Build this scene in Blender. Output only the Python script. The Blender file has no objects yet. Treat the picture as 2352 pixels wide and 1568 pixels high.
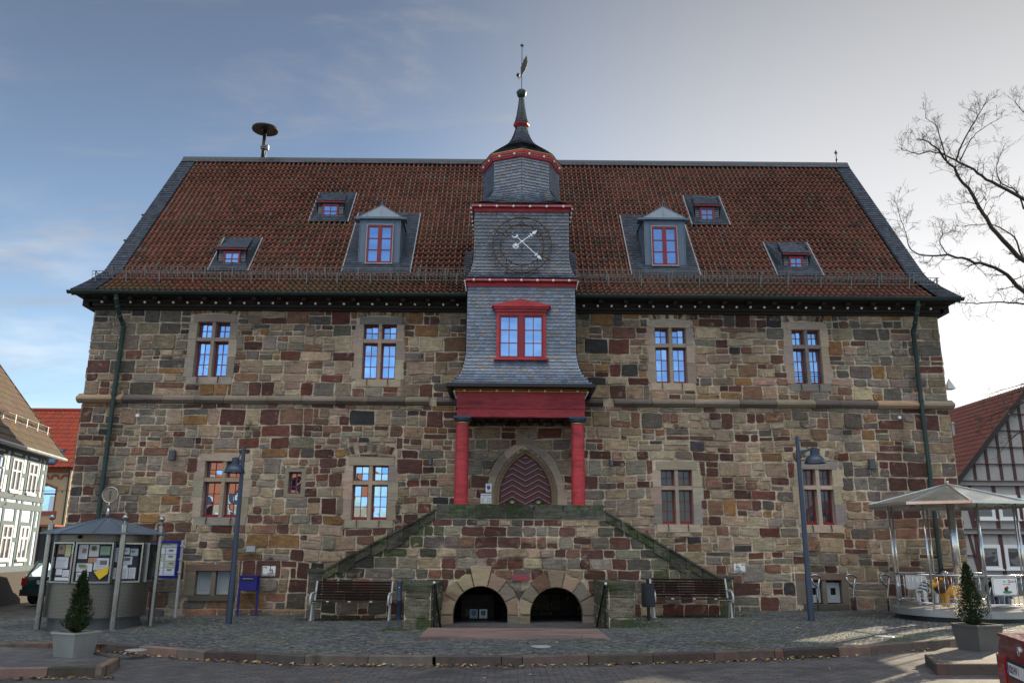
import bpy, math, random
from mathutils import Vector, Matrix
R_ = math.radians
sc = bpy.context.scene
COLL = sc.collection

# ------------------------------------------------------------------ camera
PIX_F, PIX_W, PIX_H = 1880.0, 2352.0, 1568.0
def cam_axes(yaw, pitch, roll):
    fwd = Vector((math.sin(yaw)*math.cos(pitch), math.cos(yaw)*math.cos(pitch), math.sin(pitch)))
    r0 = Vector((math.cos(yaw), -math.sin(yaw), 0)); u0 = r0.cross(fwd)
    return r0*math.cos(roll)+u0*math.sin(roll), u0*math.cos(roll)-r0*math.sin(roll), fwd
CR, CU, CF = cam_axes(R_(0.2409), R_(14.2798), R_(0.4068))
CAM = Vector((-0.4775, -22.0, 1.65))
cd = bpy.data.cameras.new("camera"); cam = bpy.data.objects.new("camera", cd); COLL.objects.link(cam)
cd.sensor_width = 36; cd.lens = PIX_F/PIX_W*36; cd.clip_end = 2000
cam.matrix_world = Matrix(((CR.x, CU.x, -CF.x, CAM.x), (CR.y, CU.y, -CF.y, CAM.y), (CR.z, CU.z, -CF.z, CAM.z), (0, 0, 0, 1)))
sc.camera = cam
# ------------------------------------------------------------------ light
SUN_AZ, SUN_EL = R_(45), R_(16.5)
w = bpy.data.worlds.new("World"); sc.world = w; w.use_nodes = True
def build_world():
    nt = w.node_tree; N = nt.nodes; L = nt.links; N.clear()
    out = N.new('ShaderNodeOutputWorld'); bg = N.new('ShaderNodeBackground'); bg.inputs[1].default_value = 0.085
    sky = N.new('ShaderNodeTexSky'); sky.sky_type = 'NISHITA'; sky.sun_disc = False
    sky.sun_elevation = SUN_EL; sky.sun_rotation = SUN_AZ
    sky.air_density = 1.0; sky.dust_density = 0.6; sky.ozone_density = 2.2; sky.altitude = 200
    tc = N.new('ShaderNodeTexCoord'); sep = N.new('ShaderNodeSeparateXYZ'); L.new(tc.outputs['Generated'], sep.inputs[0])
    def mth(op, a, b=None, clamp=False):
        n = N.new('ShaderNodeMath'); n.operation = op; n.use_clamp = clamp
        for i, q in enumerate((a, b)):
            if q is None: continue
            if isinstance(q, (int, float)): n.inputs[i].default_value = q
            else: L.new(q, n.inputs[i])
        return n.outputs[0]
    den = mth('ADD', mth('MAXIMUM', sep.outputs[2], 0.0), 0.16)
    comb = N.new('ShaderNodeCombineXYZ')
    L.new(mth('DIVIDE', sep.outputs[0], den), comb.inputs[0]); L.new(mth('DIVIDE', sep.outputs[1], den), comb.inputs[1])
    mp = N.new('ShaderNodeMapping'); mp.inputs['Scale'].default_value = (0.75, 1.25, 1); mp.inputs['Location'].default_value = (3.1, 1.7, 0); mp.inputs['Rotation'].default_value = (0, 0, 0.5)
    L.new(comb.outputs[0], mp.inputs[0])
    nz = N.new('ShaderNodeTexNoise'); nz.inputs['Scale'].default_value = 1.15; nz.inputs['Detail'].default_value = 9; nz.inputs['Roughness'].default_value = 0.55; nz.inputs['Distortion'].default_value = 0.25
    L.new(mp.outputs[0], nz.inputs['Vector'])
    rp = N.new('ShaderNodeValToRGB'); rp.color_ramp.elements[0].position = 0.47; rp.color_ramp.elements[1].position = 0.74
    rp.color_ramp.interpolation = 'EASE'; L.new(nz.outputs[0], rp.inputs[0])
    # thin veil of cirrus lying towards the sun side
    sd = Vector((math.sin(SUN_AZ)*math.cos(SUN_EL), math.cos(SUN_AZ)*math.cos(SUN_EL), math.sin(SUN_EL)))
    dt = N.new('ShaderNodeVectorMath'); dt.operation = 'DOT_PRODUCT'; dt.inputs[1].default_value = sd
    L.new(tc.outputs['Generated'], dt.inputs[0])
    mr = N.new('ShaderNodeMapRange'); mr.interpolation_type = 'SMOOTHSTEP'
    mr.inputs[1].default_value = 0.58; mr.inputs[2].default_value = 0.97; mr.inputs[3].default_value = 0.0; mr.inputs[4].default_value = 0.92
    L.new(dt.outputs['Value'], mr.inputs[0])
    low = N.new('ShaderNodeMapRange'); low.inputs[1].default_value = 0.02; low.inputs[2].default_value = 0.45; low.inputs[3].default_value = 0.85; low.inputs[4].default_value = 0.30
    L.new(sep.outputs[2], low.inputs[0])
    cloud = mth('MULTIPLY', rp.outputs[0], low.outputs[0])
    fac = mth('MAXIMUM', cloud, mr.outputs[0], True)
    mx = N.new('ShaderNodeMix'); mx.data_type = 'RGBA'
    L.new(fac, mx.inputs[0])
    hz = N.new('ShaderNodeMapRange'); hz.interpolation_type = 'SMOOTHSTEP'; hz.inputs[1].default_value = 0.04; hz.inputs[2].default_value = 0.70; hz.inputs[3].default_value = 1.75; hz.inputs[4].default_value = 0.62; L.new(sep.outputs[2], hz.inputs[0])
    thin = N.new('ShaderNodeVectorMath'); thin.operation = 'SCALE'; L.new(sky.outputs[0], thin.inputs[0]); L.new(hz.outputs[0], thin.inputs['Scale'])
    # high wisps and a faint even haze layer
    m3 = N.new('ShaderNodeMapping'); m3.inputs['Scale'].default_value = (.55, 1.5, 1); m3.inputs['Location'].default_value = (7.3, 2.4, 0); m3.inputs['Rotation'].default_value = (0, 0, -.5); L.new(comb.outputs[0], m3.inputs[0])
    n3 = N.new('ShaderNodeTexNoise'); n3.inputs['Scale'].default_value = 2.3; n3.inputs['Detail'].default_value = 10; n3.inputs['Roughness'].default_value = .6; n3.inputs['Distortion'].default_value = .5; L.new(m3.outputs[0], n3.inputs['Vector'])
    w3 = N.new('ShaderNodeMapRange'); w3.interpolation_type = 'SMOOTHSTEP'; w3.inputs[1].default_value = .50; w3.inputs[2].default_value = .76; w3.inputs[3].default_value = .14; w3.inputs[4].default_value = .74; L.new(n3.outputs[0], w3.inputs[0])
    hq = N.new('ShaderNodeMix'); hq.data_type = 'RGBA'; L.new(w3.outputs[0], hq.inputs[0]); L.new(thin.outputs[0], hq.inputs[6]); hq.inputs[7].default_value = (3.1, 2.95, 2.95, 1); L.new(hq.outputs[2], mx.inputs[6])
    vr = N.new('ShaderNodeMapRange'); vr.inputs[1].default_value = 0.10; vr.inputs[2].default_value = 0.66; L.new(sep.outputs[2], vr.inputs[0])
    vc = N.new('ShaderNodeMix'); vc.data_type = 'RGBA'; L.new(vr.outputs[0], vc.inputs[0]); vc.inputs[6].default_value = (8.5, 8.4, 8.3, 1); vc.inputs[7].default_value = (2.2, 2.25, 2.35, 1); L.new(vc.outputs[2], mx.inputs[7])
    # broad bright cloud, unseen behind the viewer, added to light the shaded front
    def ramp(v, a, b, lo, hi):
        m = N.new('ShaderNodeMapRange'); m.interpolation_type = 'SMOOTHSTEP'; m.inputs[1].default_value = a; m.inputs[2].default_value = b; m.inputs[3].default_value = lo; m.inputs[4].default_value = hi; L.new(v, m.inputs[0]); return m.outputs[0]
    deck = mth('MULTIPLY', ramp(sep.outputs[1], .02, -.36, 0.0, 1.0), ramp(sep.outputs[2], .56, .76, 0.0, 1.0)); deck = mth('MULTIPLY', deck, ramp(nz.outputs[0], .30, .50, .25, 1.0), True)
    m2 = N.new('ShaderNodeMix'); m2.data_type = 'RGBA'; L.new(deck, m2.inputs[0]); L.new(mx.outputs[2], m2.inputs[6]); m2.inputs[7].default_value = (20.0, 19.6, 18.8, 1)
    L.new(m2.outputs[2], bg.inputs[0]); L.new(bg.outputs[0], out.inputs[0])
build_world()
sl = bpy.data.lights.new("sun", 'SUN'); sl.energy = 5.0; sl.angle = R_(0.53); sl.color = (1.0, 0.83, 0.58)
so = bpy.data.objects.new("sun", sl); COLL.objects.link(so)
so.rotation_euler = (math.pi/2-SUN_EL, 0, math.pi-SUN_AZ)
so.location = (30, 40, 40)
sc.view_settings.view_transform = 'Standard'; sc.view_settings.look = 'None'
sc.view_settings.exposure = 0.88; sc.view_settings.gamma = 1.0
sc.cycles.max_bounces = 6; sc.cycles.diffuse_bounces = 3; sc.cycles.glossy_bounces = 3; sc.cycles.transparent_max_bounces = 8

# ------------------------------------------------------------------ measuring helpers: a photo point turned into a point in the place
def ray(px, py):
    return CR*((px-PIX_W/2)/PIX_F) - CU*((py-PIX_H/2)/PIX_F) + CF
def onY(px, py, Y=0.0):
    r = ray(px, py); return CAM + r*((Y-CAM.y)/r.y)
def onZ(px, py, z=0.0):
    r = ray(px, py); return CAM + r*((z-CAM.z)/r.z)
def gz(x): return 0.10 + 0.0145*max(-26.0, min(22.0, x))
def onG(px, py, dz=0.0):
    r = ray(px, py); t = (0.10+dz+0.0145*CAM.x-CAM.z)/(r.z-0.0145*r.x); return CAM + r*t

# ------------------------------------------------------------------ mesh collector
class MB:
    def __init__(s): s.v = []; s.f = []; s.m = []; s.c = []; s.col = (1, 1, 1, 1)
    def add(s, pts, faces, m=0, col=None):
        b = len(s.v); c = col or s.col
        if len(c) == 3: c = (*c, 1)
        s.v += [tuple(p) for p in pts]; s.c += [c]*len(pts)
        for f in faces: s.f.append(tuple(b+i for i in f)); s.m.append(m)
        return b
    def poly(s, pts, m=0, col=None): s.add(pts, [tuple(range(len(pts)))], m, col)
    def box(s, x0, x1, y0, y1, z0, z1, m=0, col=None):
        x0, x1 = sorted((x0, x1)); y0, y1 = sorted((y0, y1)); z0, z1 = sorted((z0, z1))
        s.add([(x0,y0,z0),(x1,y0,z0),(x1,y1,z0),(x0,y1,z0),(x0,y0,z1),(x1,y0,z1),(x1,y1,z1),(x0,y1,z1)],
              [(3,2,1,0),(4,5,6,7),(0,1,5,4),(1,2,6,5),(2,3,7,6),(3,0,4,7)], m, col)
    def bar(s, a, b, w, h, up=(0,0,1), m=0, col=None):
        a = Vector(a); b = Vector(b); d = (b-a).normalized(); up = Vector(up)
        x = d.cross(up)
        if x.length < 1e-5: x = d.cross(Vector((1,0,0)))
        x.normalize(); y = x.cross(d).normalized(); x *= w/2; y *= h/2
        s.add([a-x-y,a+x-y,a+x+y,a-x+y,b-x-y,b+x-y,b+x+y,b-x+y],[(3,2,1,0),(4,5,6,7),(0,1,5,4),(1,2,6,5),(2,3,7,6),(3,0,4,7)], m, col)
    def tube(s, pts, rad, n=8, m=0, col=None, cap=True):
        pts = [Vector(p) for p in pts]; k = len(pts)
        if not isinstance(rad, (list, tuple)): rad = [rad]*k
        rings = []; ref = None
        for i, p in enumerate(pts):
            d = (pts[min(i+1,k-1)]-pts[max(i-1,0)]).normalized()
            if ref is None:
                ref = d.cross(Vector((0,0,1)))
                if ref.length < 1e-3: ref = d.cross(Vector((1,0,0)))
            ref = (ref - d*ref.dot(d)).normalized(); o = d.cross(ref)
            rings.append([p+(ref*math.cos(2*math.pi*j/n)+o*math.sin(2*math.pi*j/n))*rad[i] for j in range(n)])
        fs = [(i*n+j, i*n+(j+1)%n, (i+1)*n+(j+1)%n, (i+1)*n+j) for i in range(k-1) for j in range(n)]
        if cap: fs += [tuple(range(n-1,-1,-1)), tuple((k-1)*n+j for j in range(n))]
        s.add([p for r in rings for p in r], fs, m, col)
    def lathe(s, prof, cx=0, cy=0, n=24, m=0, col=None, a0=0.0, a1=None, ax='z', cz=0):
        full = a1 is None; a1 = a0+2*math.pi if full else a1
        cnt = n if full else n+1
        pts = []
        for r, z in prof:
            for j in range(cnt):
                a = a0+(a1-a0)*j/n
                if ax == 'z': pts.append((cx+r*math.cos(a), cy+r*math.sin(a), z))
                else: pts.append((cx+r*math.cos(a), cy+z, cz+r*math.sin(a)))
        fs = []
        for i in range(len(prof)-1):
            for j in range(n):
                j2 = (j+1) % cnt
                q = (i*cnt+j, i*cnt+j2, (i+1)*cnt+j2, (i+1)*cnt+j)
                fs.append(q if ax == 'z' else q[::-1])
        s.add(pts, fs, m, col)
    def sphere(s, c, r, n=12, m=0, col=None, sz=1.0):
        pr = [(max(1e-4, r*math.sin(math.pi*i/(n//2+1))), c[2]-r*sz*math.cos(math.pi*i/(n//2+1))) for i in range(n//2+2)]
        s.lathe(pr, c[0], c[1], n, m, col)
    def prism(s, pts2, y0, y1, m=0, col=None, f=None):
        """outline in (x,z) pushed from y0 to y1 (or mapped by f(u,v,d))"""
        f = f or (lambda u, v, d: (u, d, v)); n = len(pts2)
        P = [f(u, v, y0) for u, v in pts2]+[f(u, v, y1) for u, v in pts2]
        s.add(P, [tuple(range(n)), tuple(range(2*n-1, n-1, -1))]+[(i, n+i, n+(i+1)%n, (i+1)%n) for i in range(n)], m, col)
    def build(s, name, mats, parent=None, smooth=False, origin=None, auto=None):
        me = bpy.data.meshes.new(name)
        if not isinstance(mats, (list, tuple)): mats = [mats]
        off = Vector(origin) if origin is not None else Vector((0,0,0))
        me.from_pydata([(p[0]-off[0], p[1]-off[1], p[2]-off[2]) for p in s.v], [], s.f)
        for q in mats: me.materials.append(q)
        me.polygons.foreach_set('material_index', s.m)
        a = me.color_attributes.new('Col', 'FLOAT_COLOR', 'POINT')
        a.data.foreach_set('color', [x for c in s.c for x in c])
        if smooth: me.polygons.foreach_set('use_smooth', [True]*len(s.f))
        me.validate(); me.update()
        o = bpy.data.objects.new(name, me); COLL.objects.link(o)
        if auto is not None:
            me.set_sharp_from_angle(angle=R_(auto))
            me.polygons.foreach_set('use_smooth', [True]*len(me.polygons))
        o.location = off
        if parent: put(o, parent)
        return o
def wl(o):
    v = Vector((0,0,0))
    while o: v += o.location; o = o.parent
    return v
def put(o, parent):
    o.location = o.location - wl(parent); o.parent = parent
def fix_normals(o):
    import bmesh
    bm = bmesh.new(); bm.from_mesh(o.data); bmesh.ops.recalc_face_normals(bm, faces=bm.faces); bm.to_mesh(o.data); bm.free(); return o
def tag(o, label=None, cat=None, group=None, kind=None):
    if label: o['label'] = label
    if cat: o['category'] = cat
    if group: o['group'] = group
    if kind: o['kind'] = kind
    return o
def thing(name, loc, label, cat, group=None):
    o = bpy.data.objects.new(name, None); COLL.objects.link(o); o.location = loc; o.empty_display_size = 0.2
    return tag(o, label, cat, group)
def dup(o, loc=None, rz=0.0, label=None, parent=None):
    c = o.copy(); COLL.objects.link(c)
    if parent: c.parent = parent
    for ch in o.children: dup(ch, parent=c)
    if loc is not None: c.location = loc; c.rotation_euler = (0, 0, rz)
    if label: c['label'] = label
    return c
def text_mesh(mb, body, size, f, m=0, align='CENTER', col=None, bold=0.0):
    """flat lettering; f maps (u, v) of the text plane to the place"""
    cu = bpy.data.curves.new('lettering', 'FONT'); cu.body = body; cu.size = size; cu.align_x = align; cu.align_y = 'CENTER'; cu.resolution_u = 2; cu.offset = bold
    t = bpy.data.objects.new('lettering', cu); COLL.objects.link(t)
    me = bpy.data.meshes.new_from_object(t.evaluated_get(bpy.context.evaluated_depsgraph_get()))
    mb.add([f(v.co.x, v.co.y) for v in me.vertices], [tuple(p.vertices) for p in me.polygons], m, col)
    bpy.data.objects.remove(t); bpy.data.curves.remove(cu); bpy.data.meshes.remove(me)

# ------------------------------------------------------------------ materials
MATS = {}
def mat(name, col=(.5,.5,.5), rough=.6, metal=0.0, var=.18, nscale=5.0, bump=0.0, bscale=30.0, attr=False, spec=.5, col2=None, m2=(.52,.62), s2=2.0, emit=None, coords='Object', stretch=(1,1,1), coat=0.0):
    m = bpy.data.materials.new(name); MATS[name] = m; m.use_nodes = True
    nt = m.node_tree; N = nt.nodes; L = nt.links; b = N['Principled BSDF']
    b.inputs['Roughness'].default_value = rough; b.inputs['Metallic'].default_value = metal; b.inputs['Specular IOR Level'].default_value = spec
    b.inputs['Coat Weight'].default_value = coat
    tc = N.new('ShaderNodeTexCoord'); mp = N.new('ShaderNodeMapping'); mp.inputs['Scale'].default_value = stretch; L.new(tc.outputs[coords], mp.inputs[0])
    nz = N.new('ShaderNodeTexNoise'); nz.inputs['Scale'].default_value = nscale; nz.inputs['Detail'].default_value = 6; nz.inputs['Roughness'].default_value = .62
    L.new(mp.outputs[0], nz.inputs['Vector'])
    mr = N.new('ShaderNodeMapRange'); mr.inputs[1].default_value = .25; mr.inputs[2].default_value = .75; mr.inputs[3].default_value = 1-var; mr.inputs[4].default_value = 1+var
    L.new(nz.outputs[0], mr.inputs[0])
    if attr:
        at = N.new('ShaderNodeAttribute'); at.attribute_name = 'Col'; src = at.outputs['Color']
        if tuple(col) != (.5,.5,.5):
            q = N.new('ShaderNodeMix'); q.data_type = 'RGBA'; q.blend_type = 'MULTIPLY'; q.inputs[0].default_value = 1; L.new(src, q.inputs[6]); q.inputs[7].default_value = (*col, 1); src = q.outputs[2]
    else:
        rgb = N.new('ShaderNodeRGB'); rgb.outputs[0].default_value = (*col, 1); src = rgb.outputs[0]
    if col2 is not None:
        n2 = N.new('ShaderNodeTexNoise'); n2.inputs['Scale'].default_value = s2; n2.inputs['Detail'].default_value = 7; n2.inputs['Roughness'].default_value = .65
        L.new(mp.outputs[0], n2.inputs['Vector'])
        r2 = N.new('ShaderNodeMapRange'); r2.interpolation_type = 'SMOOTHSTEP'; r2.inputs[1].default_value = m2[0]; r2.inputs[2].default_value = m2[1]; L.new(n2.outputs[0], r2.inputs[0])
        q = N.new('ShaderNodeMix'); q.data_type = 'RGBA'; L.new(r2.outputs[0], q.inputs[0]); L.new(src, q.inputs[6]); q.inputs[7].default_value = (*col2, 1); src = q.outputs[2]
    vm = N.new('ShaderNodeVectorMath'); vm.operation = 'MULTIPLY'; L.new(src, vm.inputs[0]); L.new(mr.outputs[0], vm.inputs[1])
    L.new(vm.outputs[0], b.inputs['Base Color'])
    rr = N.new('ShaderNodeMapRange'); rr.inputs[1].default_value = .3; rr.inputs[2].default_value = .7; rr.inputs[3].default_value = max(.02, rough-.08); rr.inputs[4].default_value = min(1, rough+.08)
    L.new(nz.outputs[0], rr.inputs[0]); L.new(rr.outputs[0], b.inputs['Roughness'])
    if bump:
        n3 = N.new('ShaderNodeTexNoise'); n3.inputs['Scale'].default_value = bscale; n3.inputs['Detail'].default_value = 5; L.new(mp.outputs[0], n3.inputs['Vector'])
        bp = N.new('ShaderNodeBump'); bp.inputs['Strength'].default_value = bump; bp.inputs['Distance'].default_value = .02
        L.new(n3.outputs[0], bp.inputs['Height']); L.new(bp.outputs[0], b.inputs['Normal'])
    if emit:
        b.inputs['Emission Color'].default_value = (*emit[:3], 1); b.inputs['Emission Strength'].default_value = emit[3]
    return m
def add_grain(m, streak=.28, speck=.30, lime=None):
    """bedding streaks, grain and lime residue inside a stone"""
    nt = m.node_tree; N = nt.nodes; L = nt.links; b = N['Principled BSDF']; src = b.inputs['Base Color'].links[0].from_socket
    tc = N.new('ShaderNodeTexCoord')
    for sc_, st_, amp in ((5.0, (.7,.7,5.5), streak), (42.0, (1,1,1), speck), (.9, (1,1,.30), .8*streak)):
        mp = N.new('ShaderNodeMapping'); mp.inputs['Scale'].default_value = st_; mp.inputs['Rotation'].default_value = (0, .15, 0); L.new(tc.outputs['Object'], mp.inputs[0])
        nz = N.new('ShaderNodeTexNoise'); nz.inputs['Scale'].default_value = sc_; nz.inputs['Detail'].default_value = 4; nz.inputs['Distortion'].default_value = .4; L.new(mp.outputs[0], nz.inputs['Vector'])
        mr = N.new('ShaderNodeMapRange'); mr.inputs[1].default_value = .28; mr.inputs[2].default_value = .72; mr.inputs[3].default_value = 1-amp; mr.inputs[4].default_value = 1+amp; L.new(nz.outputs[0], mr.inputs[0])
        vm = N.new('ShaderNodeVectorMath'); vm.operation = 'MULTIPLY'; L.new(src, vm.inputs[0]); L.new(mr.outputs[0], vm.inputs[1]); src = vm.outputs[0]
    if lime:
        nz = N.new('ShaderNodeTexNoise'); nz.inputs['Scale'].default_value = 3.2; nz.inputs['Detail'].default_value = 10; nz.inputs['Roughness'].default_value = .72; L.new(tc.outputs['Object'], nz.inputs['Vector'])
        mr = N.new('ShaderNodeMapRange'); mr.interpolation_type = 'SMOOTHSTEP'; mr.inputs[1].default_value = .57; mr.inputs[2].default_value = .70; mr.inputs[3].default_value = 0; mr.inputs[4].default_value = .75; L.new(nz.outputs[0], mr.inputs[0])
        q = N.new('ShaderNodeMix'); q.data_type = 'RGBA'; L.new(mr.outputs[0], q.inputs[0]); L.new(src, q.inputs[6]); q.inputs[7].default_value = (*lime, 1); src = q.outputs[2]
    L.new(src, b.inputs['Base Color']); return m
def glass_mat(name, tint=(.8,.88,1), body=(.02,.022,.028), refl=.55, rough=.015, bump=.02):
    m = bpy.data.materials.new(name); m.use_nodes = True; nt = m.node_tree; N = nt.nodes; L = nt.links
    out = N['Material Output']; b = N['Principled BSDF']; b.inputs['Base Color'].default_value = (*body, 1); b.inputs['Roughness'].default_value = .3
    g = N.new('ShaderNodeBsdfGlossy'); g.inputs['Color'].default_value = (*tint, 1); g.inputs['Roughness'].default_value = rough
    fr = N.new('ShaderNodeFresnel'); fr.inputs[0].default_value = 1.5
    mr = N.new('ShaderNodeMapRange'); mr.inputs[1].default_value = 0.04; mr.inputs[2].default_value = 1; mr.inputs[3].default_value = refl; mr.inputs[4].default_value = 1
    L.new(fr.outputs[0], mr.inputs[0])
    mx = N.new('ShaderNodeMixShader'); L.new(mr.outputs[0], mx.inputs[0]); L.new(b.outputs[0], mx.inputs[1]); L.new(g.outputs[0], mx.inputs[2]); L.new(mx.outputs[0], out.inputs[0])
    tc = N.new('ShaderNodeTexCoord'); nz = N.new('ShaderNodeTexNoise'); nz.inputs['Scale'].default_value = 1.6; nz.inputs['Detail'].default_value = 1; L.new(tc.outputs['Object'], nz.inputs['Vector'])
    bp = N.new('ShaderNodeBump'); bp.inputs['Strength'].default_value = bump; bp.inputs['Distance'].default_value = .3; L.new(nz.outputs[0], bp.inputs['Height']); L.new(bp.outputs[0], g.inputs['Normal'])
    return m
M_STONE = mat('masonry stone', attr=True, rough=.88, var=.30, nscale=7, bump=.55, bscale=26, spec=.25, col2=(.055,.047,.040), m2=(.56,.74), s2=2.6)
add_grain(M_STONE, .30, .34, (.42,.34,.26)); M_MORTAR = mat('lime mortar', (.48,.405,.310), rough=.95, var=.34, nscale=4, bump=.6, bscale=40, spec=.1, col2=(.20,.165,.125), m2=(.48,.64), s2=1.1)
add_grain(M_MORTAR, .30, .2); M_ASHLAR = mat('dressed sandstone', attr=True, rough=.85, var=.14, nscale=4, bump=.2, bscale=40, spec=.25, col2=(.25,.155,.125), m2=(.62,.70), s2=1.1, stretch=(.6,1,1.6)); add_grain(M_ASHLAR, .14, .16)
M_MOSS = mat('mossy dark sandstone', attr=True, rough=.92, var=.35, nscale=5, bump=.5, bscale=30, spec=.15, col2=(.044,.060,.027), m2=(.46,.60), s2=2.4)
add_grain(M_MOSS, .38, .40, (.19,.205,.145)); M_TILE = mat('clay roof tile', attr=True, rough=.75, var=.24, nscale=9, spec=.25, col2=(.034,.029,.024), m2=(.56,.74), s2=1.3)
M_SLATE = mat('roofing slate', attr=True, rough=.36, var=.16, nscale=6, spec=.5)
M_RED = mat('dark red paint', (.40,.036,.046), rough=.5, var=.10, nscale=3, spec=.4, col2=(.22,.022,.028), m2=(.5,.7), s2=3, stretch=(.3,1,1.5))
add_grain(M_RED, .30, .16); M_REDF = mat('red window paint', (.24,.018,.026), rough=.4, var=.08)
M_DKRED = mat('oxblood door paint', (.17,.022,.024), rough=.5, var=.15, nscale=8)
M_GOLD = mat('gilded trim', (.55,.36,.10), rough=.4, metal=.6, var=.1)
M_BLACK = mat('black painted iron', (.012,.012,.014), rough=.45, var=.1)
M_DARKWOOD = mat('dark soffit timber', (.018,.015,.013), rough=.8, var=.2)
M_COPPER = mat('dark green copper', (.022,.045,.042), rough=.5, var=.35, nscale=3, metal=.2, col2=(.07,.17,.14), m2=(.66,.74), s2=3)
M_ZINC = mat('zinc sheet', (.125,.165,.22), rough=.42, metal=.35, var=.10, nscale=2.5)
M_LEAD = mat('lead strip', (.32,.35,.38), rough=.45, metal=.4, var=.15)
M_GALV = mat('galvanised steel', (.20,.205,.21), rough=.42, metal=.75, var=.2)
M_STEEL = mat('brushed stainless steel', (.34,.345,.35), rough=.28, metal=1.0, var=.08, nscale=3)
M_SILVER = mat('silvered metal', (.85,.86,.88), rough=.30, metal=.55, var=.03)
M_BRASS = mat('tarnished brass', (.075,.050,.028), rough=.5, metal=.6, var=.3)
M_BULB = mat('white glass bulb', (.85,.84,.80), rough=.15, var=.02, spec=.6)
M_GLASS = glass_mat('window glass', tint=(.40,.64,1.0), refl=.74, bump=.05)
M_GLASSD = glass_mat('dim window glass', tint=(.62,.74,.92), refl=.05, body=(.022,.02,.02))
M_LAMPBLUE = mat('blue grey lamp paint', (.040,.060,.10), rough=.38, var=.08, metal=.2)
M_BLUE = mat('cobalt blue paint', (.010,.018,.20), rough=.35, var=.06)
M_WHITE = mat('white enamel', (.78,.79,.80), rough=.35, var=.04)
M_PLATE = mat('grey sheet metal panel', (.38,.42,.46), rough=.5, metal=.3, var=.10)
M_BROWN = mat('dark brown bench slats', (.032,.017,.015), rough=.42, var=.15)
M_WHITEMETAL = mat('white powder coated metal', (.46,.48,.50), rough=.35, var=.05, metal=.2)
M_INK = mat('black print', (.015,.015,.018), rough=.6, var=0)
# ------------------------------------------------------------------ masonry builder
def lerp(a, b, t): return a+(b-a)*t
def rect_minus(rects, hole):
    hx0, hx1, hz0, hz1 = hole; out = []
    for (a, b, c, d) in rects:
        if b <= hx0 or a >= hx1 or d <= hz0 or c >= hz1: out.append((a, b, c, d)); continue
        if a < hx0: out.append((a, hx0, c, d))
        if b > hx1: out.append((hx1, b, c, d))
        m0, m1 = max(a, hx0), min(b, hx1)
        if c < hz0: out.append((m0, m1, c, hz0))
        if d > hz1: out.append((m0, m1, hz1, d))
    return [r for r in out if r[1]-r[0] > .05 and r[3]-r[2] > .05]
def clip_half(poly, a, b, c):           # keep a*u+b*v <= c
    out = []
    for i in range(len(poly)):
        p, q = poly[i], poly[(i+1) % len(poly)]
        dp, dq = a*p[0]+b*p[1]-c, a*q[0]+b*q[1]-c
        if dp <= 0: out.append(p)
        if dp*dq < 0:
            t = dp/(dp-dq); out.append((lerp(p[0], q[0], t), lerp(p[1], q[1], t)))
    return out
def stone(mb, poly, rng, f, col, d0=.012, d1=.036, m=0):
    n = len(poly)
    if n < 3: return
    cx = sum(p[0] for p in poly)/n; cy = sum(p[1] for p in poly)/n
    d = rng.uniform(d0, d1); ta, tb = rng.uniform(-.02, .02), rng.uniform(-.02, .02)
    inn = []
    for u, v in poly:
        r = math.hypot(u-cx, v-cy); k = max(.4, 1-.016/max(r, .02)); inn.append((cx+(u-cx)*k, cy+(v-cy)*k))
    P = [f(u, v, -.004) for u, v in poly]+[f(u, v, d+ta*(u-cx)+tb*(v-cy)) for u, v in inn]
    mb.add(P, [tuple(range(n, 2*n))]+[(i, (i+1) % n, n+(i+1) % n, n+i) for i in range(n)], m, col)
def rough_rect(r, rng, joint, wave=None):
    a, b, c, d = r; j = joint/2; a += j*rng.uniform(.6, 1.3); b -= j*rng.uniform(.6, 1.3); c += j*rng.uniform(.6, 1.3); d -= j*rng.uniform(.6, 1.3)
    if b-a < .03 or d-c < .03: return []
    s = min(b-a, d-c); q = [min(.05, s*.24)*rng.uniform(.1, 1) for _ in range(4)]; J = min(.015, s*.07)
    mu, mv = lerp(a, b, rng.uniform(.35, .65)), lerp(c, d, rng.uniform(.35, .65))
    p = [(a+q[0], c), (mu, c), (b-q[1], c), (b, c+q[1]*.8), (b, mv), (b, d-q[2]*.8), (b-q[2], d), (mu, d), (a+q[3], d), (a, d-q[3]*.8), (a, mv), (a, c+q[0]*.8)]
    p = [(u+rng.uniform(-J, J), v+rng.uniform(-J, J)) for u, v in p]
    if wave: p = [(u, v+wave(u, v)) for u, v in p]
    return p
def masonry(mb, x0, x1, z0, z1, rng, f, colf, holes=(), hh=(.22, .46), ww=(.26, .72), joint=.034, clips=(), split=.55, wave=None):
    z = z0
    while z < z1-.02:
        h = rng.uniform(*hh)
        if z1-z-h < .14: h = z1-z
        x = x0
        while x < x1-.01:
            wd = rng.uniform(*ww)*(1.25 if rng.random() < .15 else 1)
            if x1-x-wd < .18: wd = x1-x
            cells = [(x, x+wd, z, z+h)]
            if h > .27 and rng.random() < split:
                k = rng.uniform(.35, .65); top = (x, x+wd, z+h*k, z+h); bot = (x, x+wd, z, z+h*k); cells = []
                for c in (top, bot):
                    if wd > .42 and rng.random() < .6:
                        q = x+wd*rng.uniform(.3, .7); cells += [(x, q, c[2], c[3]), (q, x+wd, c[2], c[3])]
                    else: cells.append(c)
            for hole in holes: cells = rect_minus(cells, hole)
            for c in cells:
                p = rough_rect(c, rng, joint, wave)
                for cl in clips:
                    p = cl(p) if p else p
                if p and len(p) > 2: stone(mb, p, rng, f, colf((c[0]+c[1])/2, (c[2]+c[3])/2, rng))
            x += wd
        z += h
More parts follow.
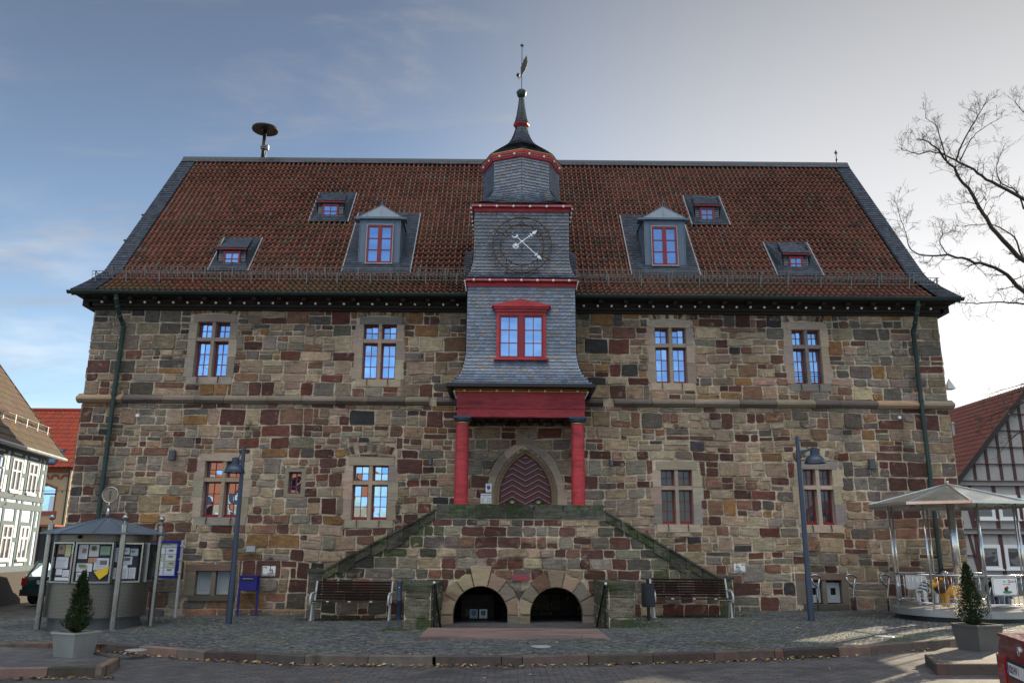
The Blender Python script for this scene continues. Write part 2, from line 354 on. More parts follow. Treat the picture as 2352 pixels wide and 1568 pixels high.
def gain(c, lo, hi):
    g = rng.uniform(lo, hi); return tuple(q*g*rng.uniform(.96, 1.04) for q in c)
PAL = dict(tan=(.335,.260,.180), buff=(.275,.205,.136), grey=(.215,.180,.147), dgrey=(.122,.104,.090), mar=(.098,.047,.038), red=(.195,.106,.072), pink=(.305,.218,.156), och=(.225,.125,.055), blk=(.052,.048,.050), rust=(.140,.054,.040))
from mathutils import noise as MN
def pick(wts, rng):
    t = rng.random()*sum(wts.values())
    for k, v in wts.items():
        t -= v
        if t <= 0: break
    c = PAL[k]; g = rng.uniform(.70, 1.22); return tuple(max(.01, q*g*rng.uniform(.94, 1.06)) for q in c)
def hall_col(u, v, rng):
    n = MN.noise(Vector((u*.55, v*.75, 3.3))); n2 = MN.noise(Vector((u*.3, v*.4, 9.1)))
    side = min(1, max(0, (abs(u+.5)-6.5)/4.5))
    W_ = dict(tan=2.4*(1-.7*side), buff=1.9*(1-.3*side), grey=1.3+2.2*side, dgrey=.5+1.5*side, mar=1.5, red=1.3*(1-.4*side), pink=1.3*(1-.6*side), och=.34, blk=.22, rust=.45*(1-.5*side))
    if n > .12: W_['mar'] *= 2.6; W_['rust'] *= 1.6; W_['tan'] *= .6
    elif n < -.12: W_['mar'] *= .25; W_['tan'] *= 1.3
    if v > 5.7: W_['pink'] *= 1.2; W_['red'] *= 1.3; W_['mar'] *= .55
    if v > 7.5: W_['dgrey'] += 2; W_['tan'] *= .4; W_['pink'] *= .5; W_['och'] *= 1.6  # darker mix right under the eaves: their shade put into the stone colours
    if v < .9: W_['dgrey'] += 1.5; W_['mar'] *= 1.2; W_['tan'] *= .5
    if u > 6 and v < 6 and n2 > -.1: W_['mar'] *= 1.5
    return pick(W_, rng)
def front(u, v, d): return (u, -d, v)
def wavy(u, v): return .022*math.sin(u*.9+v*1.3)+.014*math.sin(u*2.3-v*2.1+1)

# ------------------------------------------------------------------ TOWN HALL
HX0, HX1, HD = -12.03, 11.53, 10.2
hall = thing('town_hall', (-.25, 0, 0), 'long rubble sandstone town hall with red tiled roof and slate clock tower', 'town hall')
rng = random.Random(11)
# windows measured on the photograph: opening top-left, bottom-right, transom
WIN = [((455,739),(518,866),776),((836.3,744.7),(906.6,871.7),780),((1503,752),(1580,880),790),((1817,757),(1893,882),793),
       ((472.6,1057.9),(549.5,1187.9),1098),((811.9,1067.8),(887.7,1193.7),1105),((1517,1078),(1594.6,1203.8),1116.6),((1842,1076.8),(1921.4,1205),1115.7)]
wins = []
for tl, br, tr in WIN:
    a = onY(*tl); b = onY(*br); t = onY(tl[0], tr)
    # the left edge is read at the top and the right edge at the bottom, both on the wall plane
    wins.append((a.x, b.x, b.z, a.z, t.z))
holes_open = []; holes_stone = []
for x0, x1, z0, z1, tz in wins:
    holes_open.append((x0-.02, x1+.02, z0-.02, z1+.02)); holes_stone.append((x0-.20, x1+.20, z0-.19, z1+.19))
a = onY(664,1083); b = onY(690,1133); small = (a.x, b.x, b.z, a.z); holes_open.append(small); holes_stone.append((a.x-.09, b.x+.11, b.z-.08, a.z+.09))
cells = []
for tl, br in (((450.7,1309.8),(527.5,1367)), ((1852,1330.6),(1937,1386.7))):
    a = onY(*tl); b = onY(*br); cells.append((a.x, b.x, b.z, a.z)); holes_open.append((a.x, b.x, b.z, a.z)); holes_stone.append((a.x-.30, b.x+.17, b.z-.10, a.z+.17))
dl = onY(1146,1157).x; dr = onY(1268,1157).x; DCX = (dl+dr)/2; DA = (dr-dl)/2; DTOP = onY(1207,1040).z; DBOT = 1.9; DSPR = 3.02
holes_open.append((DCX-DA-.15, DCX+DA+.15, DBOT, DSPR))
holes_open.append((DCX-.17, DCX+.17, DTOP, DTOP+.10))
for i_ in range(12):
    za_, zb_ = lerp(DSPR, DTOP, i_/12), lerp(DSPR, DTOP, (i_+1)/12); h_ = DTOP-DSPR; r_q = (DA*DA+h_*h_)/(2*DA); w_q = DA-r_q+math.sqrt(max(0, r_q*r_q-(za_-DSPR)**2)); holes_open.append((DCX-w_q-.15, DCX+w_q+.15, za_, zb_)) 
wall = MB()
def sheet(mb, x0, x1, z0, z1, holes, f, m=0):
    xs = sorted({x0, x1, *[min(max(q, x0), x1) for h in holes for q in h[:2]]}); zs = sorted({z0, z1, *[min(max(q, z0), z1) for h in holes for q in h[2:]]})
    for i in range(len(xs)-1):
        for j in range(len(zs)-1):
            cx, cz = (xs[i]+xs[i+1])/2, (zs[j]+zs[j+1])/2
            if any(h[0] < cx < h[1] and h[2] < cz < h[3] for h in holes): continue
            mb.poly([f(xs[i], zs[j], 0), f(xs[i+1], zs[j], 0), f(xs[i+1], zs[j+1], 0), f(xs[i], zs[j+1], 0)], m)
sheet(wall, HX0, HX1, -1.1, 8.45, holes_open+[(-2.35, 1.95, -1.2, 1.42)], front, 1)
# voussoir fields over the windows
fans = []
for k, (x0, x1, z0, z1, tz) in enumerate(wins):
    if k in (4, 6): continue
    cx = (x0+x1)/2; wd = (x1-x0)/2+.12
    if k < 4: fans.append((cx, z1+.21, wd, .20, .08))
    else: fans.append((cx, z1+.24, wd+.06, .24, .20))
fan_holes = [(c-w_, c+w_, z+.03, z+h+s*.45) for c, z, w_, h, s in fans]
arch_clip_poly = lambda p: p
def doorclip(p):
    out = []; inside = 0
    for u, v in p:
        x = abs(u-DCX); z = v-DSPR; r = math.hypot(x, max(0, z)*.72)
        if v < DTOP+.5 and r < DA+.33:
            inside += 1
    if inside == len(p): return None
    for u, v in p:
        x = u-DCX; z = max(0, v-DSPR)*.72; r = math.hypot(x, z); lim = DA+.33
        if r < lim and v < DTOP+.5:
            k = lim/max(r, .05); u = DCX+x*k
            if v > DSPR: v = DSPR+(v-DSPR)*k
        out.append((u, v))
    return out
allh = holes_stone+fan_holes+[(-2.35, 1.95, -1.2, 1.42)]
masonry(wall, HX0, HX1, .55, 5.46, rng, front, hall_col, allh, wave=wavy, clips=(doorclip,))
masonry(wall, HX0, HX1, -.25, .55, rng, front, hall_col, allh, hh=(.3,.44), ww=(.4,.85), split=.15)
masonry(wall, HX0, HX1, 5.66, 8.1, rng, front, hall_col, allh, wave=lambda u, v: .5*wavy(u, v))
for c, z, wd, h, s in fans:
    n = int(wd*2/.105); 
    for i in range(n):
        if rng.random() < .07: continue
        t0, t1 = (i+.06)/n*2-1, (i+.94-rng.uniform(0,.12))/n*2-1
        def pt(t, r): 
            sp = t*.42; return (c+t*wd+math.sin(sp)*r*h*1.15, z+s*.75*(1-t*t)*.8+r*h*(.9+.0*t))
        hh = rng.uniform(.8, 1.05)
        stone(wall, [pt(t0,0), pt(t1,0), pt(t1,hh), pt(t0,hh)], rng, front, hall_col(c+t0*wd+50, z, rng) if rng.random() < .55 else pick(dict(tan=2, buff=1, red=1, dgrey=1), rng))
# gable walls and rear
ROOFP = [(-.60,8.40),(-.05,8.80),(.72,9.40),(5.1,15.2)]
def gable(xw, sgn):
    pts = [(0,-.4),(HD,-.4),(HD,8.6),(5.1,15.0),(0,8.6)]
    pts = pts if sgn > 0 else pts[::-1]
    wall.poly([(xw, y, z) for y, z in pts], 1)
    g = lambda u, v, d: (xw+sgn*d, u, v) if sgn > 0 else (xw+sgn*d, HD-u, v)
    cl = lambda p: clip_half(clip_half(p, 1.32, 1, 15.0+1.32*5.1), -1.32, 1, 15.0-1.32*5.1)
    masonry(wall, 0, HD, -.2, 5.46, rng, g, hall_col, hh=(.28,.5), ww=(.35,.8), split=.4)
    masonry(wall, 0, HD, 5.66, 14.9, rng, g, hall_col, hh=(.28,.5), ww=(.35,.8), split=.4, clips=(cl,))
gable(HX0, -1); gable(HX1, 1)
wall.poly([(HX1, HD, -.4), (HX0, HD, -.4), (HX0, HD, 8.6), (HX1, HD, 8.6)], 1)
wall.build('wall', [M_STONE, M_MORTAR], hall)

# string course in single blocks, broken on both sides of the porch
scb = MB(); PR = [(.02,5.70),(-.14,5.575),(-.14,5.52),(-.06,5.45),(.02,5.43)]
def course(x0, x1, mb=scb):
    x = x0
    while x < x1-.01:
        wd = rng.uniform(.55, 1.25)
        if x1-x-wd < .4: wd = x1-x
        c = pick(dict(grey=3, pink=.5, red=.25, dgrey=1.5), rng); q = rng.uniform(-.008, .008)
        A = [(x+.006, y-(q if y < 0 else 0), z) for y, z in PR]; B = [(x+wd-.006, y-(q if y < 0 else 0), z) for y, z in PR]; n = len(PR)
        mb.add(A+B, [tuple(range(n)), tuple(range(2*n-1, n-1, -1))]+[(i, n+i, n+(i+1) % n, (i+1) % n) for i in range(n)], 0, c)
        x += wd
for ca_, cb_ in ((HX0-.13, onY(986,922).x), (onY(1003,922).x, -1.86), (1.6, onY(1385,925).x), (onY(1410,925).x, HX1+.13)):
    scb = MB(); course(ca_, cb_, scb); fix_normals(scb.build('string_course', M_ASHLAR, hall))
for s, xw in ((-1, HX0), (1, HX1)):
    scb = MB()
    for k in range(9):
        y0 = .03+k*1.12; c = pick(dict(grey=2, tan=.6, dgrey=1), rng); A = [(xw-s*p[0], y0, p[1]) if False else (xw+s*(-p[0]), y0, p[1]) for p in PR]; B = [(p[0], y0+1.1, p[2]) for p in A]; n = len(PR)
        scb.add(A+B, [tuple(range(n)), tuple(range(2*n-1, n-1, -1))]+[(i, n+i, n+(i+1) % n, (i+1) % n) for i in range(n)], 0, c)
    fix_normals(scb.build('string_course', M_ASHLAR, hall))

# ---- windows
def stone_block(mb, x0, x1, z0, z1, col, y0=.0, proud=.022):
    mb.box(x0, x1, -proud, .05, z0, z1, 0, col)
def ash(): return tuple(lerp(q*1.30, .30, .25) for q in pick(dict(tan=3, grey=1.4, pink=.9, buff=.8), rng))
def mullion_window(k, x0, x1, z0, z1, tz, glass):
    s = MB(); q = lambda: rng.uniform(.13, .24)
    e = .004
    w3 = [x0-.16, lerp(x0, x1, .55), x1+.18]
    s.box(x0-.12, x1+.14, -.024, .30, z1, z1+.215, 0, ash())                               # lintel
    s.box(x0-.15, x1+.17, -.026, .30, z0-.20, z0, 0, ash())                                # sill
    zz = [z0, lerp(z0, z1, .36), lerp(z0, z1, .68), z1]
    for i in range(3):
        c1, c2 = ash(), ash()
        s.box(x0-q()-.06, x0, -.022+.003*i, .30, zz[i]+e, zz[i+1]-e, 0, c1); s.box(x1, x1+q()+.06, -.022+.003*i, .30, zz[i]+e, zz[i+1]-e, 0, c2)
    o = s.build('window', M_ASHLAR, hall)
    cx = (x0+x1)/2; mw = .046
    mu = MB(); c = ash()
    mu.box(cx-mw, cx+mw, -.004, .26, z0, z1, 0, c)
    for sx in ((x0, cx-mw), (cx+mw, x1)): mu.box(sx[0], sx[1], .004, .262, tz-.085, tz+.02, 0, c)
    # chamfered inner jamb slips
    for xa, sg in ((x0, 1), (cx+mw, 1), (cx-mw, -1), (x1, -1)):
        mu.poly([(xa, .10, z0), (xa+sg*.014, .24, z0), (xa+sg*.014, .24, z1), (xa, .10, z1)], 0, c)
    mu.build('mullion', M_ASHLAR, o)
    for (a, b) in ((x0+.014, cx-mw-.014), (cx+mw+.014, x1-.014)):
        for (c0, c1, rows) in ((z0, tz-.085, 3), (tz+.02, z1, 2)):
            fr = MB(); gl = MB(); fw = .032; lo = c0+(.05 if rows == 3 else 0)
            fr.box(a, a+fw, .175, .23, lo, c1); fr.box(b-fw, b, .175, .23, lo, c1); fr.box(a+fw, b-fw, .178, .23, c1-fw, c1); fr.box(a+fw, b-fw, .178, .23, lo, lo+fw)
            if rows == 3: fr.box(a, b, .13, .23, c0, c0+.05)
            fr.box((a+b)/2-.009, (a+b)/2+.009, .182, .215, lo+fw, c1-fw)
            for r in range(1, rows): z = lerp(lo+fw, c1-fw, r/rows); fr.box(a+fw, b-fw, .184, .215, z-.009, z+.009)
            for r in range(rows):
                for cc in range(2):
                    u0, u1 = lerp(a+fw, b-fw, cc/2), lerp(a+fw, b-fw, (cc+1)/2); v0, v1 = lerp(lo+fw, c1-fw, r/rows), lerp(lo+fw, c1-fw, (r+1)/rows)
                    ta, tb = rng.uniform(-.0016, .0016), rng.uniform(-.0030, .0030)
                    gl.poly([(u0, .20-ta-tb, v0), (u1, .20+ta-tb, v0), (u1, .20+ta+tb, v1), (u0, .20-ta+tb, v1)])
            fo_ = fr.build('window_frame', M_REDF, o); gl.build('pane', glass, fo_) if False else gl.build('pane', glass, o)
    for t in (.18, .80):
        sb = MB()                       # iron flower-box brackets below the sill
        xb = lerp(x0, x1, t)
        sb.bar((xb, -.03, z0), (xb, -.10, z0-.16), .016, .02); sb.bar((xb, -.03, z0-.16), (xb, -.10, z0-.16), .016, .016); sb.bar((xb, -.10, z0-.16), (xb, -.085, z0-.02), .012, .012); sb.build('bracket', M_BLACK, o)
    if k == 3:
        rl = MB()
        for zz_ in (.10, .20, .30): rl.tube([(x0+.03, .06, z0+zz_), (x1-.03, .06, z0+zz_)], .009, 6)
        rl.build('guard_rail', M_BLACK, o)
for k, wv in enumerate(wins): mullion_window(k, *wv, M_GLASSD if k in (6, 7) else M_GLASS)
# small slit window
x0, x1, z0, z1 = small; s = MB(); c = (.25,.215,.165)
s.box(x0-.10, x1+.12, -.024, .28, z1, z1+.11, 0, c); s.box(x0-.10, x1+.12, -.025, .28, z0-.09, z0, 0, c); s.box(x0-.10, x0, -.022, .28, z0+.002, z1-.002, 0, c); s.box(x1, x1+.12, -.022, .28, z0+.002, z1-.002, 0, c)
o = s.build('window', M_ASHLAR, hall); fr = MB(); cx = (x0+x1)/2
fr.box(cx-.014, cx+.014, .16, .2, z0+.04, z1-.04); fr.box(x0, x1, .155, .2, z1-.04, z1); fr.box(x0, x1, .155, .2, z0, z0+.04); fr.box(x0, x0+.035, .157, .2, z0+.04, z1-.04); fr.box(x1-.035, x1, .157, .2, z0+.04, z1-.04)
for t in (.35, .68): z = lerp(z0, z1, t); fr.box(x0+.035, x1-.035, .165, .195, z-.012, z+.012)
fr.build('window_frame', M_REDF, o); g = MB(); g.poly([(x0, .19, z0), (x1, .19, z0), (x1, .19, z1), (x0, .19, z1)]); g.build('pane', M_GLASS, o)
# cellar openings
for k, (x0, x1, z0, z1) in enumerate(cells):
    s = MB(); c = (.17,.145,.115); cx = (x0+x1)/2
    s.box(x0-.28, x1+.16, -.026, .30, z1, z1+.16, 0, (.19,.12,.095)); s.box(x0-.27, x0, -.022, .30, z0, z1-.003, 0, c); s.box(x1, x1+.16, -.022, .30, z0, z1-.003, 0, c); s.box(x0-.12, x1+.14, -.06, .30, z0-.13, z0-.003, 0, (.10,.085,.07)); s.box(cx-.055, cx+.055, -.004, .28, z0, z1-.004, 0, c)
    o = s.build('cellar_window', M_ASHLAR, hall); fr = MB(); g = MB()
    for (a, b) in ((x0+.02, cx-.075), (cx+.075, x1-.02)):
        if k == 0:
            fr.box(a, a+.04, .10, .15, z0+.02, z1-.02); fr.box(b-.04, b, .10, .15, z0+.02, z1-.02); fr.box(a+.04, b-.04, .10, .15, z0+.02, z0+.06); fr.box(a+.04, b-.04, .10, .15, z1-.06, z1-.02)
            g.poly([(a+.03, .13, z0+.03), (b-.03, .13, z0+.03), (b-.03, .13, z1-.03), (a+.03, .13, z1-.03)])
        else:
            m_ = (a+b)/2; u = .07; fr.box(a+.01, m_-u, .09, .14, z0+.03, z1-.07); fr.box(m_+u, b-.01, .09, .14, z0+.03, z1-.07); fr.box(m_-u, m_+u, .092, .14, z0+.03, z0+.22); fr.box(m_-u, m_+u, .092, .14, z1-.20, z1-.07)
            g.poly([(a, .20, z0), (b, .20, z0), (b, .20, z1), (a, .20, z1)])
    fr.build('window_frame' if k == 0 else 'vent_panel', M_PLATE, o); g.build('pane' if k == 0 else 'recess', M_PLATE if k == 0 else M_BLACK, o)

# ---- entrance: pointed doorway
def pointed(a, spr, top, n=14, cx=None):
    cx = DCX if cx is None else cx; h = top-spr; R = (a*a+h*h)/(2*a); th = math.asin(min(1, h/R)); out = []
    for i in range(n+1):
        t = th*i/n; out.append((cx+a-R+R*math.cos(t), spr+R*math.sin(t)))
    return out+[(2*cx-u, v) for u, v in out[-2::-1]]
ds = MB()
rings = [(DA+.34, DTOP+.34, -.026), (DA+.15, DTOP+.17, -.026), (DA+.135, DTOP+.15, .03), (DA+.07, DTOP+.075, .05), (DA+.06, DTOP+.065, .10), (DA, DTOP, .13), (DA, DTOP, .32)]
prev = None; ccs = [ash() for _ in range(40)]
for gi, (a_, t_, y_) in enumerate(rings):
    cur = [(DCX+a_, DBOT)]+pointed(a_, DSPR, t_)+[(DCX-a_, DBOT)]; cur = [(u, y_, v) for u, v in cur]
    if prev:
        for i in range(len(cur)-1): ds.poly([prev[i], prev[i+1], cur[i+1], cur[i]], 0, ccs[i//5] if gi < 2 else (.26,.205,.135))
    else:
        for i in range(len(cur)-1): ds.poly([(cur[i][0], .02, cur[i][2]), (cur[i+1][0], .02, cur[i+1][2]), cur[i+1], cur[i]], 0, ccs[i//5])
    prev = cur
for sg, (z0, z1, w0) in [(1,(1.9,2.55,.58)), (-1,(1.9,2.55,.52)), (1,(2.557,3.05,.40)), (-1,(2.557,3.1,.46))]: ds.box(DCX+sg*(DA+.145), DCX+sg*(DA+w0), -.030, .04, z0, z1, 0, ash())
ds.box(DCX-.26, DCX+.24, -.034, .02, DTOP+.20, DTOP+.50, 0, (.26,.205,.14))
ds_o = fix_normals(ds.build('door_surround', M_ASHLAR, hall))
for sg in (-1, 1):
    d = MB(); out = pointed(DA, DSPR, DTOP, 20); half = [p for p in out if (p[0]-DCX)*sg >= -1e-6]
    half = [(DCX+sg*DA, DBOT)]+(half if sg > 0 else half[::-1])+[(DCX, DBOT)]
    d.prism([(u, v) for u, v in half], .255, .31)
    st = sl_ = d
    def topz(u):
        x = abs(u-DCX); h = DTOP-DSPR; R = (DA*DA+h*h)/(2*DA); return DSPR+math.sqrt(max(0, R*R-(x-DA+R)**2))
    for k in range(20):
        zb = DBOT-.3+k*.152
        for (u0, u1, s0, s1) in ((0, DA/2, 0, 1), (DA/2, DA, 1, 0)):
            A = Vector((DCX+sg*u0, .25, zb+s0*.19)); B = Vector((DCX+sg*u1, .25, zb+s1*.19))
            n = 7
            for i in range(n):
                p, q = A.lerp(B, i/n), A.lerp(B, (i+1)/n)
                zc = max(p.z, q.z)
                if zc > min(topz(p.x), topz(q.x))-.03 or min(p.z, q.z) < DBOT: continue
                st.bar(p, q, .012, .034, (0,0,1), 1); sl_.bar(p+Vector((0,-.003,.026)), q+Vector((0,-.003,.026)), .008, .013, (0,0,1), 2)
    lf = fix_normals(d.build('door_leaf', [M_DKRED, M_BLACK, M_PLATE], hall))
    gr = MB(); cx = DCX+sg*DA/2; zc = 2.89
    dm = lambda a_, b_: [(cx-a_, zc), (cx, zc-b_), (cx+a_, zc), (cx, zc+b_)]
    gr.prism(dm(.17,.115), .222, .245)
    gb = MB(); gb.prism(dm(.10,.065), .212, .221)
    bars = MB()
    for o_ in (-.3, .3): bars.bar((cx-.12+o_*.1, .205, zc-.08-o_*.1), (cx+.12+o_*.1, .205, zc+.08-o_*.1), .01, .014); bars.bar((cx-.12-o_*.1, .205, zc+.08-o_*.1), (cx+.12-o_*.1, .205, zc-.08-o_*.1), .01, .014)
    gr.build('grille_plate', M_BLACK, lf); gb.build('grille_light', M_GOLD, lf); bars.build('grille', M_BLACK, lf)
# ------------------------------------------------------------------ roof
seg = [math.dist(ROOFP[i], ROOFP[i+1]) for i in range(3)]; SL = sum(seg)
def roofP(s):
    i = 0
    while i < 2 and s > seg[i]: s -= seg[i]; i += 1
    t = s/seg[i]; a, b = ROOFP[i], ROOFP[i+1]
    d = Vector((0, b[0]-a[0], b[1]-a[1])).normalized(); n = Vector((0, -d.z, d.y))
    return Vector((0, lerp(a[0], b[0], t), lerp(a[1], b[1], t))), n, d
COS = (5.1-.72)/seg[2]; TAN = (15.2-9.40)/(5.1-.72)
def s_of_y(y): return seg[0]+seg[1]+(y-.72)/COS
def rz(y): return 9.40+(y-.72)*TAN
def xl(s): return -12.25-.20*max(0, 1-s/1.6)**1.5
def xr(s): return 11.72+.20*max(0, 1-s/1.6)**1.5
APR = [(-9.29,-8.11,.78,1.84),(-6.90,-5.64,2.50,3.60),(-5.38,-3.37,.76,2.80),(3.10,5.12,.76,2.80),(5.36,6.58,2.50,3.60),(7.38,8.74,.78,1.84)]
rb = MB()
for i in range(3):
    a, b = ROOFP[i], ROOFP[i+1]; s0 = sum(seg[:i]); s1 = s0+seg[i]
    rb.poly([(xl(s0), a[0], a[1]-.03), (xr(s0), a[0], a[1]-.03), (xr(s1), b[0], b[1]-.03), (xl(s1), b[0], b[1]-.03)], 0, (.02,.018,.016))
rb.poly([(xr(9), 5.1, 15.17), (xr(9), 10.9, 8.3), (xl(9), 10.9, 8.3), (xl(9), 5.1, 15.17)], 0, (.09,.035,.025))
PW, RH = .165, .268
SEC = [(0,.010,0),(.20,-.006,0),(.46,.000,0),(.60,.036,0),(.70,.062,1),(.86,.062,1),(.96,.036,1),(1.0,.010,0)]
x_in0, x_in1 = -11.80, 11.28
ncol = int((x_in1-x_in0)/PW); nrow = int((SL-.32)/RH)
for r in range(nrow+1):
    s0 = .02+r*RH; s1 = min(s0+RH*1.12, SL-.12)
    if s1-s0 < .08: continue
    p0, n0, d0 = roofP(s0); p1, n1, d1 = roofP(s1)
    for c in range(ncol):
        x = x_in0+c*PW; xm = x+PW/2; ym = (p0.y+p1.y)/2
        if -1.38 < xm < 1.08 and ym < 1.2: continue
        if any(a[0]+.04 < xm < a[1]-.04 and a[2] < ym < a[3] for a in APR): continue
        nn = MN.noise(Vector((xm*.7, s0*.9, 2.2))); nf = rng.random()
        base = Vector((.215,.076,.048))*rng.uniform(.82, 1.16)
        if nf < .10: base = Vector((.12,.05,.035))
        elif nf < .14: base = Vector((.16,.12,.09))
        low = min(1, max(0, (1.5-s0)/1.3)); 
        if MN.noise(Vector((xm*.5, s0*1.3, 7.7))) > .34-.5*low: base = base.lerp(Vector((.085,.085,.035)), .35+.25*low)
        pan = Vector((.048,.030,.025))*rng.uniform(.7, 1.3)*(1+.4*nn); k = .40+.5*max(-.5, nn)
        lift = rng.uniform(-.005, .006)+.030*MN.noise(Vector((xm*.28, s0*.45, 5.5))); dx = rng.uniform(-.004, .004)
        P = []; cols = []
        b = len(rb.v)
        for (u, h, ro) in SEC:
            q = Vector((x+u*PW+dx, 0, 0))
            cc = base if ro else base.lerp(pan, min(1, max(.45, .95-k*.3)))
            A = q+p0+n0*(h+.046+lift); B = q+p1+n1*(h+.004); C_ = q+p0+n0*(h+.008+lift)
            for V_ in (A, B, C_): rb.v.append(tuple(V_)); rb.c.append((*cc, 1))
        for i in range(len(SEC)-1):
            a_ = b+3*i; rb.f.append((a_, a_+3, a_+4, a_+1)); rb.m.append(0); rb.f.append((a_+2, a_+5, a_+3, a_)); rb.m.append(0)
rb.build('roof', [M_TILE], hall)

# ------------------------------------------------------------------ slates
def slate_col(rng, lo=.72, hi=1.25, warm=.12):
    g = rng.uniform(lo, hi)
    return (.150*g, .148*g, .150*g) if rng.random() < warm else (.118*g, .150*g*rng.uniform(.97, 1.03), .208*g)
def slates(mb, P, ulim, V, rng, w=.155, h=.098, skip=None, colf=None, th=.022, flip=False):
    """overlapping slates on a surface P(u, v); ulim(v) gives the row's ends"""
    colf = colf or globals()['slate_col']; nr = max(1, int(round(V/h))); h = V/nr; e = 1e-3
    for r in range(nr):
        v0 = r*h; u0, u1 = ulim(v0+h/2); n = max(1, int(round((u1-u0)/w))); wd = (u1-u0)/n; off = rng.random()*.6
        for i in range(-1, n+1):
            a = u0+(i+off)*wd; bb = a+wd*1.02
            if a >= u1 or bb <= u0: continue
            sh = [(0,1.14),(1,1.14),(1,.42),(.95,.16),(.82,.0),(.30,-.02),(0,.06)]
            if flip: sh = [(1-q[0], q[1]) for q in sh][::-1]
            um = min(max((a+bb)/2, u0), u1)
            if skip and skip(um, v0+h/2): continue
            pts = []
            for (su, sv) in sh:
                u = min(max(a+su*wd, u0), u1); v = min(max(v0+sv*h, 0), V)
                p = P(u, v); nrm = (P(u+e, v)-p).cross(P(u, min(V, v+e) if v < V-e else v)-P(u, v if v < V-e else v-e))
                nrm = nrm.normalized() if nrm.length > 1e-12 else Vector((0,-1,0))
                pts.append(p+nrm*(.003+th*max(0, 1-sv/1.14)*rng.uniform(.85, 1.1)))
            ar = sum((pts[q]-pts[0]).cross(pts[q+1]-pts[0]).length for q in range(1, len(pts)-1))
            if ar < 2e-4: continue
            mb.poly(pts, 0, colf(rng))
def planeP(o, du, dv):
    o = Vector(o); du = Vector(du).normalized(); dv = Vector(dv).normalized()
    return lambda u, v: o+du*u+dv*v
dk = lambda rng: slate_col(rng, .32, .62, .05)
# verges and ridge
for sgn in (-1, 1):
    vb = MB()
    f0 = (lambda s: xl(s)) if sgn < 0 else (lambda s: x_in1+.0)
    f1 = (lambda s: x_in0+.03) if sgn < 0 else (lambda s: xr(s))
    def PV(u, v):
        p, n, d = roofP(v); return Vector((u, p.y, p.z))+n*.062
    slates(vb, PV, lambda v: (f0(v)-.02 if sgn < 0 else f0(v)-.03, f1(v)), SL-.02, rng, w=.17, h=.13, colf=dk, th=.02, flip=sgn < 0)
    n = 24
    for i in range(n):      # barge edge
        sa, sb_ = SL*i/n, SL*(i+1)/n; pa, na, _ = roofP(sa); pb, nb, _ = roofP(sb_); xf = xl if sgn < 0 else xr
        A = Vector((xf(sa), pa.y, pa.z)); B = Vector((xf(sb_), pb.y, pb.z)); g = Vector((-sgn*.10, 0, 0))
        vb.poly([A+na*.08, B+nb*.08, B-nb*.10, A-na*.10] if sgn > 0 else [A-na*.10, B-nb*.10, B+nb*.08, A+na*.08], 0, (.035,.042,.05))
        vb.poly([A-na*.10, B-nb*.10, B-nb*.10+g*6, A-na*.10+g*6] if sgn > 0 else [A-na*.10+g*6, B-nb*.10+g*6, B-nb*.10, A-na*.10], 0, (.03,.03,.03))
        vb.poly([A+na*.055, A+na*.055-Vector((sgn*.5,0,0)), B+nb*.055-Vector((sgn*.5,0,0)), B+nb*.055] if sgn > 0 else [A+na*.055, B+nb*.055, B+nb*.055+Vector((.47,0,0)), A+na*.055+Vector((.47,0,0))], 0, (.03,.036,.045))
    if sgn < 0:
        for s_ in (3.35, 4.9):   # little storm hooks on the left verge
            p, n_, d = roofP(s_); vb.box(xl(s_)-.10, xl(s_)+.1, p.y-.04, p.y+.04, p.z+.02, p.z+.07, 0, (.03,.035,.04))
    vb.build('verge', M_SLATE, hall)
rc = MB(); p, n_, d = roofP(SL-.30)
slates(rc, planeP(Vector((-12.25, p.y, p.z))+n_*.085, (1,0,0), d), lambda v: (0, 23.97), .32, rng, w=.22, h=.15, colf=lambda r: slate_col(r, .34, .65, .05), th=.02)
rc.poly([Vector((-12.25, p.y, p.z))+n_*.082, Vector((11.72, p.y, p.z))+n_*.082, Vector((11.72, 5.02, 15.30)), Vector((-12.25, 5.02, 15.30))], 0, (.04,.05,.06))
rc.poly([(-12.25, 5.02, 15.30), (11.72, 5.02, 15.30), (11.72, 5.5, 14.9), (-12.25, 5.5, 14.9)], 0, (.04,.05,.06))
rc.build('ridge_cap', M_SLATE, hall)
# eaves: gutter, soffit, cornice
gt = MB(); yy, zz = -.66, 8.40
pr = [(yy+.075*math.cos(a), zz+.075*math.sin(a)) for a in [math.pi+math.pi*i/8 for i in range(9)]]
for (xa, xb) in ((-12.5, -1.64), (1.34, 11.95)):
    pts = [(xa, y, z) for y, z in pr]+[(xb, y, z) for y, z in pr]
    gt.add(pts, [(i, i+1, i+10, i+9) for i in range(8)]); gt.tube([(xa, yy-.075, zz), (xb, yy-.075, zz)], .012, 6)
    gt.poly([(xa, y, z) for y, z in pr]); gt.poly([(xb, y, z) for y, z in pr][::-1])
gt.build('gutter', M_COPPER, hall)
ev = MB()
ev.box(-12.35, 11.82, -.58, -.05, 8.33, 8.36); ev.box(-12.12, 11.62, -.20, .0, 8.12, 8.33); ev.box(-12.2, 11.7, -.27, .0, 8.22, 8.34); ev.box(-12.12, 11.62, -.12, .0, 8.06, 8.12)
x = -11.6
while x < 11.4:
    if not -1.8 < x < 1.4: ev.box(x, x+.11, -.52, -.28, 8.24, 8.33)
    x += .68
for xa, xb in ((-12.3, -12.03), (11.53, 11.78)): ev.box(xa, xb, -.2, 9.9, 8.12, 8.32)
ev.build('eaves_cornice', M_DARKWOOD, hall)
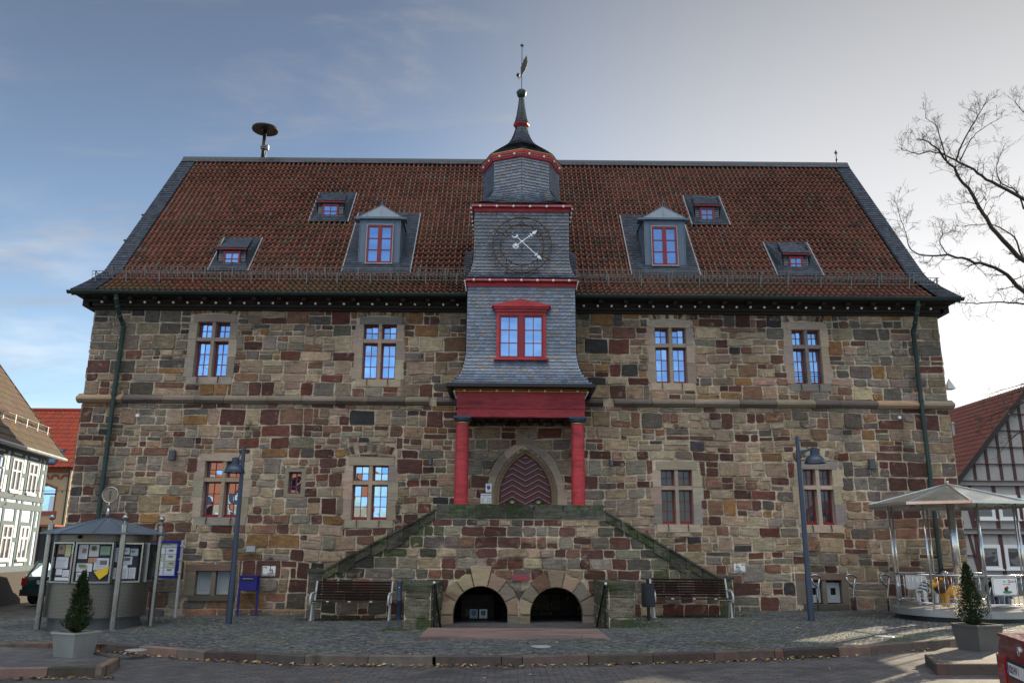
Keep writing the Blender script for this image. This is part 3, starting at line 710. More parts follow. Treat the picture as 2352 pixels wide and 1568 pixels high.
def guard(x0, x1, s, name='snow_guard'):
    g = MB(); p, n, d = roofP(s); o = p+n*.10; up = (n*.35+Vector((0,0,1))).normalized()
    T = o+up*.24; B = o+up*.05; Md = o+up*.15
    for q in (T, B): g.tube([(x0, q.y, q.z), (x1, q.y, q.z)], .010, 5)
    g.tube([(x0, Md.y, Md.z), (x1, Md.y, Md.z)], .006, 4)
    x = x0
    while x < x1: g.bar((x, B.y, B.z), (x, T.y, T.z), .008, .008); x += .098
    x = x0+.1
    while x < x1: b0 = p+n*.03-d*.03; g.bar((x, b0.y-.01, b0.z), (x, T.y-.01, T.z), .028, .02); g.bar((x, T.y, T.z), (x, (p+d*.3+n*.05).y, (p+d*.3+n*.05).z), .02, .012); x += rng.choice((.78, .86, .94))
    g.build(name, M_GALV, hall)
for s in (.80, 1.22):
    guard(-11.95+(.0 if s > 1 else -.28), -1.62, s); guard(1.36, 11.5+(.0 if s > 1 else .2), s)
def pipe(pts, name='downpipe', r=.058):
    m = MB(); m.tube(pts, r, 10)
    for i in range(1, len(pts)-1):
        if i % 1 == 0: p = Vector(pts[i]); m.tube([p-Vector((0,0,.03)), p+Vector((0,0,.03))], r*1.22, 10)
    a, b = Vector(pts[-2]), Vector(pts[-1])
    for t in (.3, .62, .9): p = a.lerp(b, t); m.tube([p-Vector((0,0,.025)), p+Vector((0,0,.025))], r*1.25, 10); m.bar(p, p+Vector((0,.12,0)), .03, .02)
    m.build(name, M_COPPER, hall, auto=40)
def dpipe(top, pth, foot):
    A = onY(*top, -.62); pts = [(A.x, -.62, 8.36), (A.x, -.60, 8.2)]
    q = [onY(px, py, -.14) for px, py in pth]
    k0 = q[0]; pts += [(A.x, -.48, 8.02), (lerp(A.x, k0.x, .35), -.34, 7.78), (lerp(A.x, k0.x, .8), -.19, 7.62)]
    pts += [(v.x, -.14, v.z) for v in q]; v = q[-1]; pts.append((v.x, -.14, foot)); pipe(pts)
dpipe((268,675), [(284,752),(262,905)], 0.0)
dpipe((2108,692), [(2098,765),(2116,920)], 0.2)

# ------------------------------------------------------------------ clock tower
TX = -.15
def ring8(cx, cy, hw, R, z):
    """eight points from the front, alternately face middle and corner; hw>0 mixes a square"""
    return [Vector((cx+math.sin(k*math.pi/4)*R[k % 2], cy-math.cos(k*math.pi/4)*R[k % 2], z)) for k in range(8)]
def stage(name, prof, yback, skip=None):
    """prof: (z, half width, front y) from the foot up"""
    mb = MB(); L = [0]
    for i in range(1, len(prof)): L.append(L[-1]+math.hypot(prof[i][0]-prof[i-1][0], prof[i][2]-prof[i-1][2]))
    def at(v):
        i = 0
        while i < len(prof)-2 and v > L[i+1]: i += 1
        t = (v-L[i])/(L[i+1]-L[i]); return [lerp(prof[i][k], prof[i+1][k], t) for k in range(3)]
    def PF(u, v): z, hw, yf = at(v); return Vector((TX+u, yf, z))
    slates(mb, PF, lambda v: (-at(v)[1], at(v)[1]), L[-1], rng, skip=skip)
    for sg in (-1, 1):
        def PS(u, v):
            z, hw, yf = at(v); return Vector((TX+sg*hw, (yf+u) if sg > 0 else (yback-u), z))
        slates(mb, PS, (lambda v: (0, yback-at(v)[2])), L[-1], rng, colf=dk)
    for i in range(len(prof)-1):
        (z0, h0, y0), (z1, h1, y1) = prof[i], prof[i+1]; c = (.05,.06,.075); e = .004
        mb.poly([(TX-h0, y0+e, z0), (TX+h0, y0+e, z0), (TX+h1, y1+e, z1), (TX-h1, y1+e, z1)], 0, c)
        mb.poly([(TX+h0-e, y0, z0), (TX+h0-e, yback, z0), (TX+h1-e, yback, z1), (TX+h1-e, y1, z1)], 0, c)
        mb.poly([(TX-h0+e, yback, z0), (TX-h0+e, y0, z0), (TX-h1+e, y1, z1), (TX-h1+e, yback, z1)], 0, c)
    return mb.build(name, M_SLATE, hall)
S1 = [(5.72,1.84,-1.56),(5.80,1.75,-1.49),(5.92,1.65,-1.39),(6.08,1.56,-1.29),(6.30,1.49,-1.21),(6.60,1.44,-1.16),(8.46,1.43,-1.15)]
S2 = [(8.66,1.50,-1.32),(8.74,1.43,-1.25),(8.86,1.37,-1.19),(9.05,1.32,-1.15),(9.25,1.295,-1.13),(10.62,1.29,-1.13)]
base_col = slate_col
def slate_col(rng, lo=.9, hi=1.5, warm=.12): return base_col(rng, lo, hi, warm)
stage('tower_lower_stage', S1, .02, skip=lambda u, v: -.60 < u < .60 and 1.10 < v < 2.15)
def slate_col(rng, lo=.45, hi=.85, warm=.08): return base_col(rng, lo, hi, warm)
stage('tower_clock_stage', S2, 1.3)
slate_col = base_col
def band(name, z0, z1, h0, h1, y0, y1, yb):
    m = MB(); zm = lerp(z0, z1, .55)
    A = [(TX-h0, y0), (TX+h0, y0), (TX+h0, yb), (TX-h0, yb)]; B = [(TX-h1, y1), (TX+h1, y1), (TX+h1, yb), (TX-h1, yb)]
    P = [(x, y, z0) for x, y in A]+[(x, y, zm) for x, y in A]+[(x, y, zm+.012) for x, y in B]+[(x, y, z1) for x, y in B]
    m.add(P, [(0,3,2,1)]+[(4*k+i, 4*k+(i+1) % 4, 4*k+4+(i+1) % 4, 4*k+4+i) for k in range(3) for i in range(4)]+[(12,13,14,15)])
    return m.build(name, M_RED, hall)
band('tower_cornice', 8.46, 8.655, 1.45, 1.49, -1.18, -1.30, 1.3)
band('tower_cornice', 10.62, 10.81, 1.31, 1.36, -1.16, -1.24, 1.35)
# skirt and eight-sided lantern
CY = .10
def facets(name, rows, cols=slate_col, colback=(.05,.06,.075), sm=.155, sh=.098, hidden=True):
    mb = MB()
    for k in range(8):
        k2 = (k+1) % 8; L = [0]
        for i in range(1, len(rows)): L.append(L[-1]+((rows[i][k]+rows[i][k2])/2-(rows[i-1][k]+rows[i-1][k2])/2).length)
        def at(v):
            i = 0
            while i < len(rows)-2 and v > L[i+1]: i += 1
            t = (v-L[i])/max(1e-6, L[i+1]-L[i]); return rows[i][k].lerp(rows[i+1][k], t), rows[i][k2].lerp(rows[i+1][k2], t)
        def P(u, v):
            a, b = at(v); m_ = (a+b)/2; d = (b-a).normalized(); return m_+d*u
        slates(mb, P, lambda v: (-((at(v)[1]-at(v)[0]).length)/2, ((at(v)[1]-at(v)[0]).length)/2), L[-1], rng, w=sm, h=sh, colf=cols, flip=k in (4,5,6,7))
        for i in range(len(rows)-1): mb.poly([rows[i][k], rows[i][k2], rows[i+1][k2], rows[i+1][k]], 0, colback)
    return mb.build(name, M_SLATE, hall)
q2 = math.sqrt(2)
SK = [ring8(TX, CY, 0, (lerp(1.10, 1.38, a), lerp(1.10, 1.38*q2*.97, a)), z) for a, z in ((1,10.82),(.70,10.93),(.44,11.05),(.22,11.19),(.07,11.36),(0,11.52))]
facets('tower_skirt', SK)
facets('lantern', [ring8(TX, CY, 0, (1.10,1.10), 11.52), ring8(TX, CY, 0, (1.10,1.10), 12.36)])
c3 = MB()
rr = [ring8(TX, CY, 0, (r, r), z) for r, z in ((1.12,12.34),(1.155,12.36),(1.155,12.44),(1.20,12.47),(1.20,12.545))]
for a, b in zip(rr, rr[1:]):
    for k in range(8): c3.poly([a[k], a[(k+1) % 8], b[(k+1) % 8], b[k]], 0)
c3.poly(rr[0][::-1])
for k in range(8): c3.bar(rr[4][k]+Vector((0,0,.0)), rr[4][(k+1) % 8], .02, .022, m=1)
c3.build('lantern_cornice', [M_RED, M_GOLD], hall)
SPR = [(1.21,12.555),(1.02,12.72),(.80,12.90),(.60,13.06),(.44,13.22),(.32,13.40),(.235,13.58),(.175,13.78),(.15,13.90)]
facets('spire', [ring8(TX, CY, 0, (r, r), z) for r, z in SPR], cols=lambda r: slate_col(r, .34, .62, .05), sm=.14, sh=.10)
cl_ = MB(); rr = [ring8(TX, CY, 0, (r, r), z) for r, z in ((.16,13.84),(.235,13.90),(.245,13.93),(.215,13.96))]
for a, b in zip(rr, rr[1:]):
    for k in range(8): cl_.poly([a[k], a[(k+1) % 8], b[(k+1) % 8], b[k]])
cl_.build('spire_collar', M_RED, hall)
facets('spire_tip', [ring8(TX, CY, 0, (r, r), z) for r, z in ((.215,13.96),(.165,14.10),(.125,14.30),(.085,14.58),(.062,14.84))], cols=lambda r: slate_col(r, .3, .55, .05), sm=.09, sh=.085)
bl = MB(); bl.lathe([(.001,14.82),(.06,14.84),(.125,14.90),(.145,14.97),(.148,15.0),(.155,15.01),(.155,15.03),(.145,15.04),(.11,15.09),(.03,15.125),(.001,15.13)], TX, CY, 20)
bl.build('finial_ball', M_COPPER, hall, smooth=True)
# weather vane: rod, wheat ear blade, counterweight, star
vn = MB(); vn.tube([(TX, CY, 15.1), (TX+.01, CY, 16.62)], .012, 6)
vn_o = vn.build('vane_rod', M_BLACK, hall)
bd = MB(); bx0 = TX
ear = [(-.02,15.62),(.02,15.60),(.06,15.70),(.12,15.80),(.17,15.98),(.205,16.12),(.165,16.10),(.20,16.24),(.155,16.18),(.17,16.33),(.125,16.22),(.125,16.30),(.09,16.16),(.06,16.18),(.035,16.02),(.01,16.05),(-.005,15.9),(-.03,15.92),(-.03,15.75)]
bd.prism([(bx0+u, v) for u, v in ear], CY-.008, CY+.008)
fix_normals(bd.build('vane_blade', M_BLACK, vn_o))
cw = MB(); cw.tube([(TX+.02, CY, 15.62), (TX-.05, CY, 15.52), (TX-.09, CY, 15.49), (TX-.11, CY, 15.55)], .010, 6); cw.sphere((TX-.11, CY, 15.62), .052, 12, sz=1.25); cw.build('counterweight', M_BLACK, vn_o, smooth=True)
st = MB(); 
for k in range(8):
    for e_ in (-.6, 0, .6):
        a = k*math.pi/4; d = Vector((math.cos(a)*math.cos(e_), math.sin(e_), math.sin(a)*math.cos(e_)))*.075; c0 = Vector((TX+.01, CY, 16.64)); o_ = d.orthogonal().normalized()*.016; o2 = d.cross(o_).normalized()*.016
        st.add([c0+o_, c0+o2, c0-o_, c0-o2, c0+d], [(0,1,4),(1,2,4),(2,3,4),(3,0,4)])
st.build('star', M_BLACK, vn_o)
# lower window of the tower
wx0, wx1, wz0, wz1 = -.80, .50, 6.49, 7.74; yF = -1.15
tw = MB()
tw.box(wx0, wx0+.075, yF-.10, yF+.02, wz0, wz1); tw.box(wx1-.075, wx1, yF-.10, yF+.02, wz0, wz1); tw.box(wx0+.075, wx1-.075, yF-.095, yF+.02, wz1-.09, wz1)
tw.box(wx0-.06, wx1+.06, yF-.16, yF+.02, wz0-.06, wz0)
tw.box(wx0-.03, wx1+.03, yF-.13, yF+.02, wz1, wz1+.07); tw.box(wx0-.08, wx1+.08, yF-.17, yF+.02, wz1+.07, wz1+.125)
tw.prism([(wx0-.13, wz1+.125), (wx1+.13, wz1+.125), (wx1+.13, wz1+.165), ((wx0+wx1)/2, wz1+.335), (wx0-.13, wz1+.165)], yF-.20, yF+.02)
two = fix_normals(tw.build('tower_window', M_RED, hall)); fr = MB(); cx = (wx0+wx1)/2
fr.box(cx-.06, cx+.06, yF-.085, yF, wz0, wz1-.09)
for a, b in ((wx0+.075, cx-.06), (cx+.06, wx1-.075)):
    g = MB(); f_ = .045; lo, hi = wz0, wz1-.09
    fr.box(a, a+f_, yF-.07, yF, lo, hi); fr.box(b-f_, b, yF-.07, yF, lo, hi); fr.box(a+f_, b-f_, yF-.068, yF, lo, lo+.06); fr.box(a+f_, b-f_, yF-.068, yF, hi-f_, hi)
    m_ = (a+b)/2; fr.box(m_-.011, m_+.011, yF-.055, yF-.03, lo+.06, hi-f_)
    for t in (1/3, 2/3): z = lerp(lo+.06, hi-f_, t); fr.box(a+f_, b-f_, yF-.053, yF-.03, z-.011, z+.011)
    for r in range(3):
        for c in range(2):
            u0, u1 = lerp(a+f_, b-f_, c/2), lerp(a+f_, b-f_, (c+1)/2); v0, v1 = lerp(lo+.06, hi-f_, r/3), lerp(lo+.06, hi-f_, (r+1)/3); t = rng.uniform(-.001, .001)
            g.poly([(u0, yF-.04+t, v0), (u1, yF-.04-t, v0), (u1, yF-.04-t, v1), (u0, yF-.04+t, v1)])
    g.build('pane', M_GLASS, two)
fr.build('window_frame', M_REDF, two)
# porch beam, soffit, gutter, columns
pb = MB(); BX0, BX1 = TX-1.65, TX+1.65
pb.box(BX0, BX1, -1.20, -.95, 5.17, 5.60); pb.box(BX0+.012, BX1-.012, -1.18, -.95, 4.955, 5.165)
for xa, xb in ((BX0, BX0+.22), (BX1-.22, BX1)): pb.box(xa, xb, -.95, -.01, 4.96, 5.598)
pb.build('porch_beam', M_RED, hall)
mo = MB(); mo.box(BX0-.03, BX1+.03, -1.24, -.02, 5.60, 5.625); mo.box(BX0-.06, BX1+.06, -1.27, -.02, 5.65, 5.67); mo.build('porch_moulding', M_GOLD, hall)
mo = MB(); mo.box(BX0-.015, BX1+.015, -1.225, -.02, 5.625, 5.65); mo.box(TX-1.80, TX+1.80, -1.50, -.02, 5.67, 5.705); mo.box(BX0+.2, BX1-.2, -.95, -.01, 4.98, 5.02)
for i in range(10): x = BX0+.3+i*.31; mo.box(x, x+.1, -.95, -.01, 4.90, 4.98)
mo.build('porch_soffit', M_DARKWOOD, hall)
pg = MB(); hw = 1.86
for a, b in (((TX-hw, -1.60, 5.70), (TX+hw, -1.60, 5.70)), ((TX-hw, -1.60, 5.70), (TX-hw, -.05, 5.70)), ((TX+hw, -1.60, 5.70), (TX+hw, -.05, 5.70))): pg.bar(a, b, .10, .085)
pg.build('porch_gutter', M_BLACK, hall)
for cx in (-1.645, 1.305):
    c = MB(); c.lathe([(.172,1.9),(.178,2.6),(.174,3.6),(.163,4.78)], cx, -1.12, 28); co = c.build('column', M_RED, hall, smooth=True)
    c = MB(); c.lathe([(.163,4.775),(.178,4.78),(.178,4.80),(.163,4.805)], cx, -1.12, 28); c.build('gilt_ring', M_GOLD, co, smooth=True)
    c = MB(); c.lathe([(.163,4.80),(.19,4.82),(.215,4.86),(.215,4.90)], cx, -1.12, 28); c.box(cx-.225, cx+.225, -1.345, -.895, 4.90, 4.955); c.build('capital', M_LAMPBLUE, co, auto=40)
    c = MB(); c.box(cx-.10, cx+.10, -.25, .02, 4.05, 4.30, 0, (.20,.16,.11)); c.bar((cx, -.13, 4.28), (cx, -.75, 4.92), .14, .14, m=1); c.build('porch_bracket', [M_ASHLAR, M_DARKWOOD], hall)
# clock
ck = MB(); CC = Vector((-.14, -1.27, 9.615))
def circ(r, y, z=CC.z, n=64): return [(CC.x+r*math.sin(2*math.pi*i/n), y, z+r*math.cos(2*math.pi*i/n)) for i in range(n+1)]
ck.tube(circ(.79, CC.y), .016, 6, cap=False); ck.tube(circ(.585, CC.y), .0145, 6, cap=False)
for h in range(12):
    a = h*math.pi/6; d = Vector((math.sin(a), 0, math.cos(a))); s_ = Vector((d.z, 0, -d.x))
    ck.bar(CC+d*.54, CC+d*.90, .019, .02); ck.bar(CC+d*.86-s_*.035, CC+d*.86+s_*.035, .010, .012); ck.bar(CC+d*.90-s_*.022, CC+d*.93, .009, .01); ck.bar(CC+d*.90+s_*.022, CC+d*.93, .009, .01); ck.bar(CC+d*.57-s_*.022, CC+d*.57+s_*.022, .010, .012)
for k in range(60):
    a = k*math.pi/30; ck.sphere((CC.x+.79*math.sin(a), CC.y-.014, CC.z+.79*math.cos(a)), .009, 6)
for a in (math.pi/4, 3*math.pi/4, -math.pi/4, -3*math.pi/4): ck.bar((CC.x+.585*math.sin(a), CC.y, CC.z+.585*math.cos(a)), (CC.x+.585*math.sin(a), -1.12, CC.z+.585*math.cos(a)-.03), .02, .02)
cko = ck.build('clock', M_BRASS, hall)
hb = MB(); hy = -1.42; H = Vector((CC.x, hy, 9.645)); hb.lathe([(.001,-.03),(.022,-.028),(.045,.0),(.045,.05),(.001,.05)], H.x, hy, 18, ax='y', cz=H.z); hb.tube([H, (H.x, -1.12, H.z-.02)], .018, 8); hb.build('hub', M_SILVER, cko, smooth=True)
def hand(deg, ln, tail, kind, y):
    a = R_(deg); d = Vector((math.sin(a), 0, math.cos(a))); s_ = Vector((d.z, 0, -d.x)); O = Vector((H.x, y, H.z)); m = MB()
    m.bar(O-d*tail, O+d*(ln-.17), .020, .012, (0,1,0))
    def fl(pts): m.prism(pts, 0, 0, f=lambda u, v, dd: O+s_*u+d*v+Vector((0, -.012 if dd == 1 else 0, 0))) if False else m.add([O+s_*u+d*v+Vector((0,-.010,0)) for u, v in pts]+[O+s_*u+d*v+Vector((0,.006,0)) for u, v in pts], [tuple(range(len(pts)-1, -1, -1)), tuple(range(len(pts), 2*len(pts)))]+[(i, (i+1) % len(pts), len(pts)+(i+1) % len(pts), len(pts)+i) for i in range(len(pts))])
    fl([(0, ln), (.048, ln-.12), (0, ln-.185), (-.048, ln-.12)]); fl([(.055, ln-.20), (.055, ln-.225), (-.055, ln-.225), (-.055, ln-.20)]); fl([(.02, ln*.45), (0, ln*.45+.03), (-.02, ln*.45), (0, ln*.45-.03)])
    if kind == 'moon':
        c = -d*(tail+.06); n = 16
        o1 = [(.085*math.cos(t), .085*math.sin(t)) for t in [-.3*math.pi-1.57+i*(1.6*math.pi)/n for i in range(n+1)]]
        o2 = [(.066*math.cos(t), .066*math.sin(t)-.026) for t in [1.3*math.pi-1.57-i*(1.6*math.pi)/n for i in range(n+1)]]
        fl([(u, -tail-.03-v*1.0) for u, v in ([(q[0], -q[1]) for q in o1]+[(q[0], -q[1]) for q in o2])][::-1])
    else:
        for k in range(22):
            t = k*2*math.pi/22; e = Vector((math.sin(t), 0, math.cos(t))); cc = O-d*tail; m.bar(cc+e*.035, cc+e*.088, .011, .008, (0,1,0))
        m.sphere((O-d*tail)+Vector((0,-.01,0)), .038, 12)
    fix_normals(m.build('hand', M_SILVER, cko))
hand(134, .735, .235, 'moon', hy-.005); hand(52, .52, .215, 'sun', hy-.022)

# ------------------------------------------------------------------ dormers
def apron(a, mb):
    x0, x1, y0, y1 = a; s0, s1 = s_of_y(y0)-.06, s_of_y(y1)+.02; p, n, d = roofP(s0+1e-4)
    if s0 < seg[0]+seg[1]: s0 = seg[0]+seg[1]; p, n, d = roofP(s0+1e-4)
    o = Vector((x0, p.y, p.z))+n*.075
    slates(mb, planeP(o, (1,0,0), d), lambda v: (0, x1-x0), s1-s0, rng, w=.16, h=.10, colf=dk, th=.016)
    q = o-n*.004; W_ = Vector((x1-x0, 0, 0)); mb.poly([q, q+W_, q+W_+d*(s1-s0), q+d*(s1-s0)], 0, (.04,.05,.06))
    for xx in (0, x1-x0): mb.bar(o+Vector((xx, 0, 0)), o+Vector((xx, 0, 0))+d*(s1-s0), .03, .035, n, 1)
def big_dormer(ap, xc, px):
    x0, x1 = xc-.615, xc+.615; yf = .98; z0 = rz(yf)+.02; z1 = onY(*px['top'], yf).z; zp = onY(*px['peak'], yf+.14).z
    m = MB(); yb = lambda z: .72+(z-9.40)/TAN+.12
    m.box(x0, x1, yf, yf+.03, z0, z1)
    for x in (x0, x1): m.poly([(x, yf, z0), (x, yb(z0), z0), (x, yb(z1), z1), (x, yf, z1)] if x == x1 else [(x, yf, z1), (x, yb(z1), z1), (x, yb(z0), z0), (x, yf, z0)])
    for x in (x0+.0, x0+.205, x1-.225, x1-.02): m.box(x, x+.02, yf-.022, yf, z0, z1-.01)
    for sx in (x0-.012, x1+.012):
        for k in range(5): y = yf+.12+k*.16; zt = min(z1, z1); zb = rz(y)+.08; m.box(sx-.008, sx+.008, y, y+.018, zb, z1) if zb < z1 else None
    o = m.build('dormer', M_ZINC, hall)
    a = MB(); apron(ap, a); a.build('apron', [M_SLATE, M_LEAD], o)
    r = MB(); ov = .10; ex0, ex1 = xc-.60, xc+.60; pk = Vector((xc, yf+.12, zp)); bk = Vector((xc, yb(zp), zp)); e0 = Vector((x0-.04, yf-.06, z1)); e1 = Vector((x1+.04, yf-.06, z1)); h0 = Vector((x0-.04, yb(z1), z1)); h1 = Vector((x1+.04, yb(z1), z1))
    r.poly([e0, e1, pk]); r.poly([e1, h1, bk, pk]); r.poly([h0, e0, pk, bk])
    for a_, b_ in ((e0, pk), (e1, pk), (pk, bk), (e0.lerp(e1, .5), pk), (e0.lerp(e1, .18), e0.lerp(pk, .36)), (e0.lerp(e1, .82), e1.lerp(pk, .36))): r.bar(a_, b_, .016, .03)
    r.box(x0-.17, x1+.17, yf-.09, yf-.06, z1-.06, z1-.012); r.box(x0-.04, x1+.04, yf-.075, yf+.02, z1-.012, z1+.012); r.tube([pk, pk+Vector((0,0,.22))], [.016,.005], 6)
    for sx, e in ((x0, -.17), (x1, .17)): r.box(sx, sx+e, yf-.09, yf+.25, z1-.07, z1-.055)
    r.build('dormer_roof', M_ZINC, o)
    a, b = onY(*px['wtl'], yf-.04), onY(*px['wbr'], yf-.04); u0, u1, v0, v1 = a.x, b.x, b.z, a.z
    f = MB(); fw = .055
    for w_, mm, yy0 in ((.022, 1, -.075),):
        f.box(u0-w_, u0, yf+yy0, yf, v0-w_, v1+w_, 1); f.box(u1, u1+w_, yf+yy0, yf, v0-w_, v1+w_, 1); f.box(u0, u1, yf+yy0, yf, v1, v1+w_, 1); f.box(u0-.03, u1+.03, yf-.10, yf, v0-w_-.01, v0-.001, 1)
    f.box(u0, u0+fw, yf-.065, yf, v0, v1); f.box(u1-fw, u1, yf-.065, yf, v0, v1); f.box(u0+fw, u1-fw, yf-.063, yf, v1-.06, v1); f.box(u0+fw, u1-fw, yf-.063, yf, v0, v0+.06); c = (u0+u1)/2; f.box(c-.06, c+.06, yf-.067, yf, v0+.06, v1-.06)
    g = MB()
    for p, q in ((u0+fw, c-.06), (c+.06, u1-fw)):
        for k in range(3):
            za, zb = lerp(v0+.06, v1-.06, k/3), lerp(v0+.06, v1-.06, (k+1)/3); t = rng.uniform(-.001, .001)
            g.poly([(p, yf-.03+t, za), (q, yf-.03-t, za), (q, yf-.03-t, zb), (p, yf-.03+t, zb)])
            if k: f.box(p, q, yf-.05, yf-.02, za-.013, za+.013)
    f.build('window_frame', [M_REDF, M_LEAD], o); g.build('pane', M_GLASS, o)
big_dormer(APR[2], -4.355, dict(top=(825,500), peak=(885,472), wtl=(845,517), wbr=(899,605)))
big_dormer(APR[3], 4.17, dict(top=(1478,502), peak=(1513,475), wtl=(1496,521), wbr=(1557,610)))
def bil(a, b, c, d): return lambda s, t: a.lerp(b, s).lerp(d.lerp(c, s), t)
def patch(mb, a, b, c, d, **k):
    """a-b foot, d-c head"""
    a, b, c, d = map(Vector, (a, b, c, d)); U = max((b-a).length, (c-d).length, .05); V = max((d-a).length, (c-b).length, .05); f = bil(a, b, c, d)
    slates(mb, lambda u, v: f(u/U, v/V), lambda v: (0, U), V, rng, **k); mb.poly([a, b, c, d], 0, (.04,.05,.06))
def small_dormer(ap, tl, br, yb_):
    yf = yb_-.02; a, b = onY(*tl, yf), onY(*br, yf); u0, u1, v0, v1 = a.x, b.x, b.z, a.z; c = (u0+u1)/2
    m = MB(); x0, x1, y0, y1 = ap; N = Vector((0, -TAN, 1)).normalized()*.085
    def rp(x, y): return Vector((x, y, rz(y)))+N
    zf0 = v0-.06; zt = v1+.10; fl, fr_ = u0-.15, u1+.16
    patch(m, (fl, yf+.02, zf0), (fr_, yf+.02, zf0), (fr_, yf+.02, zt), (fl, yf+.02, zt), w=.10, h=.075, colf=dk)
    yb1 = .72+(zt+.14-9.40)/TAN
    H = [Vector((fl-.06, yf-.10, zt)), Vector((fr_+.06, yf-.10, zt))]; top = y1-.03
    patch(m, H[0], H[1], rp(fr_-.12, top), rp(fl+.12, top), w=.15, h=.085, th=.010)
    # swept cheeks left and right
    ys = .72+(zf0-9.40)/TAN
    patch(m, rp(x0+.05, y0+.02), (fl, yf+.03, zf0), H[0]+Vector((0,.06,-.02)), rp(x0+.08, top), w=.14, h=.085, colf=dk)
    patch(m, (fr_, yf+.03, zf0), rp(x1-.05, y0+.02), rp(x1-.08, top), H[1]+Vector((0,.06,-.02)), w=.14, h=.085, colf=dk)
    patch(m, rp(fl+.12, top), rp(x0+.08, top), rp(x0+.08, top)+Vector((0,.01,.01)), H[0]+Vector((0,.3,.1)), w=.14, h=.085, colf=dk) if False else None
    o = m.build('roof_dormer', M_SLATE, hall); am = MB(); apron(ap, am); am.build('apron', [M_SLATE, M_LEAD], o)
    f = MB(); f.box(fl-.04, fr_+.04, yf-.085, yf-.05, zt-.055, zt-.006); fw = .05
    f.box(u0, u0+fw, yf-.04, yf+.02, v0, v1); f.box(u1-fw, u1, yf-.04, yf+.02, v0, v1); f.box(u0+fw, u1-fw, yf-.038, yf+.02, v1-fw, v1); f.box(u0+fw, u1-fw, yf-.038, yf+.02, v0, v0+fw); f.box(c-.012, c+.012, yf-.025, yf, v0+fw, v1-fw); z = (v0+v1)/2; f.box(u0+fw, u1-fw, yf-.024, yf, z-.012, z+.012)
    f.box(u0-.07, u1+.08, yf-.07, yf+.02, v0-.03, v0-.008, 1)
    f.build('window_frame', [M_REDF, M_LEAD], o); g = MB(); g.poly([(u0+fw, yf-.005, v0+fw), (u1-fw, yf-.005, v0+fw), (u1-fw, yf-.005, v1-fw), (u0+fw, yf-.005, v1-fw)]); g.build('pane', M_GLASS, o)
small_dormer(APR[0], (515,578), (550,612), .97); small_dormer(APR[1], (742,470), (776,501), 2.68)
small_dormer(APR[4], (1607,478), (1641,510), 2.66); small_dormer(APR[5], (1811,590), (1846,622), 1.0)
# small fins left and right of the tower foot on the roof
fin = MB()
for sg in (-1, 1):
    o_ = TX+sg*1.50; p, n, d = roofP(seg[0]+seg[1]+.01)
    slates(fin, planeP(Vector((o_-.16, p.y, p.z))+n*.09, (1,0,0), d), lambda v: (0, .32), 1.15, rng, w=.16, h=.10, colf=dk)
fin.build('tower_flashing', M_SLATE, hall)
# ------------------------------------------------------------------ front staircase with cellar arches
SY = -1.5
stair = thing('front_staircase', (-.2, SY, .1), 'double flight sandstone staircase with two round cellar arches below the porch', 'staircase')
LX0, LX1, RX1, RX0 = -5.27, -4.90, 4.62, 4.97       # end posts
ml = (2.62-1.16)/(LX1+2.22)*-1; ml = (2.62-1.16)/(-2.22-LX1); mr_ = (2.62-1.06)/(RX1-1.90)
def slope(x):
    if x < LX1: return 1.16
    if x < -2.22: return 1.16+(x-LX1)*ml
    if x <= 1.90: return 2.62
    if x < RX1: return 1.06+(RX1-x)*mr_
    return 1.06
ARC = [(-1.10,.15,.65), (.715,.16,.625)]
def sf(u, v, d): return (u, SY-d, v)
def stair_col(u, v, rng):
    edge = slope(u)-v; damp = min(.9, 1.25*max(0, 1-edge/1.15)) if abs(u+.2) > 1.9 else max(0, 1-edge/.4)*.3
    if u < -4.6 or u > 4.4: damp = max(damp, .75)
    if rng.random() < damp: return gain(rng.choice(((.066,.064,.048), (.060,.070,.036), (.058,.056,.048), (.125,.122,.088))), .7, 1.35)
    wt = dict(mar=3.0, red=1.0, grey=1.6, dgrey=1.0, tan=.8, pink=.7, rust=.35)
    if abs(u+.2) > 2.6: wt['dgrey'] += 1.5; wt['grey'] += .8
    return pick(wt, rng)
sw = MB()
xs = sorted({LX0, LX1, -2.22, 1.90, RX1, RX0, *[LX0+i*.2 for i in range(52)], *[c+r*math.cos(t*math.pi/16) for c, z, r in ARC for t in range(17)]}); xs = [x for x in xs if LX0 <= x <= RX0]
for a, b in zip(xs, xs[1:]):
    m_ = (a+b)/2; za = zb = -1.05
    for c, z, r in ARC:
        if c-r < m_ < c+r: za = z+math.sqrt(max(0, r*r-(a-c)**2)); zb = z+math.sqrt(max(0, r*r-(b-c)**2))
    sw.poly([sf(a, za, 0), sf(b, zb, 0), sf(b, slope(b)-.05, 0), sf(a, slope(a)-.05, 0)], 1)
def keep_out(p):
    cu = sum(q[0] for q in p)/len(p); cv = sum(q[1] for q in p)/len(p)
    for c, z, r in ARC:
        d = math.hypot(cu-c, cv-z) if cv > z else abs(cu-c)
        if d < r+.24: return None
    out = []
    for u, v in p:
        for c, z, r in ARC:
            R = r+.32; d = math.hypot(u-c, v-z) if v > z else abs(u-c)
            if d < R:
                k = R/max(d, .02)
                if v > z: u, v = c+(u-c)*k, z+(v-z)*k
                else: u = c+(u-c)*k
        out.append((u, v))
    return out
lcl = lambda p: clip_half(p, -ml, 1, 1.16-ml*LX1-.10*math.sqrt(1+ml*ml))
rcl = lambda p: clip_half(p, mr_, 1, 1.06+mr_*RX1-.10*math.sqrt(1+mr_*mr_))
tcl = lambda p: clip_half(p, 0, 1, 2.37)
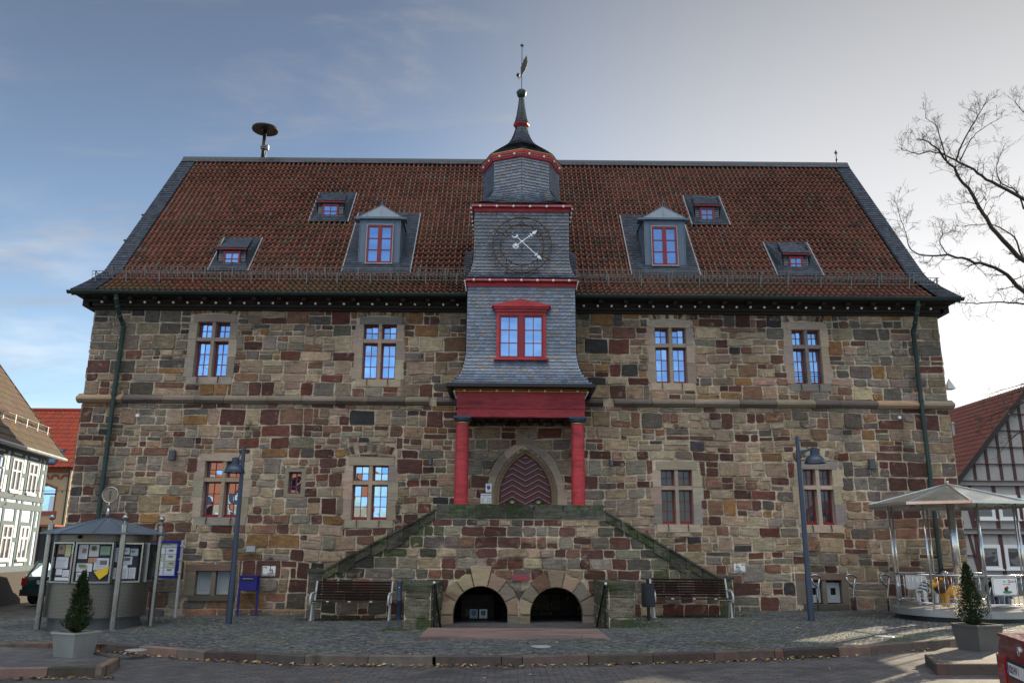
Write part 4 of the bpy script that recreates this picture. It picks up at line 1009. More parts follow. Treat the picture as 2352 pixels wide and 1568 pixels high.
masonry(sw, LX1, RX1, -.05, 2.38, rng, sf, stair_col, hh=(.18,.30), ww=(.22,.58), split=.12, clips=(keep_out, lcl, rcl, tcl), joint=.026)
masonry(sw, LX0, LX1, -.05, 1.12, rng, sf, stair_col, hh=(.25,.5), ww=(.37,.5), split=0)
masonry(sw, RX1, RX0, .05, 1.02, rng, sf, stair_col, hh=(.25,.5), ww=(.37,.5), split=0)
masonry(sw, -2.4, 2.0, -1.05, -.05, rng, sf, stair_col, clips=(keep_out,))
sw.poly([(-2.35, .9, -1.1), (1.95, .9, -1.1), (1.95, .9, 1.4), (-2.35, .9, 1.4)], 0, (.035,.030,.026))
masonry(sw, -2.35, 1.95, -1.05, 1.4, rng, lambda u, v, d: (u, .9-d, v), lambda u, v, r: tuple(q*.38 for q in pick(dict(tan=1, grey=2, dgrey=2, mar=1), r)))  # passage back wall and backing coloured dark to stand for the shade inside
sw.box(.95, 1.05, -1.05, .9, -1.05, 1.4, 0, (.05,.04,.035)) if False else None
for x, s in ((LX0, -1), (RX0, 1)):
    q = [(x, SY, -.2), (x, 0, -.2), (x, 0, 1.1), (x, SY, 1.1)]; sw.poly(q if s > 0 else q[::-1], 1)
    masonry(sw, SY, 0, -.05, 1.1, rng, (lambda u, v, d: (x+d, u, v)) if s > 0 else (lambda u, v, d: (x-d, SY-u, v)), stair_col, hh=(.25,.4), ww=(.3,.6), split=0)
# inner side of the parapet, cellar passage
sw.poly([(-2.22, SY+.30, 1.9), (-2.22, SY+.30, 2.6), (1.9, SY+.30, 2.6), (1.9, SY+.30, 1.9)], 1)
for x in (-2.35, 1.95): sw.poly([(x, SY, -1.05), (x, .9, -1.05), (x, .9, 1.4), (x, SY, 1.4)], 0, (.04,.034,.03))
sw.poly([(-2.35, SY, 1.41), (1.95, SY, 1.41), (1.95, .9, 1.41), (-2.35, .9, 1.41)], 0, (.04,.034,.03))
for c, z, r in ARC:     # arch soffits, .35 deep
    pts = [(c-r, -1.05)]+[(c-r*math.cos(t*math.pi/18), z+r*math.sin(t*math.pi/18)) for t in range(19)]+[(c+r, -1.05)]
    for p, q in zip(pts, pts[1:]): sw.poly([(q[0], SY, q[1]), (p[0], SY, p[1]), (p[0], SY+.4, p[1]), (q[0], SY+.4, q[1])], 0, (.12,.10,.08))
    outer = [(c-r-.3, -1.05), (c-r-.3, 1.4), (c+r+.3, 1.4), (c+r+.3, -1.05)]
sw.poly([(ARC[0][0]+ARC[0][2], SY+.4, -1.05), (ARC[1][0]-ARC[1][2], SY+.4, -1.05), (ARC[1][0]-ARC[1][2], SY+.4, .2), (ARC[0][0]+ARC[0][2], SY+.4, .2)][::-1], 1)
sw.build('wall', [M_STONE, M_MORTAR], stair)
vo = MB()
for ai, (c, z, r) in enumerate(ARC):
    edges = [0, 27, 51, 76, 104, 128, 152, 180] if ai == 0 else [0, 28, 53, 78, 103, 131, 155, 180]
    R1 = [.25,.31,.35,.50,.34,.36,.34] if ai == 0 else [.36,.34,.35,.40,.36,.31,.25]
    for i in range(7):
        a0, a1 = R_(edges[i]+.5), R_(edges[i+1]-.5); n = 5; rr_ = r+R1[i]; inner = []; outer = []
        for k in range(n+1):
            t = lerp(a0, a1, k/n); inner.append((c+r*math.cos(t), z+r*math.sin(t)))
        for k in range(n+1):
            t = lerp(a1, a0, k/n); rk = rr_ if i in (3,) else r+R1[i]*(1+.06*math.sin(k*1.3+i)); rx = rk
            u = c+rx*math.cos(t); v = z+rx*math.sin(t)
            outer.append((u, v))
        col = pick(dict(tan=2.8, pink=1.2, red=.6, grey=.9, mar=.15), rng)
        stone(vo, (inner+outer)[::-1] if False else inner+outer, rng, sf, col, .046, .052)
    for u0, u1 in (((c-r-.36, c-r) if ai == 0 else (c-r-.26, c-r)), ((c+r, c+r+.26) if ai == 0 else (c+r, c+r+.36))):
        for zz0, zz1 in ((-.24, .14), (-.66, -.25), (-1.05, -.67)):
            stone(vo, [(u0+.006, zz0), (u1-.002, zz0), (u1-.002, zz1), (u0+.006, zz1)], rng, sf, pick(dict(tan=1.5, grey=1, mar=.5, dgrey=.4), rng), .046, .052)
fix_normals(vo.build('arch_stones', M_ASHLAR, stair))
cp = MB(); dcol = lambda: gain((.066,.068,.058), .75, 1.3)
jx = [-2.22, onY(1094,1170,SY).x, onY(1161,1170,SY).x, onY(1227,1170,SY).x, onY(1293,1170,SY).x, 1.90]
for a, b in zip(jx, jx[1:]): cp.box(a+.010, b-.010, SY-.045, SY+.32, 2.40, 2.73, 0, dcol())
def slope_cap(xa, xb, n):
    for i in range(n):
        a, b = lerp(xa, xb, i/n), lerp(xa, xb, (i+1)/n); a, b = min(a, b)+.008, max(a, b)-.008
        za, zb = slope(a), slope(b); th = rng.choice((.24,.32,.40,.46)); c = gain(rng.choice(((.078,.074,.058), (.060,.062,.044), (.115,.108,.084), (.066,.060,.050))), .7, 1.45)
        def bx_(y0, y1, u0, u1, o0, o1):
            P = [(u0, y0, slope(u0)+o0), (u1, y0, slope(u1)+o0), (u1, y0, slope(u1)+o1), (u0, y0, slope(u0)+o1), (u0, y1, slope(u0)+o0), (u1, y1, slope(u1)+o0), (u1, y1, slope(u1)+o1), (u0, y1, slope(u0)+o1)]
            cp.add(P, [(0,1,2,3),(7,6,5,4),(0,4,5,1),(1,5,6,2),(2,6,7,3),(3,7,4,0)], 0, c)
        bx_(SY-.058, SY+.31, a, b, -th, -.05); bx_(SY-.085, SY+.34, a-.004, b+.004, -.05, .0)
slope_cap(LX1, -2.24, 7); slope_cap(1.92, RX1, 7)
cp.box(LX0-.03, LX1+.02, SY-.05, SY+.35, 1.10, 1.18, 0, dcol()); cp.box(RX1-.02, RX0+.03, SY-.05, SY+.35, 1.0, 1.08, 0, dcol())
cp.build('coping', M_MOSS, stair)
sp = MB(); sp.box(-2.3, 1.95, SY+.32, -.03, 1.45, 1.9, 0, (.16,.135,.11))
for k in range(10):
    z = 1.9-.175*(k+1); sp.box(-2.3-.27*(k+1), -2.3-.27*k, SY+.32, -.03, -.1, z, 0, (.16,.135,.11)); sp.box(1.95+.27*k, 1.95+.27*(k+1), SY+.32, -.03, -.1, z, 0, (.16,.135,.11))
sp.build('steps', M_ASHLAR, stair)
# pit in front of the arches
PX0, PX1, PY0, PY1 = -2.03, 1.63, -4.50, SY
pit = MB(); sc_ = (.15,.13,.11)
for k in range(6): pit.box(PX0, PX1, PY0+.28*k, PY0+.28*(k+1), -1.2, .05-.185*(k+1), 0, sc_)
pit.box(-2.35, 1.95, PY0+1.68, .9, -1.2, -1.06, 0, (.06,.052,.045))
pit.build('cellar_steps', M_ASHLAR, stair)
for nm, xa, xb, ztop in (('l', -2.58, -2.04, .93), ('r', 1.63, 2.17, .98)):
    m = MB(); col = lambda: gain((.130,.118,.092) if rng.random() < .6 else (.088,.085,.062), .75, 1.3)
    inner = xb if nm == 'l' else xa
    y = -4.34; m.box(xa, xb, -4.32, SY, -1.1, ztop-.10, 1)
    masonry(m, xa, xb, -.1, ztop-.1, rng, lambda u, v, d: (u, -4.32-d, v), lambda u, v, r: col(), hh=(.36,.46), ww=(.5,.6), split=0, joint=.016)
    g_ = (lambda u, v, d: (xb+d, u, v)) if nm == 'l' else (lambda u, v, d: (xa-d, SY-4.32-u, v))
    masonry(m, -4.32, SY, -1.0, ztop-.1, rng, g_, lambda u, v, r: col(), hh=(.25,.4), ww=(.3,.6), split=.2)
    m.box(xa-.02, xb+.02, -4.36, SY, ztop-.10, ztop, 0, (.080,.082,.062))
    o = m.build('stone_pier', [M_MOSS, M_MORTAR], origin=((xa+xb)/2, -4.1, .08))
    tag(o, 'mossy low stone pier and cheek wall left of the cellar steps' if nm == 'l' else 'mossy low stone pier and cheek wall right of the cellar steps, near the litter bin', 'stone pier', 'piers flanking the cellar steps')
    h = MB(); x = inner+(.07 if nm == 'l' else -.07); h.tube([(x, -4.45, .99), (x, -4.38, 1.0), (x, -2.0, -.30)], .022, 8); h.tube([(x, -4.2, -.3), (x, -4.2, .88)], .018, 8); h.tube([(x, -4.15, .80), (inner, -4.15, .80)], .014, 6)
    h.sphere((x, -4.45, .99), .03, 10, m=1)
    hr = h.build('handrail', [M_BLACK, M_SILVER], origin=(x, -4.2, 0)); tag(hr, 'black handrail sloping down the left side of the cellar steps' if nm == 'l' else 'black handrail sloping down the right side of the cellar steps', 'handrail', 'handrails of the cellar steps')

# ------------------------------------------------------------------ ground
def ground_mat(name, kind):
    m = bpy.data.materials.new(name); m.use_nodes = True; nt = m.node_tree; N = nt.nodes; L = nt.links; b = N['Principled BSDF']; b.inputs['Specular IOR Level'].default_value = .4
    tc = N.new('ShaderNodeTexCoord'); mp = N.new('ShaderNodeMapping'); L.new(tc.outputs['Object'], mp.inputs[0])
    def mixc(f, a, c2):
        q = N.new('ShaderNodeMix'); q.data_type = 'RGBA'
        for s_, v in ((0, f), (6, a), (7, c2)):
            if hasattr(v, 'is_linked') or hasattr(v, 'links'): L.new(v, q.inputs[s_])
            elif isinstance(v, (float, int)): q.inputs[s_].default_value = v
            else: q.inputs[s_].default_value = (*v, 1)
        return q.outputs[2]
    def noise(sc_, det=5, vec=None):
        n = N.new('ShaderNodeTexNoise'); n.inputs['Scale'].default_value = sc_; n.inputs['Detail'].default_value = det; L.new(vec or tc.outputs['Object'], n.inputs['Vector']); return n
    def ramp(v, a, c2, lo=0.0, hi=1.0):
        r = N.new('ShaderNodeMapRange'); r.interpolation_type = 'SMOOTHSTEP'; r.inputs[1].default_value = a; r.inputs[2].default_value = c2; r.inputs[3].default_value = lo; r.inputs[4].default_value = hi; L.new(v, r.inputs[0]); return r.outputs[0]
    n0 = noise(2.2, 4); ad = N.new('ShaderNodeMix'); ad.data_type = 'VECTOR' if hasattr(ad, 'data_type') else ad.data_type
    if kind == 'sett':
        vo_ = N.new('ShaderNodeTexVoronoi'); vo_.feature = 'F1'; vo_.inputs['Scale'].default_value = 9.5; vo_.inputs['Randomness'].default_value = .62; L.new(mp.outputs[0], vo_.inputs['Vector'])
        ve = N.new('ShaderNodeTexVoronoi'); ve.feature = 'DISTANCE_TO_EDGE'; ve.inputs['Scale'].default_value = 9.5; ve.inputs['Randomness'].default_value = .62; L.new(mp.outputs[0], ve.inputs['Vector'])
        mp.inputs['Rotation'].default_value = (0, 0, .4); mp.inputs['Scale'].default_value = (1, 1.15, 0)
        base = mixc(vo_.outputs['Color'], (.050,.058,.070), (.115,.125,.140))
        sepc = N.new('ShaderNodeSeparateColor'); L.new(vo_.outputs['Color'], sepc.inputs[0])
        base = mixc(sepc.outputs[0], (.054,.070,.092), (.165,.180,.202)); base = mixc(ramp(sepc.outputs[1], .86, .9), base, (.21,.19,.175))
        edge = ramp(ve.outputs['Distance'], .02, .10); joint = mixc(ramp(noise(.55, 4).outputs[0], .42, .56), (.030,.028,.026), (.042,.060,.018))
        base = mixc(edge, joint, base)
        mo_ = ramp(noise(.35, 6).outputs[0], .56, .72, 0, .6); base = mixc(mo_, base, (.040,.052,.022))
        hgt = ramp(ve.outputs['Distance'], 0.0, .22); rough = .78; st_, di_ = .7, .022; b.inputs['Specular IOR Level'].default_value = .22
    elif kind == 'paver':
        br = N.new('ShaderNodeTexBrick'); br.inputs['Scale'].default_value = 1.0; br.inputs['Brick Width'].default_value = .21; br.inputs['Row Height'].default_value = .105; br.inputs['Mortar Size'].default_value = .007; br.inputs['Bias'].default_value = -.2
        br.inputs['Color1'].default_value = (.076,.078,.086,1); br.inputs['Color2'].default_value = (.128,.127,.134,1); br.inputs['Mortar'].default_value = (.022,.021,.020,1); L.new(mp.outputs[0], br.inputs['Vector'])
        base = br.outputs[0]; base = mixc(ramp(noise(.9, 6).outputs[0], .52, .66, 0, .65), base, (.040,.041,.046)); base = mixc(ramp(noise(2.8, 6).outputs[0], .58, .72, 0, .5), base, (.14,.125,.11))
        inv = N.new('ShaderNodeMath'); inv.operation = 'SUBTRACT'; inv.inputs[0].default_value = 1; L.new(br.outputs['Fac'], inv.inputs[1]); hgt = inv.outputs[0]; rough = .62; st_, di_ = .5, .012
    else:
        nn = noise(60, 3); base = mixc(nn.outputs[0], (.032,.033,.036), (.075,.075,.078)); base = mixc(ramp(noise(.6, 5).outputs[0], .5, .7, 0, .6), base, (.085,.08,.08)); hgt = nn.outputs[0]; rough = .75; st_, di_ = .3, .006
    nz = noise(30, 4); mul = N.new('ShaderNodeMapRange'); mul.inputs[3].default_value = .72; mul.inputs[4].default_value = 1.28; L.new(nz.outputs[0], mul.inputs[0])
    vm = N.new('ShaderNodeVectorMath'); vm.operation = 'MULTIPLY'; L.new(base, vm.inputs[0]); L.new(mul.outputs[0], vm.inputs[1]); L.new(vm.outputs[0], b.inputs['Base Color'])
    rr = ramp(noise(3, 4).outputs[0], .3, .7, rough-.15, rough+.15); L.new(rr, b.inputs['Roughness'])
    hh = N.new('ShaderNodeMath'); hh.operation = 'MULTIPLY_ADD'; hh.inputs[1].default_value = 1.0; L.new(hgt, hh.inputs[0]); sc2 = N.new('ShaderNodeMath'); sc2.operation = 'MULTIPLY'; sc2.inputs[1].default_value = .3; L.new(nz.outputs[0], sc2.inputs[0]); L.new(sc2.outputs[0], hh.inputs[2])
    bp = N.new('ShaderNodeBump'); bp.inputs['Strength'].default_value = st_; bp.inputs['Distance'].default_value = di_; L.new(hh.outputs[0], bp.inputs['Height']); L.new(bp.outputs[0], b.inputs['Normal'])
    N.remove(ad); return m
M_SETT = ground_mat('granite setts', 'sett'); M_PAVER = ground_mat('grey concrete pavers', 'paver'); M_ASPH = ground_mat('street asphalt', 'asphalt')
M_KERB = mat('reddish kerb sandstone', attr=True, rough=.85, var=.25, nscale=6, bump=.35, bscale=40, spec=.2, col2=(.055,.055,.038), m2=(.52,.68), s2=2.0)
M_SLAB = mat('pink sandstone slab', (.21,.145,.135), rough=.8, var=.18, nscale=3, bump=.2, col2=(.13,.09,.09), m2=(.48,.6), s2=1.6, stretch=(.5,2,1))
DR = .13
kp = [(232,1478),(470,1496),(700,1506),(1000,1508),(1200,1508),(1500,1503),(1800,1493),(2000,1484),(2180,1469),(2330,1458)]
KP = [Vector((onG(*p).x, onG(*p).y)) for p in kp]
KP = [Vector((-40, -3.2)), Vector((-22, -4.2)), Vector((-13.5, -5.2)), Vector((-9.6, -6.45))]+KP+[KP[-1]+Vector((1.8, 1.0)), KP[-1]+Vector((4.5, 2.2)), Vector((24, 2))]
def kerb_y(x):
    for a, b in zip(KP, KP[1:]):
        if a.x <= x <= b.x: return lerp(a.y, b.y, (x-a.x)/(b.x-a.x))
    return KP[0].y if x < KP[0].x else KP[-1].y
pz = MB(); xs = sorted({*[-26+i*.5 for i in range(97)], PX0, PX1}); 
for a, b in zip(xs, xs[1:]):
    m_ = (a+b)/2
    def q(y0a, y0b, y1a, y1b):
        n = 6
        for k in range(n): pz.poly([(a, lerp(y0a, y1a, k/n), gz(a)), (b, lerp(y0b, y1b, k/n), gz(b)), (b, lerp(y0b, y1b, (k+1)/n), gz(b)), (a, lerp(y0a, y1a, (k+1)/n), gz(a))])
    yl = 30 if m_ > -12.6 else max(kerb_y(m_)+.3, -1.2+(m_+12.6)*.25)
    if PX0 < m_ < PX1: q(kerb_y(a), kerb_y(b), PY0, PY0)
    else: q(kerb_y(a), kerb_y(b), .3 if m_ > -12.0 and m_ < 11.5 else yl, .3 if m_ > -12.0 and m_ < 11.5 else yl)
tag(pz.build('plaza', M_SETT), kind='structure')
rd = MB()
for i in range(24):
    a, b = -26+i*2, -24+i*2
    for j in range(12): rd.poly([(a, -34+j*3.2, gz(a)-DR), (b, -34+j*3.2, gz(b)-DR), (b, -30.8+j*3.2, gz(b)-DR), (a, -30.8+j*3.2, gz(a)-DR)])
tag(rd.build('road', M_PAVER), kind='structure')
gm = MB(); gm.poly([(-500,-500,-.42),(500,-500,-.42),(500,500,-.42),(-500,500,-.42)]); tag(gm.build('ground', M_ASPH), kind='structure')
st_ = MB()    # the lower street left of the hall
for i in range(16):
    a, b = -44+i*2, -42+i*2
    st_.poly([(a, -6, gz(a)-.11), (b, -6, gz(b)-.11), (b, 60, gz(b)-.14), (a, 60, gz(a)-.14)])
tag(st_.build('side_street', M_ASPH), kind='structure')
# kerb in single stones
kb = MB(); acc = 0; dist = []
def walk(pts, step, fn):
    rest = 0; prev = None
    for a, b in zip(pts, pts[1:]):
        L_ = (b-a).length; t = 0
        while t < L_-.05:
            t2 = min(L_, t+step); fn(a.lerp(b, t/L_), a.lerp(b, t2/L_)); t = t2
def kstone(a, b, w_=.16, top=.012, drop=DR+.06, inset=.006):
    d = (b-a).normalized(); n = Vector((-d.y, d.x)); a, b = a+d*inset, b-d*inset; c = pick(dict(red=.5, pink=.25, grey=1.2, dgrey=1), rng); c = tuple(lerp(q, sum(c)/3, .35)*f_ for q, f_ in zip(c, (.66, .60, .62)))
    za, zb = gz(a.x)+top, gz(b.x)+top; ch = .02
    P = [(a, 0, -drop), (b, 0, -drop), (b, 0, -ch), (a, 0, -ch), (b, ch, 0), (a, ch, 0), (b, w_, 0), (a, w_, 0), (b, w_, -drop), (a, w_, -drop)]
    V_ = [((p+n*o).x, (p+n*o).y, (za if p is a else zb)+z) for p, o, z in P]
    kb.add(V_, [(0,1,2,3),(3,2,4,5),(5,4,6,7),(7,6,8,9),(0,3,5,7,9),(1,8,6,4,2)], 0, c)
walk(KP[3:-1], 1.0, kstone)
kbo = kb.build('kerb', M_KERB); fix_normals(kbo); tag(kbo, kind='structure')
def island(name, pts, edges):
    global kb
    P = [Vector((onG(*p).x, onG(*p).y)) for p in pts]; kb = MB(); m = MB()
    ar = sum(P[i].x*P[(i+1) % len(P)].y-P[(i+1) % len(P)].x*P[i].y for i in range(len(P)))
    m.poly([(p.x, p.y, gz(p.x)-.002) for p in (P if ar > 0 else P[::-1])]); tag(m.build(name, M_PAVER), kind='structure')
    for i, j in edges: walk([P[i], P[j]], 1.0, lambda a, b: kstone(a, b, .12))
    o = kb.build('island_kerb', M_KERB); fix_normals(o); tag(o, kind='structure')
island('planter_island', [(-420,1545),(241,1531),(277,1509),(185,1488),(-420,1478)], ((0,1),(1,2),(2,3)))
island('planter_island', [(2151,1526),(2560,1527),(2560,1488),(2170,1486),(2123,1502)], ((4,0),(0,1)))
sl2 = MB(); zq = gz(0)+.02
sl2.box(-2.06, 1.62, -6.36, -4.50, -.15, zq+.0); tag(sl2.build('stone_landing', M_SLAB), kind='structure')
for x, y in ((-6.6,-7.6), (.1,-7.6), (6.3,-6.5)):
    m = MB(); m.lathe([(.001,gz(x)+.012),(.16,gz(x)+.012),(.17,gz(x)+.004)], x, y, 20); o = m.build('drain_cover', M_PLATE, origin=(x, y, gz(x)))
    tag(o, {-6.6:'pale round cover set in the setts at left, behind the kerb',.1:'pale round cover set in the setts in front of the stone landing',6.3:'pale round cover set in the sunlit setts at right'}[x], 'drain cover', 'pale covers in the setts')
# fallen leaves
lv = MB(); lc = [(.30,.17,.05),(.22,.11,.035),(.36,.25,.10),(.16,.075,.03),(.42,.36,.22)]
def leaf(x, y, z, s):
    a = rng.uniform(0, 6.28); c, s_ = math.cos(a)*s, math.sin(a)*s; t = rng.uniform(-.5, .5)*s; t2 = rng.uniform(0, .6)*s
    lv.poly([(x-c, y-s_, z+.006), (x-s_*.6, y+c*.6, z+.006+t2), (x+c, y+s_, z+.008+abs(t)), (x+s_*.6, y-c*.6, z+.006)], 0, rng.choice(lc))
for i in range(900):
    x = rng.uniform(-13, 11); y = rng.uniform(-8, -.3) if rng.random() < .75 else rng.uniform(-13, -8.5)
    if PX0-.6 < x < PX1+.6 and y > -4.6: continue
    if LX0 < x < RX0 and y > SY-.08: continue
    dz = 0 if y > kerb_y(x) else -DR
    if dz and rng.random() < .7: continue
    leaf(x, y, gz(x)+dz+.004, rng.uniform(.012, .032))
for i in range(620):
    x = rng.uniform(-8.5, 5) if rng.random() < .8 else rng.uniform(-12, 9); leaf(x, kerb_y(x)-abs(rng.gauss(.05, .10)), gz(x)-DR+.004+rng.uniform(0, .02), rng.uniform(.02, .045))
for i in range(130): x = rng.uniform(-9, -5.9); p0 = onG(241,1531); leaf(x, p0.y-.1-abs(rng.gauss(0, .10))+(x-p0.x)*-.05, gz(x)-DR+.01, rng.uniform(.02, .05))
for i in range(160): x = rng.uniform(-5.2, -2.6) if rng.random() < .6 else rng.uniform(2.2, 4.9); leaf(x, SY-abs(rng.gauss(.1, .2)), gz(x)+.006, rng.uniform(.015, .035))
M_LEAF = mat('dry leaf', attr=True, rough=.7, var=.2); tag(lv.build('fallen_leaves', M_LEAF), 'scattered brown autumn leaves on the setts and along the kerb', 'fallen leaves', kind='stuff')
# tufts of grass and moss at the wall foot
gs = MB()
for i in range(2600):
    r = rng.random()
    if r < .45: x = rng.uniform(LX0-.2, -2.6); y = SY-abs(rng.gauss(0, .22))
    elif r < .75: x = rng.uniform(2.2, RX0+.4); y = SY-abs(rng.gauss(0, .2))
    elif r < .9: x = rng.uniform(2.2, 2.9); y = -4.3+rng.gauss(.5, .5)
    else: x = rng.uniform(-3, -2.5); y = rng.uniform(-4.6, -4.2)
    h = rng.uniform(.012, .045); a = rng.uniform(0, 6.28); dx, dy = math.cos(a)*.008, math.sin(a)*.008
    gs.poly([(x-dx, y-dy, gz(x)), (x+dx, y+dy, gz(x)), (x+rng.uniform(-.02, .02), y+rng.uniform(-.02, .02), gz(x)+h)], 0, (rng.uniform(.03,.06), rng.uniform(.06,.10), .015))
M_GRASS = mat('short grass', attr=True, rough=.8, var=.2); tag(gs.build('grass_tufts', M_GRASS), 'short green tufts growing at the foot of the staircase', 'grass', kind='stuff')
# ------------------------------------------------------------------ street furniture
def local(name, root): return root
# benches (built about their own origin, then copied)
bench = thing('park_bench', (0, 0, 0), 'dark brown slatted park bench left of the cellar steps, beside the two bollards', 'bench', 'benches against the staircase')
m = MB()
for k in range(7):
    t = k/6; m.bar((-.86, lerp(.02, .16, t), lerp(.48, .84, t)), (.86, lerp(.02, .16, t), lerp(.48, .84, t)), .018, .042, (0, -.36, .93))
m.build('backrest', M_BROWN, bench)
m = MB()
for k in range(6): m.bar((-.86, lerp(-.44, -.04, k/5), lerp(.44, .41, k/5)), (.86, lerp(-.44, -.04, k/5), lerp(.44, .41, k/5)), .058, .03)
for x in (-.5, 0, .5): m.box(x-.03, x+.03, -.475, -.462, .425, .445, 1)
m.build('seat', [M_BROWN, M_SILVER], bench)
for x in (-.90, .90):
    m = MB(); m.tube([(x, -.30, .0), (x, -.26, .18), (x, -.20, .37)], .026, 8); m.tube([(x, .0, .0), (x, -.06, .20), (x, -.10, .38)], .020, 8); m.tube([(x, -.46, .36), (x, -.49, .44), (x, -.46, .54), (x, -.36, .60), (x, -.18, .61), (x, .03, .60)], .024, 8); m.tube([(x, -.46, .39), (x, .0, .375), (x, .04, .5), (x, .17, .86)], .022, 8)
    m.box(x-.04, x+.04, -.34, -.24, 0, .015); m.box(x-.03, x+.03, -.03, .05, 0, .014)
    m.build('side_frame', M_WHITEMETAL, bench, auto=50)
bench.location = (-4.10, -1.78, gz(-4.1)); 
dup(bench, (3.85, -1.80, gz(3.85)), 0, 'dark brown slatted park bench right of the cellar steps, beside the litter bin')
# bollards
zt = onY(915,1330,-1.9).z-gz(-3)
bo = thing('bollard', (0, 0, 0), 'slim dark blue steel bollard standing nearest the left bench', 'bollard', 'dark bollards before the staircase'); m = MB()
m.lathe([(.072,0),(.072,.03),(.064,.035),(.064,zt*.45),(.067,zt*.455),(.067,zt*.49),(.064,zt*.495),(.064,zt-.07),(.074,zt-.065),(.074,zt-.045),(.05,zt-.012),(.001,zt)], 0, 0, 20); m.build('post', M_LAMPBLUE, bo, auto=40)
m = MB(); m.sphere((0, -.066, zt*.80), .012, 8); m.build('lock', M_SILVER, bo)
bo.location = (-3.0, -1.85, gz(-3)); b2x = onY(948,1380,-1.78).x; dup(bo, (b2x, -1.78, gz(b2x)), 0, 'slim dark blue steel bollard half hidden behind the left mossy pier')
# litter bin
X = onY(1489,1380,-2.75).x; bn = thing('litter_bin', (X, -2.75, gz(X)), 'grey cylindrical litter bin on a post beside the right bench', 'litter bin'); z0 = gz(X)
m = MB(); m.tube([(X, -2.75, z0), (X, -2.75, z0+.92)], .035, 10); m.lathe([(.001,z0+.93),(.155,z0+.925),(.165,z0+.905),(.001,z0+.90)], X, -2.75, 24); m.build('post', M_BLACK, bn, auto=40)
m = MB(); m.lathe([(.001,z0+.30),(.14,z0+.30),(.15,z0+.33),(.150,z0+.78),(.155,z0+.80),(.135,z0+.80),(.135,z0+.4)], X, -2.75, 28); m.build('body', mat('grey bin enamel', (.055,.06,.07), rough=.4, metal=.3, var=.1), bn, auto=40)
m = MB(); m.box(X-.045, X+.045, -2.75-.158, -2.75-.148, z0+.715, z0+.75); m.build('slot', M_BLACK, bn)
# street lamps
def lamp(foot, top, arm, label):
    F = onG(*foot); Y = F.y; T = onY(*top, Y); x = F.x; zt = T.z; z0 = gz(x)
    r = thing('street_lamp', (x, Y, z0), label, 'street lamp', 'blue grey street lamps'); m = MB(); s = 1 if arm > 0 else -1
    m.lathe([(.072,z0),(.070,z0+.9),(.062,z0+1.0),(.046,zt-.5),(.042,zt-.04),(.001,zt)], x, Y, 16); m.build('pole', M_LAMPBLUE, r, auto=40)
    m = MB(); hx = x+arm; m.bar((x, Y, zt-.42), (hx, Y, zt-.30), .05, .06); m.bar((x, Y, zt-.06), (x+arm*.62, Y, zt-.30), .02, .02); m.build('arm', M_LAMPBLUE, r)
    m = MB(); zh = zt-.64; m.lathe([(.225,zh),(.226,zh+.02),(.218,zh+.06),(.195,zh+.11),(.155,zh+.155),(.105,zh+.185),(.088,zh+.20),(.070,zh+.345),(.001,zh+.355)], hx, Y, 28); m.lathe([(.24,zh-.005),(.24,zh+.012),(.20,zh+.012)], hx, Y, 28)
    for k in range(8): a = k*math.pi/4; m.bar((hx+.09*math.cos(a), Y+.09*math.sin(a), zh+.19), (hx+.072*math.cos(a), Y+.072*math.sin(a), zh+.34), .012, .02)
    h = m.build('lamp_shade', M_LAMPBLUE, r, auto=40)
    m = MB(); m.lathe([(.001,zh+.012),(.21,zh+.012)], hx, Y, 24); m.build('diffuser', M_GLASSD, h)
lamp((525,1432), (553,1022), -.17, 'blue grey street lamp in front of the left wall, head turned left'); lamp((1864,1425), (1847,999), .37, 'blue grey street lamp before the right wall, head turned right')
# wall lamps
for i, (px, py, h, lb) in enumerate(((397,1046,.27,'grey cylinder wall lamp left of the lower left window'), (989,1060,.17,'small dark cylinder wall lamp beside the left porch column'), (1404,1063,.17,'small dark cylinder wall lamp beside the right porch column'), (2001,1066,.27,'grey cylinder wall lamp between right street lamp and downpipe'))):
    p = onY(px, py, -.12); r = .095 if h > .2 else .062; m = MB(); m.lathe([(.001,p.z-h/2),(r*.85,p.z-h/2),(r,p.z-h/2+.01),(r,p.z+h/2-.01),(r*.9,p.z+h/2),(.001,p.z+h/2)], p.x, -.03-r-.03, 20)
    o = thing('wall_lamp', (p.x, 0, p.z), lb, 'wall lamp', 'cylinder lamps on the facade'); m.build('body', mat('lamp grey', (.085,.09,.10), rough=.4, metal=.4, var=.1), o, auto=40)
    m = MB(); m.box(p.x-.035, p.x+.035, -.07, -.005, p.z-.04, p.z+.04); m.build('bracket', M_BLACK, o)
# festoon lights
bulb_me = None
def festoon(label, runs, out, cord=True, size=.026):
    global bulb_me
    first = Vector(runs[0][0]); r = thing('light_string', first, label, 'light string', 'bulb strings on the town hall')
    c = MB(); k = 0
    for a, b, n in runs:
        a, b = Vector(a), Vector(b)
        if cord: c.tube([a, b], .008, 5)
        for i in range(n):
            p = a.lerp(b, (i+.5)/n)
            if bulb_me is None:
                m = MB(); m.sphere((0,0,0), .034, 10); m.tube([(0,.03,.005), (0,.06,.01)], .016, 6); o = m.build('bulb', M_BULB, smooth=True); bulb_me = o.data
            else: o = bpy.data.objects.new('bulb', bulb_me); COLL.objects.link(o)
            o.parent = r; o.location = p+Vector(out if not callable(out) else out(p))-first
    if cord: c.build('cord', M_WHITEMETAL, r)
yb = -1.32
festoon('bulb string along the red cornice below the clock', [((TX-1.50, -.1, 8.60), (TX-1.50, yb, 8.60), 6), ((TX-1.48, yb, 8.60), (TX+1.48, yb, 8.60), 7), ((TX+1.50, yb, 8.60), (TX+1.50, -.1, 8.60), 6)], (0, -.01, -.01))
